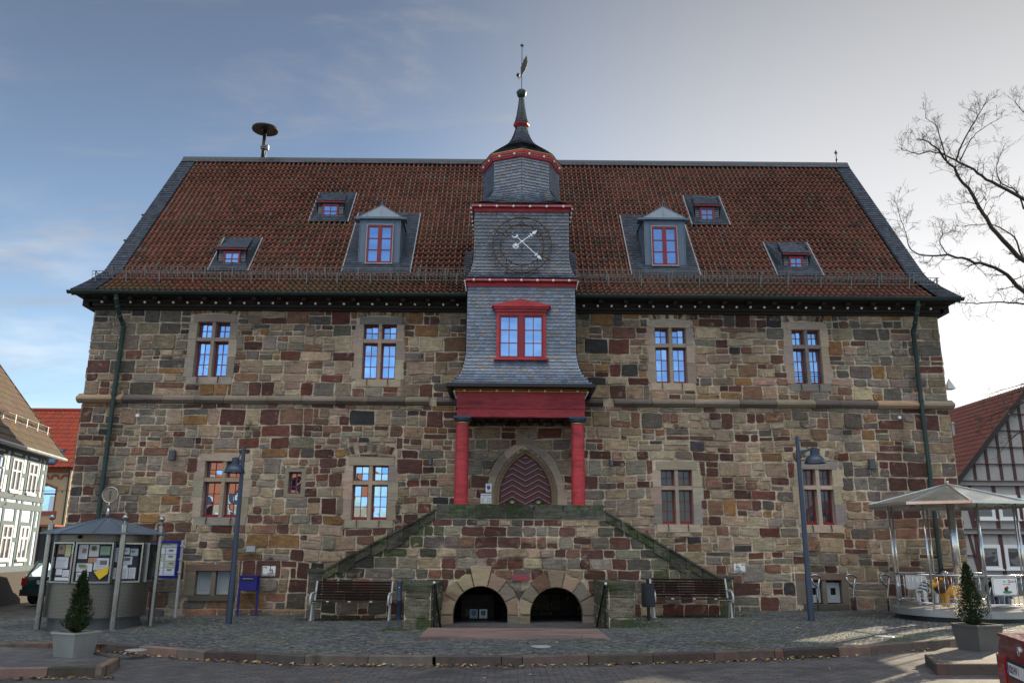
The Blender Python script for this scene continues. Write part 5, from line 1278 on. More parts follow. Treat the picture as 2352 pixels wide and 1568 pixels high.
festoon('bulb string along the red cornice above the clock', [((TX-1.38, .9, 10.74), (TX-1.38, -1.26, 10.74), 7), ((TX-1.36, -1.26, 10.74), (TX+1.36, -1.26, 10.74), 6), ((TX+1.38, -1.26, 10.74), (TX+1.38, .9, 10.74), 7)], (0, -.01, -.01))
rr = ring8(TX, CY, 0, (1.19,1.19), 12.43); festoon('bulb string round the eight-sided lantern of the tower', [(rr[k % 8], rr[(k+1) % 8], 2) for k in (5, 6, 7, 0, 1, 2)], (0, -.01, 0))
festoon('bulb string along the gilt moulding of the porch beam', [((TX-1.72, -.2, 5.60), (TX-1.72, -1.30, 5.60), 6), ((TX-1.66, -1.30, 5.60), (TX+1.66, -1.30, 5.60), 8), ((TX+1.72, -1.30, 5.60), (TX+1.72, -.2, 5.60), 6)], (0, 0, .01), cord=False)
festoon('bulb row under the long left eaves of the town hall', [((-11.9, -.29, 8.20), (-1.7, -.29, 8.20), 26)], (0, -.03, 0), cord=False); festoon('bulb row under the long right eaves of the town hall', [((1.4, -.29, 8.20), (11.4, -.29, 8.20), 26)], (0, -.03, 0), cord=False)
# siren on the ridge
p = onY(603,366,5.1); X = p.x; q = onY(610,297,5.1); s = thing('siren', (X, 5.1, 15.2), 'dark mushroom-shaped siren on a pole at the left of the ridge', 'siren'); m = MB()
m.tube([(X, 5.1, 15.1), (X, 5.1, q.z)], .065, 10); m.build('pole', M_BLACK, s, smooth=True); m = MB(); zt = q.z
m.lathe([(.001,zt-.05),(.14,zt-.06),(.20,zt-.02),(.46,zt-.05),(.475,zt-.02),(.46,zt+.02),(.30,zt+.08),(.10,zt+.13),(.001,zt+.135)], X, 5.1, 32); h = m.build('horn', M_BLACK, s, auto=40); 
m = MB(); m.box(X+.07, X+.19, 5.02, 5.14, 15.62, 15.80); m.box(X-.09, X+.12, 5.0, 5.2, 15.66, 15.69); m.box(X-.09, X+.12, 5.0, 5.2, 15.73, 15.76); m.tube([(X+.1, 5.05, 15.62), (X+.12, 5.05, 15.4), (X+.07, 5.05, 15.25)], .02, 6); m.build('connector_box', M_GALV, s)
# lightning rods
for (px, py, ytop, lb) in ((1923,384,345,'thin rod with a small vane on the right end of the ridge'), (440,368,360,'tiny lightning rod on the left end of the ridge')):
    p = onY(px, py, 5.1); q = onY(px, ytop, 5.1); m = MB(); m.tube([(p.x, 5.1, 15.2), (p.x, 5.1, q.z)], .014, 6); L_ = q.z-15.2
    if L_ > .3:
        m.sphere((p.x, 5.1, 15.2+L_*.38), .035, 10, sz=1.8); m.prism([(p.x-.02, 15.2+L_*.72), (p.x+.06, 15.2+L_*.78), (p.x+.02, 15.2+L_*.95), (p.x-.06, 15.2+L_*.86)], 5.09, 5.11)
    o = m.build('lightning_rod', M_BRASS, origin=(p.x, 5.1, 15.2)); tag(o, lb, 'lightning rod')
# fitting at the right corner
p = onY(2187,890,.3); m = MB(); x, z = HX1+.24, p.z
m.lathe([(.16,z-.06),(.001,z+.26)], x, .25, 4, a0=math.pi/4); m.lathe([(.001,z-.065),(.16,z-.06)], x, .25, 4, a0=math.pi/4); m.bar((HX1-.02, .25, z-.02), (x, .25, z-.02), .04, .04)
tag(m.build('corner_fitting', M_PLATE, origin=(x, .25, z)), 'grey pyramid-shaped fitting on the right edge of the facade', 'fitting')
# flat signs
def plate(name, px0, py0, px1, py1, Y, th, M_, label, cat, paint=None, group=None, mats=(), parts='lettering'):
    a, b = onY(px0, py0, Y), onY(px1, py1, Y); x0, x1, z0, z1 = a.x, b.x, b.z, a.z; c = ((x0+x1)/2, Y, (z0+z1)/2)
    r = thing(name, c, label, cat, group); m = MB(); m.box(x0, x1, Y-th, Y, z0, z1); m.build('panel', M_, r)
    if paint:
        t = MB(); f = lambda u, v: (c[0]+u, Y-th-.003, c[2]+v); paint(t, f, x1-x0, z1-z0); t.build(parts, list(mats) or [M_INK], r)
    return r
def rect(t, f, u0, u1, v0, v1, m=0): t.poly([f(u0, v0), f(u1, v0), f(u1, v1), f(u0, v1)], m)
plate('sensor', 314.5,951,321,957.5,-.03,.07,M_WHITE,'small white box high on the left wall below the string course','wall box',group='small white boxes on the facade')
plate('sensor', 2061.5,956,2067.5,962,-.03,.07,M_WHITE,'small pale box high on the right wall beside the downpipe','wall box',group='small white boxes on the facade')
def meter(t, f, w_, h): rect(t, f, -w_*.78, -w_*.5, -.015, .015); rect(t, f, w_*.5, w_*.78, -.015, .015)
plate('junction_box', 568,1253,587,1267,-.03,.08,M_PLATE,'pale grey box on the wall above the white access sign','wall box',meter,mats=[M_GALV],parts='bracket')
M_SIGNRED = mat('sign red', (.5,.03,.03), rough=.5, var=.02)
def access(flip):
    s = -1 if flip else 1
    def p(t, f, w_, h):
        B = .012
        rect(t, f, -w_*.46, w_*.46, -h*.46, -h*.46+B); 
        rect(t, f, -s*w_*.46-B/2, -s*w_*.46+B/2, -h*.46, h*.40); rect(t, f, min(-s*w_*.46, -s*w_*.18), max(-s*w_*.46, -s*w_*.18), h*.40-B, h*.40)
        rect(t, f, -s*w_*.20-.02, -s*w_*.20+.02, h*.30, h*.40)
        # wheelchair mark with a ramp
        cu, cv = s*w_*.18, h*.02; n = 20
        for i in range(n):
            a, b = 2*math.pi*i/n, 2*math.pi*(i+1)/n
            t.poly([f(cu+.045*math.cos(a), cv+.045*math.sin(a)), f(cu+.045*math.cos(b), cv+.045*math.sin(b)), f(cu+.034*math.cos(b), cv+.034*math.sin(b)), f(cu+.034*math.cos(a), cv+.034*math.sin(a))])
        rect(t, f, cu-.028, cu-.012, cv, cv+.09); t.poly([f(cu-.02+.016*math.cos(k*.7), cv+.115+.016*math.sin(k*.7)) for k in range(9)]); rect(t, f, cu-.02, cu+.045, cv, cv+.014); rect(t, f, cu+.035, cu+.047, cv-.05, cv)
        rect(t, f, cu-.09, cu+.09, cv-.075, cv-.06)
        text_mesh(t, 'Behindertengerechter', .034, lambda u, v: f(u+s*.01, v-h*.31)); text_mesh(t, 'Eingang', .034, lambda u, v: f(u+s*.01, v-h*.395))
    return p
plate('access_sign', 603,1299,632,1322,-.03,.012,M_WHITE,'white wheelchair access sign left of the staircase above the blue letterbox','sign',access(False),'wheelchair access signs')
plate('access_sign', 1685,1293,1714,1315,-.03,.012,M_WHITE,'white wheelchair access sign on the wall right of the staircase','sign',access(True),'wheelchair access signs')
def toil(t, f, w_, h):
    rect(t, f, -w_*.45, w_*.45, -h*.36, h*.36, 1); text_mesh(t, 'Toiletten', h*.62, lambda u, v: (f(u, v)[0], f(u, v)[1]-.003, f(u, v)[2]), 0, bold=.004)
plate('toilet_sign', 1175.5,1319,1216.5,1333,SY-.035,.03,M_SIGNRED,'small red framed sign reading Toiletten between the two arches','sign',toil,mats=[M_SIGNRED, mat('slate blue sign', (.07,.09,.13), rough=.5, var=.03)])
M_SIGNBLUE = mat('sign blue', (.02,.06,.32), rough=.45, var=.03); M_SIGNPALE = mat('pale blue print', (.42,.55,.72), rough=.45, var=.03); M_GREY = mat('grey print', (.22,.24,.28), rough=.5, var=.02)
def shield(t, f, s, cu=0, cv=0, m0=0, m1=1):
    o = [(-.5,.5),(.5,.5),(.5,-.1),(.38,-.38),(.0,-.6),(-.38,-.38),(-.5,-.1)]; t.poly([f(cu+u*s, cv+v*s) for u, v in o][::-1], m0)
    for k in range(5): u = -.4+k*.2; t.poly([f(cu+(u-.07)*s, cv+.52*s), f(cu+(u+.07)*s, cv+.52*s), f(cu+u*s, cv+.72*s)], m0)
    g = lambda u, v: (f(u, v)[0], f(u, v)[1]-.002, f(u, v)[2])
    for v in (.30, .10, -.10, -.28): rect(t, g, cu-.26*s, cu+.22*s, cv+v*s-.03*s, cv+v*s+.03*s, m1)
def crest(t, f, w_, h):
    shield(t, f, w_*.56, 0, h*.02, 0, 1); rect(t, f, -w_*.3, w_*.3, h*.355, h*.40); text_mesh(t, 'Volkmarsen', h*.085, lambda u, v: f(u, v-h*.38), 0)
YD = -.05
plate('crest_sign', 1115.5,1110,1129,1130,YD,.015,M_WHITE,'small white sign with a blue shield, upper one beside the door','sign',crest,'signs beside the door',mats=[M_SIGNBLUE, M_SIGNRED])
def hours(t, f, w_, h):
    text_mesh(t, 'Stadtverwaltung Volkmarsen', h*.095, lambda u, v: f(u, v+h*.36), 0, bold=.0015); text_mesh(t, 'Öffnungszeiten', h*.095, lambda u, v: f(u, v+h*.20), 0)
    for k in range(4):
        v0 = h*(.02-.14*k); rect(t, f, -w_*.44, -w_*(.10+.06*(k % 3)), v0-h*.022, v0+h*.022, 1); rect(t, f, w_*.06, w_*.22, v0-h*.022, v0+h*.022, 1); rect(t, f, w_*.26, w_*.44, v0-h*.022, v0+h*.022, 1)
plate('opening_hours_sign', 1104,1133,1128.5,1156,YD,.015,M_WHITE,'white opening hours sign, lower one beside the door','sign',hours,'signs beside the door',mats=[M_SIGNBLUE, M_GREY])
def arms(t, f, w_, h): shield(t, f, w_*.52, 0, h*.05, 0, 1); text_mesh(t, 'Volkmarsen', h*.085, lambda u, v: f(u, v-h*.40), 0)
plate('crest_sign', 1079,1398,1097,1419,-.25,.015,mat('tarnished plaque', (.42,.46,.42), rough=.5, var=.05),'dim plaque with a shield inside the left arch, left of the pair','sign',arms,'plaques inside the left arch',mats=[M_SIGNBLUE, M_SIGNPALE])
plate('crest_sign', 1101,1398,1119,1419,-.25,.015,M_WHITE,'white plaque with a dark shield inside the left arch, right of the pair','sign',arms,'plaques inside the left arch',mats=[M_INK, M_WHITE])
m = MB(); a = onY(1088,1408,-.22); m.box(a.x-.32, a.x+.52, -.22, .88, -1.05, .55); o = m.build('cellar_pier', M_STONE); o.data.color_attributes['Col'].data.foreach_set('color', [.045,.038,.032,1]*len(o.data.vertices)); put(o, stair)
# blue letterbox on legs
a, b = onY(550,1323,-.40), onY(588,1355,-.40); lb = thing('letterbox', ((a.x+b.x)/2, -.3, gz(a.x)), 'cobalt blue letterbox on two legs against the left wall', 'letterbox'); z0 = gz(a.x)
m = MB(); m.box(a.x, b.x, -.40, -.12, b.z, a.z); m.box(a.x-.01, b.x+.01, -.42, -.10, a.z, a.z+.02); m.build('body', M_BLUE, lb)
for x in (a.x-.01, b.x+.01): m = MB(); m.bar((x, -.27, z0), (x, -.27, a.z+.01), .035, .05); m.build('leg', M_BLUE, lb)
m = MB(); m.box(a.x+.05, b.x-.05, -.412, -.400, a.z-.10, a.z-.075); m.build('flap', M_BLACK, lb); m = MB(); c = ((a.x+b.x)/2, a.z-.05); text_mesh(m, 'Stadt Volkmarsen', .035, lambda u, v: (c[0]+u, -.404, c[1]+v)); m.build('lettering', M_WHITE, lb)
# blue notice board
YB = -.55; a, b = onY(348,1241,YB), onY(406,1327,YB); x0, x1, z0, z1 = a.x, b.x-.0, b.z, a.z; x0 = x1-1.02
nb = thing('notice_board', ((x0+x1)/2, YB, gz(x0)), 'blue framed town notice board on white posts behind the kiosk', 'notice board')
m = MB(); e = .055; m.box(x0, x1, YB-.04, YB+.05, z1-e, z1); m.box(x0, x1, YB-.04, YB+.05, z0, z0+e+.01); m.box(x0, x0+e, YB-.04, YB+.05, z0+e+.01, z1-e); m.box(x1-e, x1, YB-.04, YB+.05, z0+e+.01, z1-e); m.build('frame', M_BLUE, nb)
M_BOARD = mat('board grey', (.30,.34,.38), rough=.5, var=.04); m = MB(); m.box(x0+e, x1-e, YB, YB+.03, z0+e, z1-e); m.build('backing', M_BOARD, nb)
M_PAPER = mat('printed paper', attr=True, rough=.6, var=.05); pp = MB(); r2 = random.Random(4)
def sheet_of(pp, f, u0, u1, v0, v1, base, lines=5, pics=1, r2=r2, wbox=True):
    if wbox: pp.poly([f(u0, v0, 0), f(u1, v0, 0), f(u1, v1, 0), f(u0, v1, 0)], 0, base)
    w_, h = u1-u0, v1-v0
    for k in range(pics): 
        pu = u0+w_*r2.uniform(.05, .4); pv = v0+h*r2.uniform(.35, .6); cc = r2.choice(((.10,.22,.30),(.16,.26,.10),(.32,.14,.10),(.12,.12,.16),(.36,.30,.18)))
        pp.poly([f(pu, pv, .002), f(pu+w_*.48, pv, .002), f(pu+w_*.48, pv+h*.33, .002), f(pu, pv+h*.33, .002)], 0, cc)
    for k in range(lines):
        v = v0+h*(.08+.84*k/max(1, lines)); pp.poly([f(u0+w_*.1, v, .003), f(u0+w_*r2.uniform(.6, .92), v, .003), f(u0+w_*.9*r2.uniform(.8, 1), v+h*.028, .003), f(u0+w_*.1, v+h*.028, .003)], 0, (.25,.27,.32))
fB = lambda u, v, d: (x0+e+u, YB-.003-d, z0+e+v); W_, H_ = x1-x0-2*e, z1-z0-2*e
for c in range(3):
    for r in range(4): sheet_of(pp, fB, W_*(.05+.32*c), W_*(.05+.32*c+.28), H_*(.05+.205*r), H_*(.05+.205*r+.18), (.62,.66,.70) if (c+r) % 3 else (.45,.52,.42), 3, 1)
pp.poly([fB(0, H_*.89, 0), fB(W_, H_*.89, 0), fB(W_, H_, 0), fB(0, H_, 0)], 0, (.60,.62,.56)); pp.poly([fB(0, 0, .001), fB(W_, 0, .001), fB(W_, H_*.04, .001), fB(0, H_*.04, .001)], 0, (.7,.72,.74))
text_mesh(pp, 'VOLKMARSEN LÄDT SIE EIN', H_*.058, lambda u, v: fB(W_*.5+u, H_*.945+v, .003), 0, col=(.04,.05,.04)); pp.build('posters', M_PAPER, nb)
gmat = glass_mat('case glass', tint=(.8,.88,1), refl=.10)
for x in (x0-.05, x1+.05):
    m = MB(); m.bar((x, YB+.02, gz(x)-.02), (x, YB+.02, z1+.02), .05, .05)
    for z in (z0+.15, (z0+z1)/2, z1-.12): m.box(x-.045, x+.045, YB-.02, YB+.0, z-.02, z+.02)
    m.build('post', M_WHITEMETAL, nb)
# bike stands
bs = thing('bike_stand', (0,0,0), 'curved steel bike stand in front of the right cellar window, partly behind the lamp', 'bike stand', 'bike stands along the right wall'); m = MB()
m.tube([(0,0,0), (0,0,.35), (.05,0,.62), (.09,0,.80)], .026, 8); m.tube([(.115,0,.80), (.07,0,.88), (-.06,0,.89), (-.16,0,.84)], [.03,.032,.03,.02], 8); m.build('post', M_STEEL, bs, smooth=True); m = MB(); m.tube([(-.14,0,.83), (-.06,0,.66), (.03,0,.55)], [.03,.026,.018], 8); m.build('fork', M_STEEL, bs, smooth=True)
bs.location = (7.36, -.45, gz(7.36))
for x, lb in ((8.27, 'curved steel bike stand just right of the cellar window'), (9.14, 'curved steel bike stand nearest the small carousel')): dup(bs, (x, -.45, gz(x)), 0, lb)

# ------------------------------------------------------------------ information kiosk
KX, KY = -9.53, -3.0; kz = gz(KX); kk = thing('information_kiosk', (KX, KY, kz), 'round stainless steel information kiosk with glazed notice cases and conical roof', 'kiosk')
def perf(name, col):
    m = bpy.data.materials.new(name); m.use_nodes = True; nt = m.node_tree; N = nt.nodes; L = nt.links; b = N['Principled BSDF']; b.inputs['Metallic'].default_value = .85; b.inputs['Roughness'].default_value = .42
    uv = N.new('ShaderNodeAttribute'); uv.attribute_name = 'Col'; mp = N.new('ShaderNodeVectorMath'); mp.operation = 'FRACTION'; L.new(uv.outputs['Vector'], mp.inputs[0])
    ds_ = N.new('ShaderNodeVectorMath'); ds_.operation = 'DISTANCE'; sx = N.new('ShaderNodeSeparateXYZ'); L.new(mp.outputs[0], sx.inputs[0]); cb = N.new('ShaderNodeCombineXYZ'); L.new(sx.outputs[0], cb.inputs[0]); L.new(sx.outputs[1], cb.inputs[1]); ds_.inputs[1].default_value = (.5,.5,0); L.new(cb.outputs[0], ds_.inputs[0])
    lt = N.new('ShaderNodeMath'); lt.operation = 'LESS_THAN'; lt.inputs[1].default_value = .30; L.new(ds_.outputs['Value'], lt.inputs[0])
    q = N.new('ShaderNodeMix'); q.data_type = 'RGBA'; L.new(lt.outputs[0], q.inputs[0]); q.inputs[6].default_value = (*col, 1); q.inputs[7].default_value = (.012,.012,.012,1); L.new(q.outputs[2], b.inputs['Base Color'])
    inv = N.new('ShaderNodeMath'); inv.operation = 'MULTIPLY_ADD'; inv.inputs[1].default_value = -.85; inv.inputs[2].default_value = .85; L.new(lt.outputs[0], inv.inputs[0]); L.new(inv.outputs[0], b.inputs['Metallic']); return m
M_PERF = perf('perforated steel', (.23,.215,.19))
def perf_cyl(mb, r, z0, z1, pitch=.027, n=72):
    for i in range(n):
        a, b = 2*math.pi*i/n, 2*math.pi*(i+1)/n; ua, ub = r*a/pitch, r*b/pitch; v1 = (z1-z0)/pitch; k = len(mb.v)
        mb.v += [(KX+r*math.cos(a), KY+r*math.sin(a), z0), (KX+r*math.cos(b), KY+r*math.sin(b), z0), (KX+r*math.cos(b), KY+r*math.sin(b), z1), (KX+r*math.cos(a), KY+r*math.sin(a), z1)]
        mb.c += [(ua,0,0,1), (ub,0,0,1), (ub,v1,0,1), (ua,v1,0,1)]; mb.f.append((k, k+1, k+2, k+3)); mb.m.append(0)
KR = 1.02
m = MB(); perf_cyl(m, KR, kz+.24, kz+.93); m.build('perforated_drum', M_PERF, kk); m = MB(); perf_cyl(m, KR-.02, kz+1.80, kz+2.0); m.build('perforated_band', M_PERF, kk)
m = MB(); m.lathe([(KR-.10,kz-.05),(KR-.10,kz+.24),(KR+.005,kz+.24),(KR+.005,kz+.255)], KX, KY, 48); m.lathe([(KR-.18,kz+.93),(KR-.18,kz+1.80)], KX, KY, 48, 1); m.lathe([(KR+.008,kz+.92),(KR+.008,kz+.94)], KX, KY, 48); m.build('plinth', [mat('dull plinth steel', (.12,.125,.13), rough=.5, metal=.5, var=.15), M_BLACK], kk, auto=40)
r_ = MB(); n = 12
for i in range(n):
    a, b = 2*math.pi*(i+.5)/n, 2*math.pi*(i+1.5)/n; R1 = 1.33; P = lambda t, r, z: (KX+r*math.cos(t), KY+r*math.sin(t), z)
    r_.poly([P(a, R1, kz+1.985), P(b, R1, kz+1.985), P(b, .05, kz+2.33), P(a, .05, kz+2.33)]); r_.poly([P(b, R1, kz+1.96), P(a, R1, kz+1.96), P(a, .9, kz+1.99), P(b, .9, kz+1.99)]); r_.poly([P(a, R1, kz+1.96), P(b, R1, kz+1.96), P(b, R1, kz+1.985), P(a, R1, kz+1.985)]); r_.bar(P(a, R1, kz+1.99), P(a, .05, kz+2.335), .02, .015)
r_.build('roof', M_ZINC, kk)
m = MB(); m.tube([(KX, KY, kz+2.3), (KX, KY, kz+2.55)], .04, 12); m.tube([(KX, KY, kz+2.55), (KX, KY, kz+2.66)], .02, 8); zc = kz+2.84
m.tube([(KX+.175*math.cos(t*math.pi/16), KY, zc+.175*math.sin(t*math.pi/16)) for t in range(33)], .018, 8, cap=False); di = m.build('info_disc', M_STEEL, kk, smooth=True)
m = MB(); m.lathe([(.001,-.006),(.165,-.006),(.165,.006),(.001,.006)], KX, KY, 28, ax='y', cz=zc); m.build('disc_face', mat('smoked disc', (.20,.17,.13), rough=.35, var=.05), di); m = MB()
m.sphere((KX, KY-.008, zc+.075), .022, 10); m.box(KX-.02, KX+.02, KY-.012, KY-.006, zc-.10, zc+.03); m.build('info_mark', mat('dark bronze', (.09,.07,.05), rough=.4), di)
for i, (x, y) in enumerate(((-10.36,-3.76), (-8.72,-3.88), (-8.36,-2.85), (-10.02,-1.88))):
    m = MB(); m.tube([(x, y, kz), (x, y, kz+2.16)], .062, 14); m.tube([(x, y, kz+2.16), (x, y, kz+2.24)], .014, 6); po = m.build('post', M_STEEL, kk, auto=40); m = MB(); m.sphere((x, y, kz+2.31), .066, 16); m.build('ball_finial', M_STEEL, po, smooth=True)
def case(deg, w_, papers):
    a = R_(deg); N_ = Vector((math.cos(a), math.sin(a), 0)); T_ = Vector((-N_.y, N_.x, 0)); C_ = Vector((KX, KY, 0))+N_*(KR-.045); z0, z1 = kz+.95, kz+1.79
    f = lambda u, v, d: C_+T_*u+N_*d+Vector((0, 0, z0+v)); H_ = z1-z0; m = MB()
    def fb(u0, u1, v0, v1, d0, d1): m.add([f(u0,v0,d0),f(u1,v0,d0),f(u1,v1,d0),f(u0,v1,d0),f(u0,v0,d1),f(u1,v0,d1),f(u1,v1,d1),f(u0,v1,d1)], [(3,2,1,0),(4,5,6,7),(0,1,5,4),(1,2,6,5),(2,3,7,6),(3,0,4,7)])
    e = .035; fb(-w_/2, w_/2, 0, e, -.05, .07); fb(-w_/2, w_/2, H_-e, H_, -.05, .07); fb(-w_/2, -w_/2+e, e, H_-e, -.05, .07); fb(w_/2-e, w_/2, e, H_-e, -.05, .07)
    o = m.build('display_case', M_STEEL, kk); m = MB(); m.poly([f(-w_/2+e, e, -.01), f(w_/2-e, e, -.01), f(w_/2-e, H_-e, -.01), f(-w_/2+e, H_-e, -.01)]); m.build('backing', mat('case felt', (.035,.04,.06), rough=.8, var=.05), o)
    p = MB(); g = lambda u, v, d: f(-w_/2+e+u*(w_-2*e), e+v*(H_-2*e), d)
    for (u0, u1, v0, v1, c, ln, pc) in papers: sheet_of(p, lambda u, v, d: g(u, v, .004+d), u0, u1, v0, v1, c, ln, pc)
    p.build('papers', M_PAPER, o); return o, g
WP = (.66,.67,.72)
case(-112, .60, [(.08,.45,.72,.98,(.40,.26,.16),0,2),(.48,.78,.66,.98,(.62,.60,.30),5,0),(.82,.98,.40,.66,(.50,.10,.16),0,0),(.83,.98,.72,.95,WP,4,0),(.05,.72,.34,.64,WP,8,0),(.12,.45,.16,.32,WP,5,0),(.48,.84,.12,.30,WP,5,0),(.1,.85,.02,.10,WP,2,0)])
co, g = case(-74, .74, [(.04,.30,.60,.98,WP,8,1),(.34,.62,.66,.98,(.6,.6,.62),0,3),(.66,.95,.70,.94,(.25,.42,.28),4,1),(.34,.60,.50,.63,(.55,.25,.12),3,0),(.52,.95,.30,.62,WP,7,1),(.03,.48,.26,.48,WP,4,2),(.05,.40,.03,.24,WP,5,1)])
m = MB(); m.poly([g(.55,.26,.02), g(.74,.05,.035), g(.95,.20,.03), g(.98,.40,.02)][::1], 0, (.72,.48,.02)); m.build('yellow_sheet', M_PAPER, co)
case(-36, .66, [(.06,.28,.52,.90,WP,7,0),(.34,.60,.72,.90,WP,3,1),(.64,.94,.68,.88,(.5,.55,.6),2,1),(.30,.74,.44,.66,WP,6,2),(.30,.58,.36,.43,(.75,.75,.78),1,0),(.04,.36,.06,.36,WP,7,0),(.37,.64,.06,.36,WP,7,0),(.66,.92,.06,.36,WP,7,0)])
case(10, .62, [(.1,.5,.1,.8,WP,6,1)]); case(160, .62, [(.1,.5,.1,.8,WP,6,1)])
m = MB(); m.sphere((KX+math.cos(R_(-93))*1.04, KY+math.sin(R_(-93))*1.04, kz+1.90), .04, 10); m.build('spotlight', M_BLACK, kk, smooth=True)

# ------------------------------------------------------------------ planters with conifers
def planter(ctr, rot, top, bot, h, label, mt):
    x, y, z = ctr; m = MB(); r = thing('planter', ctr, label, 'planter', 'square metal planters'); q = lambda s, k: (x+s*math.cos(rot+k*math.pi/2)/q2*1.0, y+s*math.sin(rot+k*math.pi/2)/q2)
    B = [(*q(bot, k), z) for k in range(4)]; T = [(*q(top, k), z+h) for k in range(4)]; I = [(*q(top-.07, k), z+h) for k in range(4)]; J = [(*q(top-.07, k), z+h-.07) for k in range(4)]; L_ = [(*q(top+.03, k), z+h) for k in range(4)]; L2 = [(*q(top+.03, k), z+h-.025) for k in range(4)]
    for k in range(4):
        n = (k+1) % 4; m.poly([B[k], B[n], T[n], T[k]]); m.poly([L2[k], L2[n], L_[n], L_[k]]); m.poly([L_[k], L_[n], I[n], I[k]]); m.poly([I[k], I[n], J[n], J[k]]); m.poly([T[k], T[n], L2[n], L2[k]])
    m.build('box', mt, r); m = MB(); m.poly(J); m.build('soil', mat('potting soil', (.03,.022,.016), rough=.95, var=.4, nscale=20), r)
M_FOL = mat('conifer foliage', attr=True, rough=.7, var=.3, nscale=12, spec=.25); M_BARK = mat('bark', (.045,.034,.027), rough=.9, var=.35, nscale=12, bump=.4)
def conifer(ctr, h, rad, label, seed):
    r = thing('conifer', ctr, label, 'conifer', 'potted conifers'); r2 = random.Random(seed); x, y, z = ctr; m = MB()
    m.tube([(x, y, z), (x, y, z+h*.9)], [.03, .006], 8); m.build('trunk', M_BARK, r); f = MB()
    blobs = [(r2.uniform(0, 6.28), r2.uniform(.05, .95), r2.uniform(.6, 1.15)) for _ in range(70)]
    def prof(t): return rad*(min(1, t/.16)**.6)*(1-max(0, (t-.12)/.88))**.78+.015
    def spray(base, dirv, ln, col):
        up = Vector((0,0,1)); sd_ = dirv.cross(up); sd_ = sd_.normalized() if sd_.length > .01 else Vector((1,0,0)); tip = base+dirv*ln
        w_ = ln*.26; nrm = sd_.cross(dirv)*(.2*w_)
        f.poly([base, base.lerp(tip, .45)+sd_*w_+nrm, tip, base.lerp(tip, .5)-sd_*w_-nrm], 0, col)
    for i in range(5200):
        t = r2.random()**1.25; a = r2.uniform(0, 6.28); kk_ = 1.0
        k = 1+.22*math.sin(a*3+t*9+seed)+.16*math.sin(a*5-t*23); rr_ = prof(t)*k*(r2.random()**.28)*(1.16 if r2.random() < .06 else 1)
        dark = 1 if rr_ < prof(t)*.62 else 0
        p = Vector((x+math.cos(a)*rr_, y+math.sin(a)*rr_, z+.04+t*h*.96)); d = Vector((math.cos(a)*.75+r2.uniform(-.35,.35), math.sin(a)*.75+r2.uniform(-.35,.35), r2.uniform(.35, 1.25))).normalized()
        g = r2.uniform(.7, 1.35); c = (.030*g, .058*g, .020*g)
        if r2.random() < .07: c = (.10*g, .058*g, .02*g)
        elif r2.random() < .2: c = (.045*g, .078*g, .024*g)
        spray(p, d, r2.uniform(.026, .050), c)
    for i in range(60):
        t = r2.uniform(.86, 1.03); p = Vector((x+r2.gauss(0, .012), y+r2.gauss(0, .012), z+t*h)); spray(p, Vector((r2.uniform(-.3,.3), r2.uniform(-.3,.3), 1)).normalized(), .05, (.035,.065,.022))
    f.build('foliage', M_FOL, r)
c1 = onG(175,1509); c1 = Vector((c1.x-.13, c1.y+.17, gz(c1.x)-.002)); c2 = onG(2239,1494); c2 = Vector((c2.x+.17, c2.y+.17, gz(c2.x)-.002))
M_PLA = mat('brushed planter steel', (.40,.42,.42), rough=.35, metal=.75, var=.10, nscale=3, stretch=(1,1,.3)); M_PLB = mat('dark zinc planter', (.17,.165,.16), rough=.42, metal=.55, var=.12, nscale=3)
planter(tuple(c1), R_(-66), .48, .39, .37, 'pale steel planter with tapering sides on the left kerb island', M_PLA); planter(tuple(c2), R_(-117), .51, .42, .385, 'dark grey planter with tapering sides on the sunlit right kerb island', M_PLB)
conifer((c1.x, c1.y, c1.z+.31), .93, .185, 'slim dark conifer in the left planter before the kiosk', 3); conifer((c2.x-.06, c2.y, c2.z+.32), .95, .215, 'fuller conifer in the right planter before the carousel', 8)
# ------------------------------------------------------------------ carousel
def skin(name, verts, edges, mt, parent=None, sub=2, scale=(1,1,1)):
    """one continuous body grown round a skeleton: verts = (x, y, z, radius)"""
    me = bpy.data.meshes.new(name); me.from_pydata([v[:3] for v in verts], edges, []); o = bpy.data.objects.new(name, me); COLL.objects.link(o)
    md = o.modifiers.new('skin', 'SKIN'); md.use_smooth_shade = True; sv = me.skin_vertices
    if not sv:
        import bmesh
        bm = bmesh.new(); bm.from_mesh(me); bm.verts.layers.skin.verify(); bm.to_mesh(me); bm.free(); sv = me.skin_vertices
    for i, v in enumerate(verts): r = v[3]; sv[0].data[i].radius = (r, r) if not isinstance(r, tuple) else r
    sv[0].data[0].use_root = True
    o.modifiers.new('sub', 'SUBSURF').levels = sub; o.modifiers['sub'].render_levels = sub
    dg = bpy.context.evaluated_depsgraph_get(); m2 = bpy.data.meshes.new_from_object(o.evaluated_get(dg)); bpy.data.objects.remove(o); m2.name = name
    o = bpy.data.objects.new(name, m2); COLL.objects.link(o); m2.materials.clear(); m2.materials.append(mt); m2.polygons.foreach_set('use_smooth', [True]*len(m2.polygons))
    if parent: o.parent = parent
    return o
CYc = -2.75; CXc = onY(2214,1425,CYc).x; cz = gz(CXc); CRr = 1.46
ca = thing('carousel', (CXc, CYc, cz), 'small children\'s carousel with polygonal steel canopy, thin posts and railings', 'carousel')
m = MB(); m.lathe([(CRr-.07,cz-.03),(CRr-.07,cz+.10)], CXc, CYc, 40, 1); m.lathe([(CRr,cz+.09),(CRr,cz+.23),(.001,cz+.235)], CXc, CYc, 40); m.build('platform', [mat('chequer plate', (.34,.35,.36), rough=.4, metal=.6, var=.12), M_BLACK], ca, auto=40)
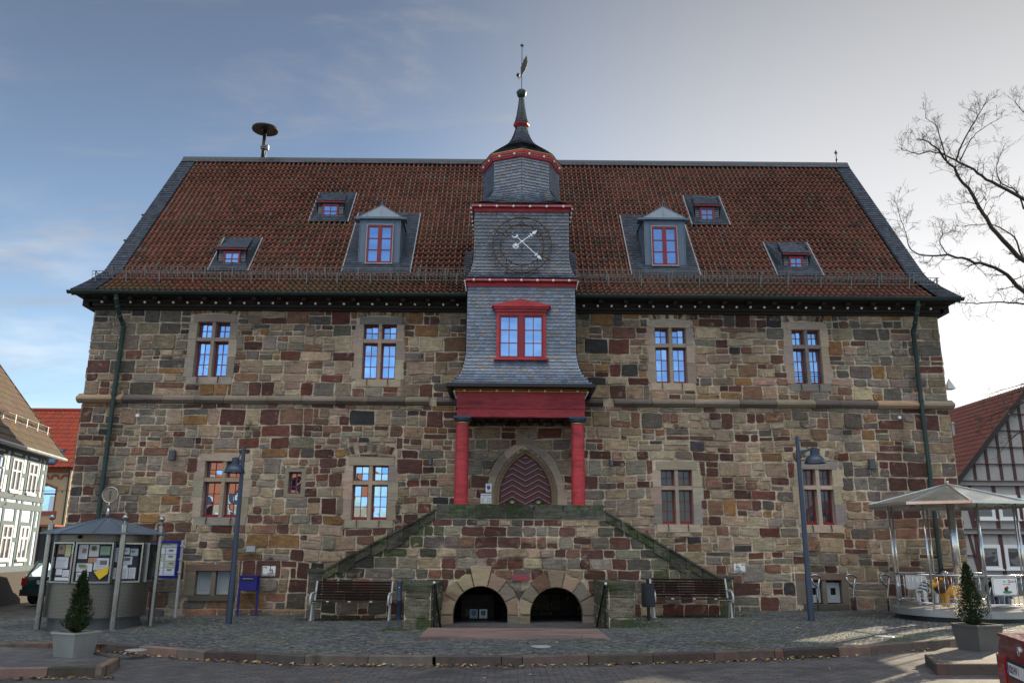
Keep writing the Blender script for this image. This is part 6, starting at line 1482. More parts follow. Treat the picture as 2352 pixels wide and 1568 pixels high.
ze, za = onY(2165,1150,CYc-1.6).z, onY(2183,1113,CYc).z; NP = 8; an = [R_(-90-6)+2*math.pi*k/NP for k in range(NP)]; NC = 9; ac = [R_(-90-15)+2*math.pi*k/NC for k in range(NC)]; M_STEELB = mat('bright steel tube', (.62,.63,.64), rough=.22, metal=.9, var=.05)
C3 = lambda a, r, z: Vector((CXc+r*math.cos(a), CYc+r*math.sin(a), z))
m = MB(); u_ = MB(); RR = 1.84
for k in range(NC):
    a, b = ac[k], ac[(k+1) % NC]
    m.poly([C3(a, RR, ze), C3(b, RR, ze), C3(b, .06, za), C3(a, .06, za)]); m.bar(C3(a, RR, ze+.01), C3(a, .06, za+.012), .05, .018, m=1); m.bar(C3(a, RR, ze-.015), C3(b, RR, ze-.015), .03, .06, m=1)
    m.bar(C3(a, 1.60, ze+.03), C3(a, .06, za-.07), .03, .05, m=1)
m.sphere((CXc, CYc, za+.05), .04, 10, m=1); m.build('canopy', [mat('weathered canopy sheet', (.40,.40,.36), rough=.30, metal=.65, var=.2, nscale=2.5), M_STEELB], ca)
m = MB(); m.tube([(CXc, CYc, cz+.2), (CXc, CYc, za-.05)], .085, 18); m.build('centre_pole', M_STEELB, ca, smooth=True)
for k in range(NP):
    m = MB(); m.tube([C3(an[k], 1.38, cz+.22), C3(an[k], 1.38, ze+.02)], .022, 8); m.build('post', M_STEELB, ca, smooth=True)
zr0, zr1 = cz+.36, cz+.95
for k in range(NP):
    if k == 2: continue
    a, b = an[k], an[(k+1) % NP]; A, B = C3(a, 1.38, 0), C3(b, 1.38, 0); Z = lambda p, z: Vector((p.x, p.y, z)); m = MB()
    m.tube([Z(A, zr1), Z(B, zr1)], .02, 8); m.tube([Z(A, zr0), Z(B, zr0)], .018, 8)
    for j in range(1, 8): p = A.lerp(B, j/8); m.tube([Z(p, zr0), Z(p, zr1)], .007, 5)
    m.build('railing', M_STEELB, ca, smooth=True)
def rail_sign(k, t0, t1, zz0, zz1, label, paint, name='carousel_sign', off=.03):
    A, B = C3(an[k], 1.38, 0), C3(an[(k+1) % NP], 1.38, 0); d = (B-A).normalized(); n = Vector((d.y, -d.x, 0)); W_ = (B-A).length; c = A.lerp(B, (t0+t1)/2); hw, hh = W_*(t1-t0)/2, (zz1-zz0)/2
    f = lambda u, v, q=0: c+d*u+n*(off+q)+Vector((0, 0, (zz0+zz1)/2+v)); r = thing(name, f(0, 0), label, 'sign')
    R = .05; o = [(sx*(hw-R)+R*math.cos(t), sy*(hh-R)+R*math.sin(t)) for sx, sy, t0_ in ((1,1,0),(-1,1,90),(-1,-1,180),(1,-1,270)) for t in (R_(t0_), R_(t0_+45), R_(t0_+90))]
    m = MB(); m.poly([f(u, v) for u, v in o]); m.poly([f(u, v, -.015) for u, v in o][::-1]); N = len(o)
    for i in range(N): j = (i+1) % N; m.poly([f(*o[i], -.015), f(*o[j], -.015), f(*o[j]), f(*o[i])])
    m.build('panel', M_WHITE, r); t = MB()
    if paint: paint(t, f, hw, hh, o); t.build('lettering', [M_INK, M_SIGNRED, mat('sign green', (.03,.25,.10), rough=.5, var=.03)], r)
def ages(t, f, hw, hh, o):
    n = len(o)
    for i in range(n): j = (i+1) % n; t.poly([f(o[i][0]*.93, o[i][1]*.90, .002), f(o[j][0]*.93, o[j][1]*.90, .002), f(o[j][0]*.96, o[j][1]*.95, .002), f(o[i][0]*.96, o[i][1]*.95, .002)])
    text_mesh(t, 'bis', .06, lambda u, v: f(u+.0, v+hh*.55, .003)); text_mesh(t, '12', .075, lambda u, v: f(u+.12, v+hh*.56, .003), 1, bold=.003); text_mesh(t, 'Jahren', .06, lambda u, v: f(u+.25, v+hh*.55, .003)); text_mesh(t, 'eigene Gefahr!', .035, lambda u, v: f(u+.05, v+hh*.25, .003))
    t.poly([f(.05+.13*math.cos(k*.5), -hh*.62+.03*math.sin(k*.5), .003) for k in range(12)], 2); t.poly([f(.02+.05*math.cos(k*.5), -hh*.30+.045*math.sin(k*.5), .004) for k in range(12)], 0); t.poly([f(.06+.03*math.cos(k*.7), -hh*.12+.03*math.sin(k*.7), .005) for k in range(9)], 1)
rail_sign(0, .10, .72, zr1-.40, zr1-.03, 'white sign about ages of use on the carousel front railing', ages); rail_sign(4, .30, .85, zr1-.38, zr1-.02, 'blank back of a white sign on the carousel rear railing', None, off=-.03)
# carousel animals
M_ZEB = bpy.data.materials.new('zebra paint'); M_ZEB.use_nodes = True
def zeb():
    nt = M_ZEB.node_tree; N = nt.nodes; L = nt.links; b = N['Principled BSDF']; b.inputs['Roughness'].default_value = .35
    tc = N.new('ShaderNodeTexCoord'); wv = N.new('ShaderNodeTexWave'); wv.inputs['Scale'].default_value = 4.2; wv.inputs['Distortion'].default_value = 3.5; wv.inputs['Detail'].default_value = 1; mp = N.new('ShaderNodeMapping'); mp.inputs['Rotation'].default_value = (0, .5, 0); L.new(tc.outputs['Object'], mp.inputs[0]); L.new(mp.outputs[0], wv.inputs['Vector'])
    r = N.new('ShaderNodeValToRGB'); r.color_ramp.interpolation = 'CONSTANT'; r.color_ramp.elements[0].color = (.025,.03,.045,1); r.color_ramp.elements[1].color = (.66,.70,.76,1); r.color_ramp.elements[1].position = .40; L.new(wv.outputs[0], r.inputs[0])
    sx = N.new('ShaderNodeSeparateXYZ'); L.new(tc.outputs['Object'], sx.inputs[0]); gt_ = N.new('ShaderNodeMath'); gt_.operation = 'GREATER_THAN'; gt_.inputs[1].default_value = .28; L.new(sx.outputs[2], gt_.inputs[0])
    q = N.new('ShaderNodeMix'); q.data_type = 'RGBA'; L.new(gt_.outputs[0], q.inputs[0]); q.inputs[6].default_value = (.66,.70,.76,1); L.new(r.outputs[0], q.inputs[7]); L.new(q.outputs[2], b.inputs['Base Color'])
zeb()
def quad_animal(name, loc, rot, s, mt, label, head, neck, body=(.13,.14,.12), legr=.05, stance=.14, length=.27, hz=.42):
    r = thing(name, loc, label, name.split('_')[0]+' figure', 'ride-on figures on the carousel'); b0, b1, b2 = body
    V = [(0,0,hz,b1),(length*.6,0,hz+.01,b0),(length,0,hz+.02,b0*.9),(-length*.6,0,hz,b2),(-length,0,hz+.01,b2*.9)]; E = [(0,1),(1,2),(0,3),(3,4)]
    for x, k, bend in ((length*.88, 2, .01), (-length*.9, 4, -.035)):
        for sg in (-1, 1):
            i = len(V); V += [(x, sg*stance*.55, hz-.07, legr*1.35),(x+bend, sg*stance*.62, hz*.52, legr*.85),(x+bend*.2, sg*stance*.62, hz*.22, legr*.72),(x+.01, sg*stance*.62, .03, legr*.85)]; E += [(k, i), (i, i+1), (i+1, i+2), (i+2, i+3)]
    i = len(V); V += [(length+neck[0]*.5, 0, hz+neck[1]*.5, b0*.70),(length+neck[0], 0, hz+neck[1], head*.95),(length+neck[0]+head*1.1, 0, hz+neck[1]-head*.15, head*.78),(length+neck[0]+head*2.0, 0, hz+neck[1]-head*.55, head*.58)]; E += [(2, i), (i, i+1), (i+1, i+2), (i+2, i+3)]
    o = skin('body', V, E, mt, r); r.scale = (s, s, s); r.rotation_euler = (0, 0, rot); r.location = loc; return r, (length+neck[0], hz+neck[1])
Pz = onY(2143,1408,CYc+.25); zr, hp = quad_animal('zebra_figure', (Pz.x+.02, CYc+.28, cz+.235), R_(22), 1.08, M_ZEB, 'zebra-striped ride-on figure inside the carousel, left of the lion', .075, (.13,.27), hz=.40)
m = MB()
for sg in (-1, 1): m.sphere((hp[0]+.05, sg*.062, hp[1]+.02), .013, 8); m.tube([(hp[0]-.02, sg*.04, hp[1]+.05), (hp[0]-.035, sg*.055, hp[1]+.13)], [.022,.006], 6)
for k in range(7): t = k/6; m.box(lerp(.22, hp[0]-.03, t)-.025, lerp(.22, hp[0]-.03, t)+.02, -.012, .012, lerp(.50, hp[1]+.03, t), lerp(.58, hp[1]+.11, t))
o = m.build('mane', M_INK); o.parent = zr
M_LION = mat('lion yellow paint', (.62,.30,.03), rough=.35, var=.06); M_MANE = mat('mane brown paint', (.075,.030,.015), rough=.45, var=.1)
Pl = onY(2192,1424,CYc-.55); lr, hp = quad_animal('lion_figure', (Pl.x+.06, CYc-.55, cz+.235), R_(180), 1.0, M_LION, 'yellow ride-on lion figure with brown mane, half behind the right conifer', .105, (.10,.16), body=(.135,.13,.12), hz=.36, length=.22)
m = MB(); m.lathe([(.05,-.10),(.17,-.09),(.205,-.02),(.19,.05),(.12,.09)], 0, 0, 18); o = m.build('mane', M_MANE, smooth=True); o.parent = lr; o.rotation_euler = (0, R_(65), 0); o.location = (hp[0]-.05, 0, hp[1]-.02)
m = MB(); m.sphere((hp[0]+.235, 0, hp[1]-.035), .032, 10)
for sg in (-1, 1): m.sphere((hp[0]+.10, sg*.075, hp[1]+.045), .013, 8); m.tube([(hp[0]+.14, sg*.09, hp[1]-.075), (hp[0]+.18, sg*.065, hp[1]-.085)], .006, 5)
o = m.build('face', M_INK); o.parent = lr
m = MB()
for sg in (-1, 1): m.sphere((hp[0]-.02, sg*.11, hp[1]+.10), .04, 10)
o = m.build('ear', M_LION); o.parent = lr
M_ELE = mat('elephant grey blue paint', (.085,.115,.165), rough=.3, var=.06); Pe = onY(2300,1415,CYc+.05)
er = thing('elephant_figure', (Pe.x, CYc+.05, cz+.235), 'grey blue ride-on elephant figure at the right of the carousel', 'elephant figure', 'ride-on figures on the carousel')
V = [(0,0,.36,.20),(.16,0,.37,.19),(-.16,0,.36,.19),(.27,0,.46,.10),(.36,0,.50,.13),(.50,0,.44,.075),(.56,0,.30,.05),(.57,0,.17,.04),(.62,0,.10,.035)]; E = [(0,1),(0,2),(1,3),(3,4),(4,5),(5,6),(6,7),(7,8)]
for x, k in ((.17,1), (-.17,2)):
    for sg in (-1, 1): i = len(V); V += [(x, sg*.10, .22, .085),(x, sg*.10, .03, .082)]; E += [(k, i), (i, i+1)]
skin('body', V, E, M_ELE, er); er.scale = (1.05,1.05,1.05); er.rotation_euler = (0, 0, R_(40)); 
m = MB()
for sg in (-1, 1): m.lathe([(.001,.0),(.15,.01),(.15,.03),(.001,.035)], .28, sg*.17, 18, ax='y', cz=.47)
o = m.build('ear', M_ELE); o.parent = er
m = MB(); m.tube([(.47, -.09, .36), (.56, -.12, .31), (.63, -.11, .34)], [.02,.018,.006], 8); m.tube([(.47, .09, .36), (.56, .12, .31), (.63, .11, .34)], [.02,.018,.006], 8); m.tube([(-.36, 0, .42), (-.42, .02, .30), (-.40, .05, .2)], .012, 6); o = m.build('tusk', M_WHITE, smooth=True); o.parent = er

# ------------------------------------------------------------------ cars
M_CARRED = mat('dark red car paint', (.15,.007,.012), rough=.32, var=.03, coat=.35, spec=.4); M_CARGRN = mat('dark green car paint', (.006,.055,.050), rough=.3, var=.05, coat=.8); M_TYRE = mat('tyre rubber', (.015,.015,.016), rough=.85, var=.1); M_RIM = mat('alloy wheel', (.40,.41,.43), rough=.3, metal=.9, var=.04)
M_CARGLASS = glass_mat('car glass', tint=(.75,.85,.9), refl=.12); M_TAIL = mat('tail lamp red', (.35,.012,.01), rough=.2, var=.03, coat=1.0); M_AMBER = mat('amber lens', (.55,.18,.02), rough=.2, var=.02); M_PLASTIC = mat('black car plastic', (.02,.02,.022), rough=.6, var=.1)
def car_plate(root, name, body, cx_, z, hw, hh, text, tag_band=True):
    """number plate on the tail, in the car's own frame (tail towards -x)"""
    f = lambda u, v, d=0: (cx_-d, -u, z+v); m = MB(); m.add([f(-hw-.01,-hh-.01),f(hw+.01,-hh-.01),f(hw+.01,hh+.01),f(-hw-.01,hh+.01)]+[f(-hw-.01,-hh-.01,.012),f(hw+.01,-hh-.01,.012),f(hw+.01,hh+.01,.012),f(-hw-.01,hh+.01,.012)], [(0,3,2,1),(4,5,6,7),(0,1,5,4),(1,2,6,5),(2,3,7,6),(3,0,4,7)], 0)
    m.poly([f(-hw, -hh, .014), f(hw, -hh, .014), f(hw, hh, .014), f(-hw, hh, .014)], 1); m.poly([f(-hw, -hh, .015), f(-hw+.042, -hh, .015), f(-hw+.042, hh, .015), f(-hw, hh, .015)], 2)
    text_mesh(m, text[0], hh*1.75, lambda u, v: f(-hw+.06+u*.80, v, .016), 0, 'LEFT', bold=.001); text_mesh(m, text[1], hh*1.75, lambda u, v: f(-hw+text[2]+u*.80, v, .016), 0, 'LEFT', bold=.001)
    for v, mm in ((hh*.36, 3), (-hh*.36, 4)): m.poly([f(-hw+text[2]-.028+.017*math.cos(k*.8), v+.017*math.sin(k*.8), .016) for k in range(8)], mm)
    text_mesh(m, 'D', .03, lambda u, v: f(-hw+.021+u, v-hh*.5, .017), 1); o = m.build('number_plate', [M_INK, M_WHITE, M_SIGNBLUE, M_SIGNRED, M_GREY]); o.parent = root; return o
def sect(pts_yz): return pts_yz
def loft_car(root, stations, mt, name='body'):
    """stations: (x, half width, z sill, z belt, z deck, deck half width)"""
    m = MB(); S = []
    for (x, hw, zs, zb, zd, dw) in stations:
        S.append([(x, -hw*.90, zs), (x, -hw*.985, zs+.10), (x, -hw, lerp(zs, zb, .5)), (x, -hw*.985, lerp(zs, zb, .8)), (x, -hw*.955, zb), (x, -lerp(hw*.955, dw, .85), lerp(zb, zd, .75)), (x, -dw, zd), (x, 0, zd+.015*(zd > zb)), (x, dw, zd), (x, lerp(hw*.955, dw, .85), lerp(zb, zd, .75)), (x, hw*.955, zb), (x, hw*.985, lerp(zs, zb, .8)), (x, hw, lerp(zs, zb, .5)), (x, hw*.985, zs+.10), (x, hw*.90, zs)])
    n = len(S[0]); P = [p for s in S for p in s]; F = [(i*n+j, (i+1)*n+j, (i+1)*n+(j+1) % n, i*n+(j+1) % n) for i in range(len(S)-1) for j in range(n)]+[tuple(range(n)), tuple(range(len(P)-1, len(P)-n-1, -1))]
    m.add(P, F); o = m.build(name, mt); fix_normals(o); o.data.polygons.foreach_set('use_smooth', [True]*len(o.data.polygons)); o.data.set_sharp_from_angle(angle=R_(34)); o.parent = root
    return o
def wheel(root, x, y, r=.31):
    m = MB(); s = 1 if y > 0 else -1; m.lathe([(r*.66,-.09),(r*.94,-.095),(r,-.06),(r,.06),(r*.94,.095),(r*.66,.09)], x, y, 28, ax='y', cz=r); o = m.build('wheel', M_TYRE, auto=40); o.parent = root
    m = MB(); m.lathe([(.001,s*.085),(r*.2,s*.09),(r*.25,s*.06),(r*.6,s*.065),(r*.66,s*.09),(r*.66,-s*.05)], x, y, 24, ax='y', cz=r); k = m.build('rim', M_RIM, auto=40); k.parent = o
def child(m, name, mt, root, **k): o = m.build(name, mt, **k); o.parent = root; return o
# red saloon, only its tail corner enters the picture
rc_ = thing('parked_car', (0, 0, 0), 'dark red saloon car at the bottom right edge, only its tail visible', 'car')
loft_car(rc_, [(-2.20,.70,.40,.72,.74,.58),(-2.185,.765,.36,.78,.90,.66),(-2.15,.805,.34,.82,.985,.70),(-2.06,.845,.30,.84,1.02,.74),(-1.7,.865,.26,.86,1.03,.76),(-1.2,.87,.24,.88,1.04,.74),(1.0,.87,.24,.88,.98,.74),(1.7,.86,.25,.82,.90,.72),(2.1,.80,.28,.70,.76,.66),(2.22,.64,.36,.60,.62,.52)], M_CARRED)
m = MB(); S = [(-1.32,1.03,.70),(-.62,1.38,.56),(.30,1.41,.56),(1.12,.98,.70)]; P = []
for x, z, w_ in S: P += [(x, -w_, z), (x, w_, z)]
m.add(P+[(x, sg*.76, 1.0) for x in (-1.25, 1.05) for sg in (-1, 1)], [(0,1,3,2),(4,5,7,6),(0,2,4,6,10,8) if False else (0,2,4,6),(1,7,5,3)]); m.build('glasshouse', M_CARGLASS).parent = rc_
m = MB(); m.add([P[2], P[3], P[5], P[4]], [(0,1,3,2) if False else (0,1,2,3)]); child(m, 'roof', M_CARRED, rc_)
m = MB(); m.box(-2.218, -2.16, -.30, .30, .685, .83); child(m, 'plate_recess', M_PLASTIC, rc_)
m = MB(); m.bar((-2.10, -.70, 1.012), (-2.10, .70, 1.012), .14, .030); child(m, 'boot_lip', M_CARRED, rc_)
loft_car(rc_, [(-2.31,.62,.32,.46,.49,.56),(-2.285,.74,.28,.48,.525,.68),(-2.20,.83,.25,.50,.54,.76),(-2.0,.872,.25,.50,.54,.80),(-1.80,.875,.26,.50,.53,.80)], M_CARRED, 'bumper')
for sg in (-1, 1):
    m = MB(); m.box(-2.212, -2.10, sg*.42, sg*.66, .60, .84); h = child(m, 'tail_lamp', M_TAIL, rc_)
    m = MB(); m.box(2.05, 2.17, sg*.45, sg*.72, .62, .74); child(m, 'headlight', M_GLASSD, rc_)
    for x in (-1.35, 1.40): wheel(rc_, x, sg*.78)
m = MB(); pr = [(.001,-2.222),(.036,-2.222),(.040,-2.215),(.040,-2.16)]
for k in range(4):
    a0 = k*math.pi/2; pts = [(-2.190, 0, .925)]+[(-2.190, .030*math.cos(a0+j*math.pi/12), .925+.030*math.sin(a0+j*math.pi/12)) for j in range(7)]; m.poly(pts, 1 if k % 2 else 2)
n = 24; m.add([(-2.188, .041*math.cos(2*math.pi*k/n), .925+.041*math.sin(2*math.pi*k/n)) for k in range(n)]+[(-2.14, .041*math.cos(2*math.pi*k/n), .925+.041*math.sin(2*math.pi*k/n)) for k in range(n)], [tuple(range(n))]+[(k, (k+1) % n, n+(k+1) % n, n+k) for k in range(n)], 0); child(m, 'badge', [M_SILVER, M_WHITE, M_SIGNBLUE], rc_)
car_plate(rc_, 'p', None, -2.215, .755, .26, .055, ('KB', 'HV 1', .20))
cp_ = onZ(2301,1455,gz(5)-DR+.92); th = R_(-16)   # tail's left corner; heading to the right and slightly towards the viewer
hd = Vector((math.cos(th), math.sin(th), 0)); sd_ = Vector((-hd.y, hd.x, 0)); o_ = Vector((cp_.x, cp_.y, 0))+hd*1.91-sd_*.65
rc_.location = (o_.x, o_.y, gz(o_.x)-DR); rc_.rotation_euler = (0, 0, th); rc_.scale = (.9,.9,.9)
# green hatchback at left
gc_ = thing('parked_car', (0, 0, 0), 'dark green hatchback seen from behind beside the white half-timbered house', 'car')
loft_car(gc_, [(-1.90,.62,.40,.70,.80,.55),(-1.86,.78,.32,.86,.90,.72),(-1.70,.82,.28,.88,.91,.74),(1.1,.82,.26,.86,.90,.72),(1.75,.78,.28,.74,.78,.66),(1.95,.62,.36,.62,.64,.52)], M_CARGRN)
m = MB(); P = []
for x, z, w_ in ((-1.80,.90,.72), (-1.50,1.38,.58), (.15,1.40,.58), (.95,.90,.70)): P += [(x, -w_, z), (x, w_, z)]
m.add(P, [(0,1,3,2), (4,5,7,6), (0,2,4,6), (1,7,5,3)]); m.build('glasshouse', M_CARGLASS).parent = gc_
m = MB(); m.add([P[2], P[3], P[5], P[4]], [(0,1,2,3)]); m.bar(P[0], P[2], .09, .05); m.bar(P[1], P[3], .09, .05); m.bar(P[2], P[3], .06, .06); child(m, 'roof', M_CARGRN, gc_)
m = MB(); m.box(-1.94, -1.6, -.79, .79, .30, .50); child(m, 'bumper', M_PLASTIC, gc_); m = MB(); m.box(-1.93, -1.85, -.36, .36, .66, .80); child(m, 'plate_recess', M_PLASTIC, gc_)
for sg in (-1, 1):
    m = MB(); m.box(-1.90, -1.72, sg*.62, sg*.80, .62, .86); child(m, 'tail_lamp', M_TAIL, gc_)
    m = MB(); m.box(1.80, 1.92, sg*.40, sg*.66, .58, .70); child(m, 'headlight', M_GLASSD, gc_)
    for x in (-1.2, 1.2): wheel(gc_, x, sg*.73, .29)
car_plate(gc_, 'p', None, -1.93, .73, .26, .055, ('KB', 'WB 267', .19))
G = onY(88,1378,6.0); gc_.location = (G.x+.30, 6.0+1.9, gz(G.x)-.08); gc_.rotation_euler = (0, 0, R_(84))

# ------------------------------------------------------------------ neighbouring houses
M_PLASTER = mat('white plaster', (.54,.74,.96), rough=.9, var=.06, nscale=2, bump=.15); M_TIMBER = mat('grey painted timber', (.085,.12,.15), rough=.75, var=.15, nscale=6); M_TIMBERR = mat('red brown timber', (.070,.032,.034), rough=.8, var=.2); M_PLASTERG = mat('grey rough plaster', (.36,.36,.36), rough=.95, var=.12, nscale=3, bump=.5, bscale=60); M_PLINTH = mat('plinth sandstone', (.060,.055,.052), rough=.9, var=.25, nscale=2, bump=.3); M_WFRAME = mat('white window frame', (.72,.74,.78), rough=.4, var=.03); M_OCHRE = mat('ochre plaster', (.42,.31,.20), rough=.9, var=.08, bump=.1); M_BRICK = mat('red brick trim', (.26,.075,.045), rough=.85, var=.2); M_PANE = glass_mat('dark house glass', tint=(.6,.65,.8), refl=.10, body=(.02,.018,.03))
def roof_rows(mb, A, U, D, W_, L_, pitch, colf, cross=.22, amp=.02, n=None):
    """pantile rows on a roof plane: A foot corner, U along the eaves, D up the slope"""
    A = Vector(A); U = Vector(U).normalized(); D = Vector(D).normalized(); N_ = U.cross(D).normalized(); nr = int(L_/pitch); nc = int(W_/cross)
    for r in range(nr):
        for c in range(nc):
            o = A+U*(c*W_/nc)+D*(r*L_/nr); w_ = W_/nc; h = L_/nr*1.04; cc = colf(rng); pts = []
            for u, z in ((0,0),(.3,-.2),(.55,.2),(.8,1),(1,.0)): pts.append((o+U*(u*w_)+N_*(z*amp+.03), o+U*(u*w_)+D*h+N_*(z*amp+.002), o+U*(u*w_)+N_*(z*amp-.005)))
            b = len(mb.v)
            for p in pts: mb.v += [tuple(q) for q in p]; mb.c += [(*cc, 1)]*3
            for i in range(4): a_ = b+3*i; mb.f.append((a_, a_+3, a_+4, a_+1)); mb.m.append(0); mb.f.append((a_+2, a_+5, a_+3, a_)); mb.m.append(0)
M_RTILE = mat('house roof tile', attr=True, rough=.6, var=.15, nscale=6, spec=.4)
# --- white half-timbered house at left; u runs along its front towards the viewer
A0 = onY(104,1100,9.0); A0 = Vector((A0.x, 9.0, 0)); dU = Vector((.165, -.986, 0)).normalized(); nU = Vector((dU.y*-1, dU.x, 0)); nU = nU if nU.x > 0 else -nU
def onF(px, py):
    r = ray(px, py); t = (A0-CAM).dot(nU)/r.dot(nU); p = CAM+r*t; return (p-A0).dot(dU), p.z
wh = thing('half_timbered_house', (A0.x-3, A0.y, gz(A0.x)), 'white half-timbered house with grey beams and brown tiled roof at left edge', 'house')
F = lambda u, z, d=0: A0+dU*u+nU*d+Vector((0, 0, z))
def fbox(mb, u0, u1, z0, z1, d0, d1, m=0):
    mb.add([F(u0,z0,d0),F(u1,z0,d0),F(u1,z1,d0),F(u0,z1,d0),F(u0,z0,d1),F(u1,z0,d1),F(u1,z1,d1),F(u0,z1,d1)], [(0,1,2,3),(7,6,5,4),(0,4,5,1),(1,5,6,2),(2,6,7,3),(3,7,4,0)], m)
zT = onF(104,1047)[1]; zB = onF(80,1309)[1]; zF = onF(86,1157)[1]; LU = 9.0; gz0 = gz(A0.x)-.15
m = MB(); fbox(m, 0, LU, zB, zT, -7.5, 0); o = m.build('wall', M_PLASTER, wh); fix_normals(o)
m = MB(); fbox(m, -.04, LU, gz0-.3, zB, -7.5, .06); fix_normals(m.build('plinth', M_PLINTH, wh))
tb = MB(); T_ = .03
fbox(tb, 0, LU, zT-.16, zT, 0, T_); fbox(tb, 0, LU, zF+.05, zF+.25, 0, T_+.02); fbox(tb, 0, LU, zF-.27, zF-.06, 0, T_+.01); fbox(tb, 0, LU, zB, zB+.20, 0, T_+.012)
wins_ = []
for (pa, pb_) in (((58,1085),(81,1134)), ((21,1075),(44,1125)), ((29,1206),(58,1283)), ((-18,1200),(14,1281))):
    a, b = onF(*pa), onF(*pb_); wins_.append((min(a[0], b[0]), max(a[0], b[0])))
up = [onF(80,1065), onF(60,1134)]; zu1 = onF(70,1062)[1]; zu0 = onF(66,1133)[1]; zl1 = onF(46,1207)[1]; zl0 = onF(42,1283)[1]
print('wins', wins_); uw = .80; pit_ = 1.42; ustart = .92
def bay(u): return [(u, u+uw)]
wf = []
for k in range(5):
    u0 = ustart+k*pit_; wf += [(u0, u0+uw, zu0, zu1), (u0, u0+uw, zl0, zl1)]
posts = [.0, .42]+[q for k in range(5) for q in (ustart+k*pit_-.17, ustart+k*pit_+uw)]
for u in posts:
    fbox(tb, u, u+.17, zF+.25, zT-.16, 0, T_-.004); fbox(tb, u, u+.17, zB+.20, zF-.27, 0, T_-.004); fbox(tb, u, u+.17, zF-.06, zF+.05, 0, T_-.006)
for k in range(5):
    u0 = ustart+k*pit_
    for z0, z1, zt0, zt1 in ((zu0, zu1, zF+.25, zT-.16), (zl0, zl1, zB+.20, zF-.27)):
        fbox(tb, u0, u0+uw, z0-.14, z0, 0, T_-.006); fbox(tb, u0, u0+uw, z1, z1+.14, 0, T_-.006); zm = lerp(zt0, zt1, .42); fbox(tb, u0+uw+.17, u0+pit_-.17, zm, zm+.15, 0, T_-.008)
for z0, z1 in ((zF+.25, zT-.16), (zB+.20, zF-.27)):
    zm = lerp(z0, z1, .62); fbox(tb, .17, .55, zm, zm+.15, 0, T_-.006); tb.bar(F(.70, z0+.02, .012), F(.40, z1-.05, .012), .15, .019, nU)
fix_normals(tb.build('timber_frame', M_TIMBER, wh))
for (u0, u1, z0, z1) in wf:
    m = MB(); fbox(m, u0-.02, u1+.02, z0-.08, z0, 0, .10); fbox(m, u0, u0+.065, z0, z1, 0, .055); fbox(m, u1-.065, u1, z0, z1, 0, .055); fbox(m, u0+.065, u1-.065, z1-.06, z1, 0, .054); c = (u0+u1)/2; zt = lerp(z0, z1, .63); fbox(m, c-.025, c+.025, z0, z1-.06, 0, .05); fbox(m, u0+.065, u1-.065, zt-.03, zt+.03, 0, .052)
    for a, b in ((u0+.065, c-.025), (c+.025, u1-.065)): fbox(m, a, a+.018, z0, z1-.06, 0, .045); fbox(m, b-.018, b, z0, z1-.06, 0, .045); fbox(m, a, b, z0, z0+.05, 0, .044)
    o = m.build('window', M_WFRAME, wh); fix_normals(o); g = MB(); g.poly([F(u0+.08, z0+.02, .02), F(u1-.08, z0+.02, .02), F(u1-.08, z1-.06, .02), F(u0+.08, z1-.06, .02)]); fix_normals(g.build('pane', M_PANE, o))
rf = MB(); ev_ = .45; D_ = (nU*-1+Vector((0,0,1.24))).normalized(); E0 = F(-.35, zT-.02, ev_)
roof_rows(rf, E0+dU*(LU+.35), -dU, D_, LU+.35, 8.2, .33, lambda r: tuple(q*r.uniform(.85, 1.2) for q in (.115,.085,.065)), cross=.24, amp=.03)
ro = rf.build('roof', M_RTILE, wh)
rf2 = MB(); P0, P1, P2, P3 = E0, E0+dU*(LU+.4), E0+dU*(LU+.4)+D_*8.2, E0+D_*8.2; back = nU*-(2*8.2*abs(D_.dot(nU))); 
rf2.poly([P0, P1, P2, P3]); rf2.poly([P3, P2, P1+back, P0+back]); rf2.poly([F(.0, zT, 0), F(.0, zT, -7.5), P3+Vector((0,0,-.3))+dU*.35]); rf2.bar(P0, P3, .05, .14); rf2.build('roof_board', mat('roof boarding', (.06,.045,.035), rough=.9), wh)
gt2 = MB(); gt2.tube([E0+nU*.06+Vector((0,0,-.05)), E0+dU*LU+nU*.06+Vector((0,0,-.05))], .065, 8); fbox(gt2, -.3, LU, zT-.04, zT+.0, -.05, ev_); gt2.build('gutter', M_LEAD, wh)
sg_ = MB(); q = E0+D_*1.05+Vector((0,0,.12))
for h in (.0, .22): sg_.tube([q+Vector((0,0,h)), q+dU*LU+Vector((0,0,h))], .012, 5)
for k in range(90): p = q+dU*(k*.1); sg_.tube([p, p+Vector((0,0,.22))], .006, 4)
for k in range(9): p = q+dU*(k*1.0+.2); sg_.bar(p-Vector((0,0,.15)), p+Vector((0,0,.24)), .04, .02)
sg_.build('snow_guard', M_GALV, wh)
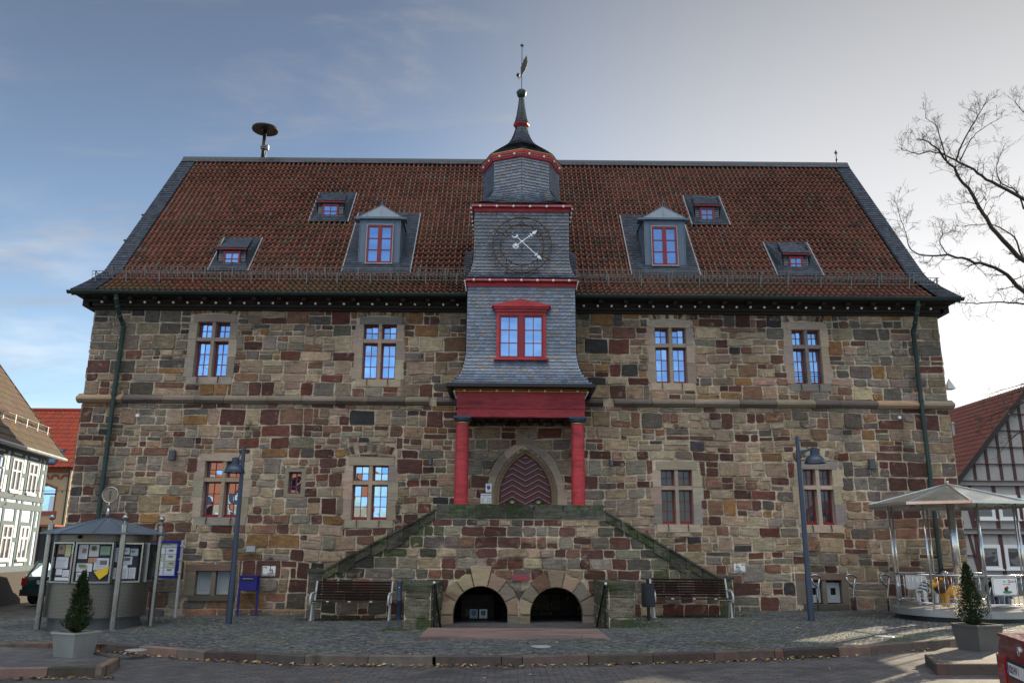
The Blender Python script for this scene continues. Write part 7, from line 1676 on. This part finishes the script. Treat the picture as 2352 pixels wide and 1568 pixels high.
# --- ochre house behind with red roof
YO = 21.0; gy = -.3; a = onY(60,1070,YO); b = onY(160,1072,YO); zE = onY(120,1070,YO).z; xL = a.x-6; xR = onY(158,1130,YO).x
oh = thing('ochre_house', ((xL+xR)/2, YO, gy), 'ochre rendered house with bright red tiled hip roof and roof window at left', 'house')
m = MB(); m.box(xL, xR, YO, YO+8, gy-.3, zE); m.build('wall', M_OCHRE, oh)
zR = onY(120,943,YO+3.2).z; xr_ = onY(183,952,YO+3.2).x; rf = MB(); A = Vector((xL-.3, YO-.35, zE-.08)); D_ = Vector((0, 3.55, zR-zE+.08)); L_ = D_.length; wR = xR+.35
roof_rows(rf, A, (1,0,0), D_, wR-A.x, L_, .34, lambda r: tuple(q*r.uniform(.85, 1.2) for q in (.34,.060,.030)), cross=.26, amp=.035)
rf.poly([(wR, A.y, A.z), (wR, YO+8.3, A.z), (wR, YO+3.2, zR)], 0, (.3,.05,.03)); rf.poly([(A.x, YO+3.2, zR), (wR, YO+3.2, zR), (wR, YO+8.3, A.z), (A.x, YO+8.3, A.z)], 0, (.3,.05,.03)); rf.poly([(A.x, A.y, A.z), (wR, A.y, A.z), (wR, YO+3.2, zR), (A.x, YO+3.2, zR)], 0, (.2,.04,.03))
rf.tube([(wR, A.y, A.z+.06), (wR, YO+3.2, zR+.06)], .11, 8, col=(.36,.07,.035)); rf.tube([(A.x, YO+3.2, zR+.05), (wR+.1, YO+3.2, zR+.05)], .10, 8, col=(.30,.05,.03)); rf.build('roof', M_RTILE, oh)
m = MB(); m.box(xL, xR+.02, YO-.04, YO, zE-.34, zE-.02)
for k in range(16):
    cx = xR-.28-k*.52; pts = [(cx-.20+.0, zE-.62)]; m.tube([(cx+.2*math.cos(t*math.pi/8), YO-.01, zE-.66+.2*math.sin(t*math.pi/8)) for t in range(9)], .05, 6)
m.build('brick_frieze', M_BRICK, oh)
a, b = onY(92,1116,YO), onY(124,1173,YO); u0, u1, v0, v1 = b.x-1.15, b.x, b.z, a.z; m = MB(); m.box(u0-.12, u1+.12, YO-.06, YO, v0-.18, v0); 
m.tube([(u0, YO, v1-.1), ((u0+u1)/2, YO, v1+.12), (u1, YO, v1-.1)], .07, 6); m.box(u0, u0+.06, YO-.03, YO+.02, v0, v1); m.box(u1-.06, u1, YO-.03, YO+.02, v0, v1); m.box(u0, u1, YO-.03, YO+.02, lerp(v0, v1, .66), lerp(v0, v1, .72)); o = m.build('window', M_BRICK, oh)
g = MB(); g.poly([(u0, YO-.012, v0), (u1, YO-.012, v0), (u1, YO-.012, v1), (u0, YO-.012, v1)]); g.build('pane', M_GLASS, o); c_ = MB(); c_.poly([(u0+.1, YO-.016, v0), ((u0+u1)/2, YO-.016, v0), (u0+.15, YO-.016, lerp(v0, v1, .6)), (u0+.06, YO-.016, lerp(v0, v1, .6))]); c_.poly([((u0+u1)/2+.25, YO-.016, v0), (u1-.08, YO-.016, v0), (u1-.06, YO-.016, lerp(v0, v1, .6)), (u1-.3, YO-.016, lerp(v0, v1, .6))]); c_.build('curtain', M_PLASTER, o)
p = Vector((0, D_.y, D_.z)).normalized(); q = onY(128,1048,YO+.6); m = MB(); nn = Vector((0, -p.z, p.y)); c = Vector((q.x, YO-.35+.95*p.y/p.y*.0+.55, 0)); c.z = A.z+(c.y-A.y)*p.z/p.y
for s_, mm, hh_ in ((.62, 0, .10), (.52, 1, .12)): P = [c+Vector((sx*s_*.8, 0, 0))+p*(sy*s_)+nn*hh_ for sx, sy in ((-1,-1),(1,-1),(1,1),(-1,1))]; Q = [v-nn*.1 for v in P]; m.add(P+Q, [(0,1,2,3)]+[(k, 4+k, 4+(k+1) % 4, (k+1) % 4) for k in range(4)], mm)
m.build('roof_window', [M_LAMPBLUE, M_GLASS], oh)
m = MB(); m.tube([(xR-.02, YO-.15, zE-.1), (xR-.05, YO-.08, zE-.6), (xR-.05, YO-.08, gy)], .05, 8); m.build('downpipe', M_COPPER, oh)
m = MB(); zs = onY(110,1205,YO).z; m.box(xL, xR, YO-1.0, YO-.02, zs-.1, zs); m.box(xL+.4, xR-.2, YO-.03, YO, gy+.3, zs-.3, 1); 
for k in range(6): x = xR-.2-k*1.0; m.box(x-.05, x+.05, YO-.06, YO, gy, zs-.1, 2)
m.build('shop_front', [M_BRICK, M_BLACK, M_TIMBERR], oh)
# overhead cable with bulbs between the houses
a, b = onY(150,1090,8.0), onF(40,1125); A = Vector((HX0, 8.0, onY(180,1083,8.0).z)); B = F(b[0], b[1], .05); m = MB(); pts = [A.lerp(B, t/12)-Vector((0,0,.25*math.sin(math.pi*t/12))) for t in range(13)]; m.tube(pts, .010, 5)
for t in range(1, 12, 2): m.sphere(pts[t]-Vector((0,0,.04)), .03, 8)
tag(m.build('overhead_cable', M_BLACK, origin=pts[6]), 'dark cable with small bulbs strung from the white house to the town hall', 'cable')
# --- right gabled half-timbered house
YR = 20.0; rh = None; gL = onY(2215,1300,YR).x; zb0 = gz(20)-.05; zEv = onY(2205,1107,YR).z; q = onY(2345,905,YR); sl_ = (q.z-zEv)/(q.x-onY(2192,1112,YR).x); RWd = 2*(onY(2362,900,YR).x-gL); gR = gL+RWd; zAp = zEv+sl_*(RWd/2)
rh = thing('gabled_house', ((gL+gR)/2, YR, zb0), 'grey half-timbered gable house with red brown beams and tiled roof at right edge', 'house')
m = MB(); XA = (gL+gR)/2; m.prism([(gL, zb0-.3), (gR, zb0-.3), (gR, zEv-.15), (XA, zAp-.2), (gL, zEv-.15)], YR, YR+12); fix_normals(m.build('wall', M_PLASTERG, rh))
tb = MB(); t_ = YR-.03
def beam(x0, z0, x1, z1, w_=.17, d=0.0): tb.bar((x0, YR-.012-d, z0), (x1, YR-.012-d, z1), w_, .035, (0,0,1)) if abs(x1-x0) >= abs(z1-z0) else tb.bar((x0, YR-.012-d, z0), (x1, YR-.012-d, z1), w_, .035, (0,1,0))
def gx_at(z): return gL+max(0, (z-zEv))/sl_
zs1 = onY(2260,1226,YR).z; zs0 = onY(2260,1338,YR).z; zs2 = onY(2260,1115,YR).z
rows = [zs0, zs1, zs2]; top = [zs2+.24+.86*k for k in range(1, 6)]
for z in rows: beam(gL, z, gR, z, .17, .006); beam(gL, z+.24, gR, z+.24, .14, .006)
for z in top: beam(gx_at(z), z, 2*XA-gx_at(z), z, .14, .006)
winx = [onY(2253,1290,YR).x, onY(2309,1290,YR).x]; ww_ = 1.02
wr = []
for k in range(5): x = winx[0]+k*(winx[1]-winx[0]); wr += [(x, x+ww_, onY(2270,1306,YR).z, onY(2270,1250,YR).z), (x, x+ww_, onY(2270,1192,YR).z, onY(2270,1136,YR).z)]
dx = winx[1]-winx[0]
for lo, hi in ((zs0+.3, zs1), (zs1+.3, zs2)):
    for x in [gL+.09]+[winx[0]+k*dx-(dx-ww_)/2 for k in range(6)]: beam(x, lo, x, hi, .19)
    beam(gL+.72, lo, gL+.42, hi, .13, .004); zm = lerp(lo, hi, .5); beam(gL+.1, zm, winx[0]-.2, zm, .13, .007)
for k in range(10):
    x = gL+.45+k*.68; zt = zEv+min(x-gL, gR-x)*sl_-.25
    if zt > zs2+.5: beam(x, zs2+.3, x, zt, .15)
fix_normals(tb.build('timber_frame', M_TIMBERR, rh))
m = MB(); m.box(gL-.05, gR+.05, YR-.05, YR+.1, zb0-.3, zs0-.08); m.build('plinth', mat('dark plinth', (.05,.042,.045), rough=.9), rh)
for (u0, u1, v0, v1) in wr:
    m = MB(); f_ = .17; m.box(u0, u0+f_, YR-.07, YR, v0, v1); m.box(u1-f_, u1, YR-.07, YR, v0, v1); m.box(u0+f_, u1-f_, YR-.068, YR, v1-f_, v1); m.box(u0+f_, u1-f_, YR-.068, YR, v0, v0+f_*.8); m.box(u0-.05, u1+.05, YR-.12, YR, v0-.07, v0); o = m.build('window', M_WFRAME, rh); g = MB(); g.poly([(u0, YR-.03, v0), (u1, YR-.03, v0), (u1, YR-.03, v1), (u0, YR-.03, v1)]); g.build('pane', M_PANE, o)
rf = MB(); Le = Vector((gL-.42, YR-.3, zEv-.42*sl_)); D_ = Vector((1, 0, sl_)); Lr = D_.length*(XA-gL+.42)
roof_rows(rf, Le+Vector((0, 13, 0)), (0,-1,0), D_, 13, Lr, .36, lambda r: tuple(q*r.uniform(.75, 1.2) for q in (.135,.045,.034)), cross=.26, amp=.035)
rf.poly([Le, Le+Vector((0,13,0)), Le+Vector((0,13,0))+D_.normalized()*Lr, Le+D_.normalized()*Lr], 0, (.12,.035,.03)); Re = Vector((gR+.42, YR-.3, zEv-.42*sl_)); T_p = Le+D_.normalized()*Lr; rf.poly([Re, T_p, T_p+Vector((0,13,0)), Re+Vector((0,13,0))], 0, (.15,.04,.03))
rf.bar(Le+Vector((0,-.02,-.02)), T_p+Vector((0,-.02,-.02)), .06, .24, (0,0,1), 0, (.03,.022,.022)); rf.bar(Re+Vector((0,-.02,-.02)), T_p+Vector((0,-.02,-.02)), .06, .24, (0,0,1), 0, (.03,.022,.022)); rf.build('roof', M_RTILE, rh)
m = MB(); p = Le+D_.normalized()*Lr*.62+Vector((0,4.5,0)); m.tube([p, p+Vector((0,0,.7))], .07, 8); m.lathe([(.13,p.z+.7),(.001,p.z+.82)], p.x, p.y, 10); m.build('vent_pipe', M_LEAD, rh)

# --- house on the far side of the square, seen mirrored in the lower left windows
fh = thing('square_house', (-21, -40, -.2), 'ochre house with orange tiled roof mirrored in the lower left windows', 'house'); m = MB(); m.box(-31, -13, -48, -40, -.4, 5.4); m.build('wall', M_OCHRE, fh)
m = MB(); m.add([(-31.4,-39.6,5.3),(-12.6,-39.6,5.3),(-12.6,-44,10.4),(-31.4,-44,10.4),(-31.4,-48.4,5.3),(-12.6,-48.4,5.3)], [(0,1,2,3)[::-1],(3,2,5,4)[::-1],(1,5,2),(0,3,4)], 0, (.42,.11,.04)); m.build('roof', M_RTILE, fh)
for i in range(7):
    for z in (1.0, 3.6): x = -30+i*2.4; m = MB(); m.box(x, x+1.1, -40, -39.94, z, z+1.4); o = m.build('window', M_WFRAME, fh); g = MB(); g.box(x+.12, x+.98, -39.94, -39.93, z+.12, z+1.28); g.build('pane', M_PANE, o)
# ------------------------------------------------------------------ bare tree at right
tr = thing('bare_tree', (18.6, 5.0, gz(18.6)), 'tall leafless tree with spreading dark limbs reaching in from the right', 'tree'); r3 = random.Random(21); tk = MB(); lm = MB(); tg = MB()
def limb(pts, r0, r1, lev, mbx=None):
    """smooth limb through points, then side twigs"""
    P = [Vector(p) for p in pts]; out = []
    for i in range(len(P)-1):
        p0, p1, p2, p3 = P[max(i-1,0)], P[i], P[i+1], P[min(i+2,len(P)-1)]
        for k in range(4):
            t = k/4; out.append(.5*((2*p1)+(p2-p0)*t+(2*p0-5*p1+4*p2-p3)*t*t+(3*p1-p0-3*p2+p3)*t**3))
    out.append(P[-1]); n = len(out); out = [p+Vector((r3.gauss(0, r0*.25), r3.gauss(0, r0*.25), r3.gauss(0, r0*.25))) if 0 < i < n-1 else p for i, p in enumerate(out)]
    rad = [lerp(r0, r1, (i/(n-1))**.8) for i in range(n)]; (mbx or lm).tube(out, rad, 7 if r0 > .05 else 5); return out, rad
def twig(p, d, ln, r, lev):
    n = 4; pts = [p]; dd = d.normalized()
    for i in range(n): dd = (dd+Vector((r3.gauss(0, .20), r3.gauss(0, .20), r3.gauss(0, .17)+.03))).normalized(); pts.append(pts[-1]+dd*ln/n)
    tg.tube(pts, [lerp(r, max(.0035, r*.35), i/n) for i in range(n+1)], 4 if lev < 2 else 3, cap=False)
    if lev < 3:
        for k in range(r3.choice((3, 4, 4)) if lev < 2 else r3.choice((2, 3))):
            t = r3.uniform(.25, 1); q = pts[0].lerp(pts[-1], 0) if False else pts[min(n, max(1, int(t*n+.5)))]; s_ = Vector((r3.gauss(0,1), r3.gauss(0,1), r3.gauss(0,1))).normalized(); twig(q, (dd*.9+s_*.75).normalized(), ln*r3.uniform(.40, .70), max(.0035, r*.55), lev+1)
tk_p, tk_r = limb([(18.6,5.0,0.2),(18.55,5.0,2.5),(18.7,5.1,5),(18.9,5.2,7.2),(19.1,5.3,9.5),(19.0,5.2,12),(19.3,5.5,14.5)], .40, .10, 0, tk); tk.build('trunk', M_BARK, tr, smooth=True)
def pxl(pts, y0, y1): n = len(pts)-1; return [tuple(onY(px, py, lerp(y0, y1, i/max(1, n)))) for i, (px, py) in enumerate(pts)]
LIMBS = [([(2420,640),(2352,600),(2290,540),(2245,470),(2205,405),(2175,372),(2140,330),(2105,320)], 5.0, 3.6, .135, .02),
 ([(2430,520),(2352,455),(2280,420),(2235,390),(2195,368),(2150,350),(2100,352),(2070,342)], 5.2, 6.0, .10, .016),
 ([(2195,368),(2215,320),(2235,285),(2250,260),(2262,238)], 4.6, 4.0, .045, .012), ([(2175,372),(2160,320),(2150,290),(2125,270)], 4.0, 3.2, .04, .010), ([(2205,368),(2225,330),(2250,300),(2300,270)], 4.8, 5.6, .04, .01),
 ([(2430,740),(2352,672),(2300,622),(2240,600),(2180,588),(2110,584)], 4.6, 3.0, .12, .03), ([(2110,584),(2090,570),(2080,535),(2068,500),(2060,468)], 3.0, 2.8, .03, .007),
 ([(2440,720),(2352,698),(2290,694),(2230,696),(2195,692)], 4.6, 3.8, .06, .012), ([(2430,640),(2352,590),(2330,545),(2290,520),(2255,515),(2215,520)], 5.2, 5.8, .06, .012),
 ([(2180,588),(2160,560),(2165,540),(2190,530)], 3.4, 3.2, .03, .009), ([(2352,480),(2335,440),(2300,420),(2290,380),(2310,330)], 5.4, 6.2, .05, .010), ([(2460,330),(2400,300),(2352,260),(2330,230)], 6, 6.4, .05, .012),
 ([(2420,900),(2352,925),(2310,940),(2280,955),(2250,985)], 6.5, 7.5, .045, .008), ([(2420,980),(2360,985),(2320,1010),(2290,1050)], 6.5, 7.2, .04, .008), ([(2245,470),(2225,465),(2205,468)], 4.6, 4.2, .03, .01), ([(2450,840),(2380,870),(2320,890),(2270,905)], 7, 8, .04, .008)]
for pts, y0, y1, ra, rb_ in LIMBS:
    o, rad = limb(pxl(pts, y0, y1), ra*.76, rb_*.76, 1); n = len(o)
    for i in range(2, n):
        for k in range(2 if i > n*.35 else 1):
            if r3.random() < .22: continue
            d = (o[i]-o[i-1]).normalized(); s_ = Vector((r3.gauss(0,1), r3.gauss(0,1), r3.gauss(0,1))).normalized(); hang = Vector((0,0,-.5)) if pts[0][1] > 640 and r3.random() < .5 else Vector((0,0,.25))
            twig(o[i], d*.7+s_*.9+hang, r3.uniform(.28, .66), max(.0055, rad[i]*.30), 1)
# crown beyond the frame, so that the whole tree stands there
for k in range(7):
    i = r3.randrange(8, len(tk_p)); p = tk_p[i]; a = r3.uniform(-.9, .7); ln = r3.uniform(2.5, 5); e = p+Vector((math.cos(a)*ln, math.sin(a)*ln, r3.uniform(.4, 3.2))); m_ = p.lerp(e, .5)+Vector((0, 0, .4)); o, rad = limb([p, m_, e], .09, .018, 1)
    for q in range(3, len(o)): d = (o[q]-o[q-1]).normalized(); s_ = Vector((r3.gauss(0,1), r3.gauss(0,1), r3.gauss(0,1))).normalized(); twig(o[q], d*.7+s_*.9, r3.uniform(.5, 1.1), .014, 1)
for pts, y0, y1, ra, rb_ in LIMBS:
    if pts[0][0] > 2400:
        q = Vector(pxl(pts, y0, y1)[0]); p = min(tk_p, key=lambda v: abs(v.z-(q.z-.9))); limb([p, p.lerp(q, .55)+Vector((0,0,.15)), q], ra*1.1, ra*.76, 1)
cr = lm.build('crown', M_BARK, tr, smooth=True); tg.build('twigs', M_BARK, cr)
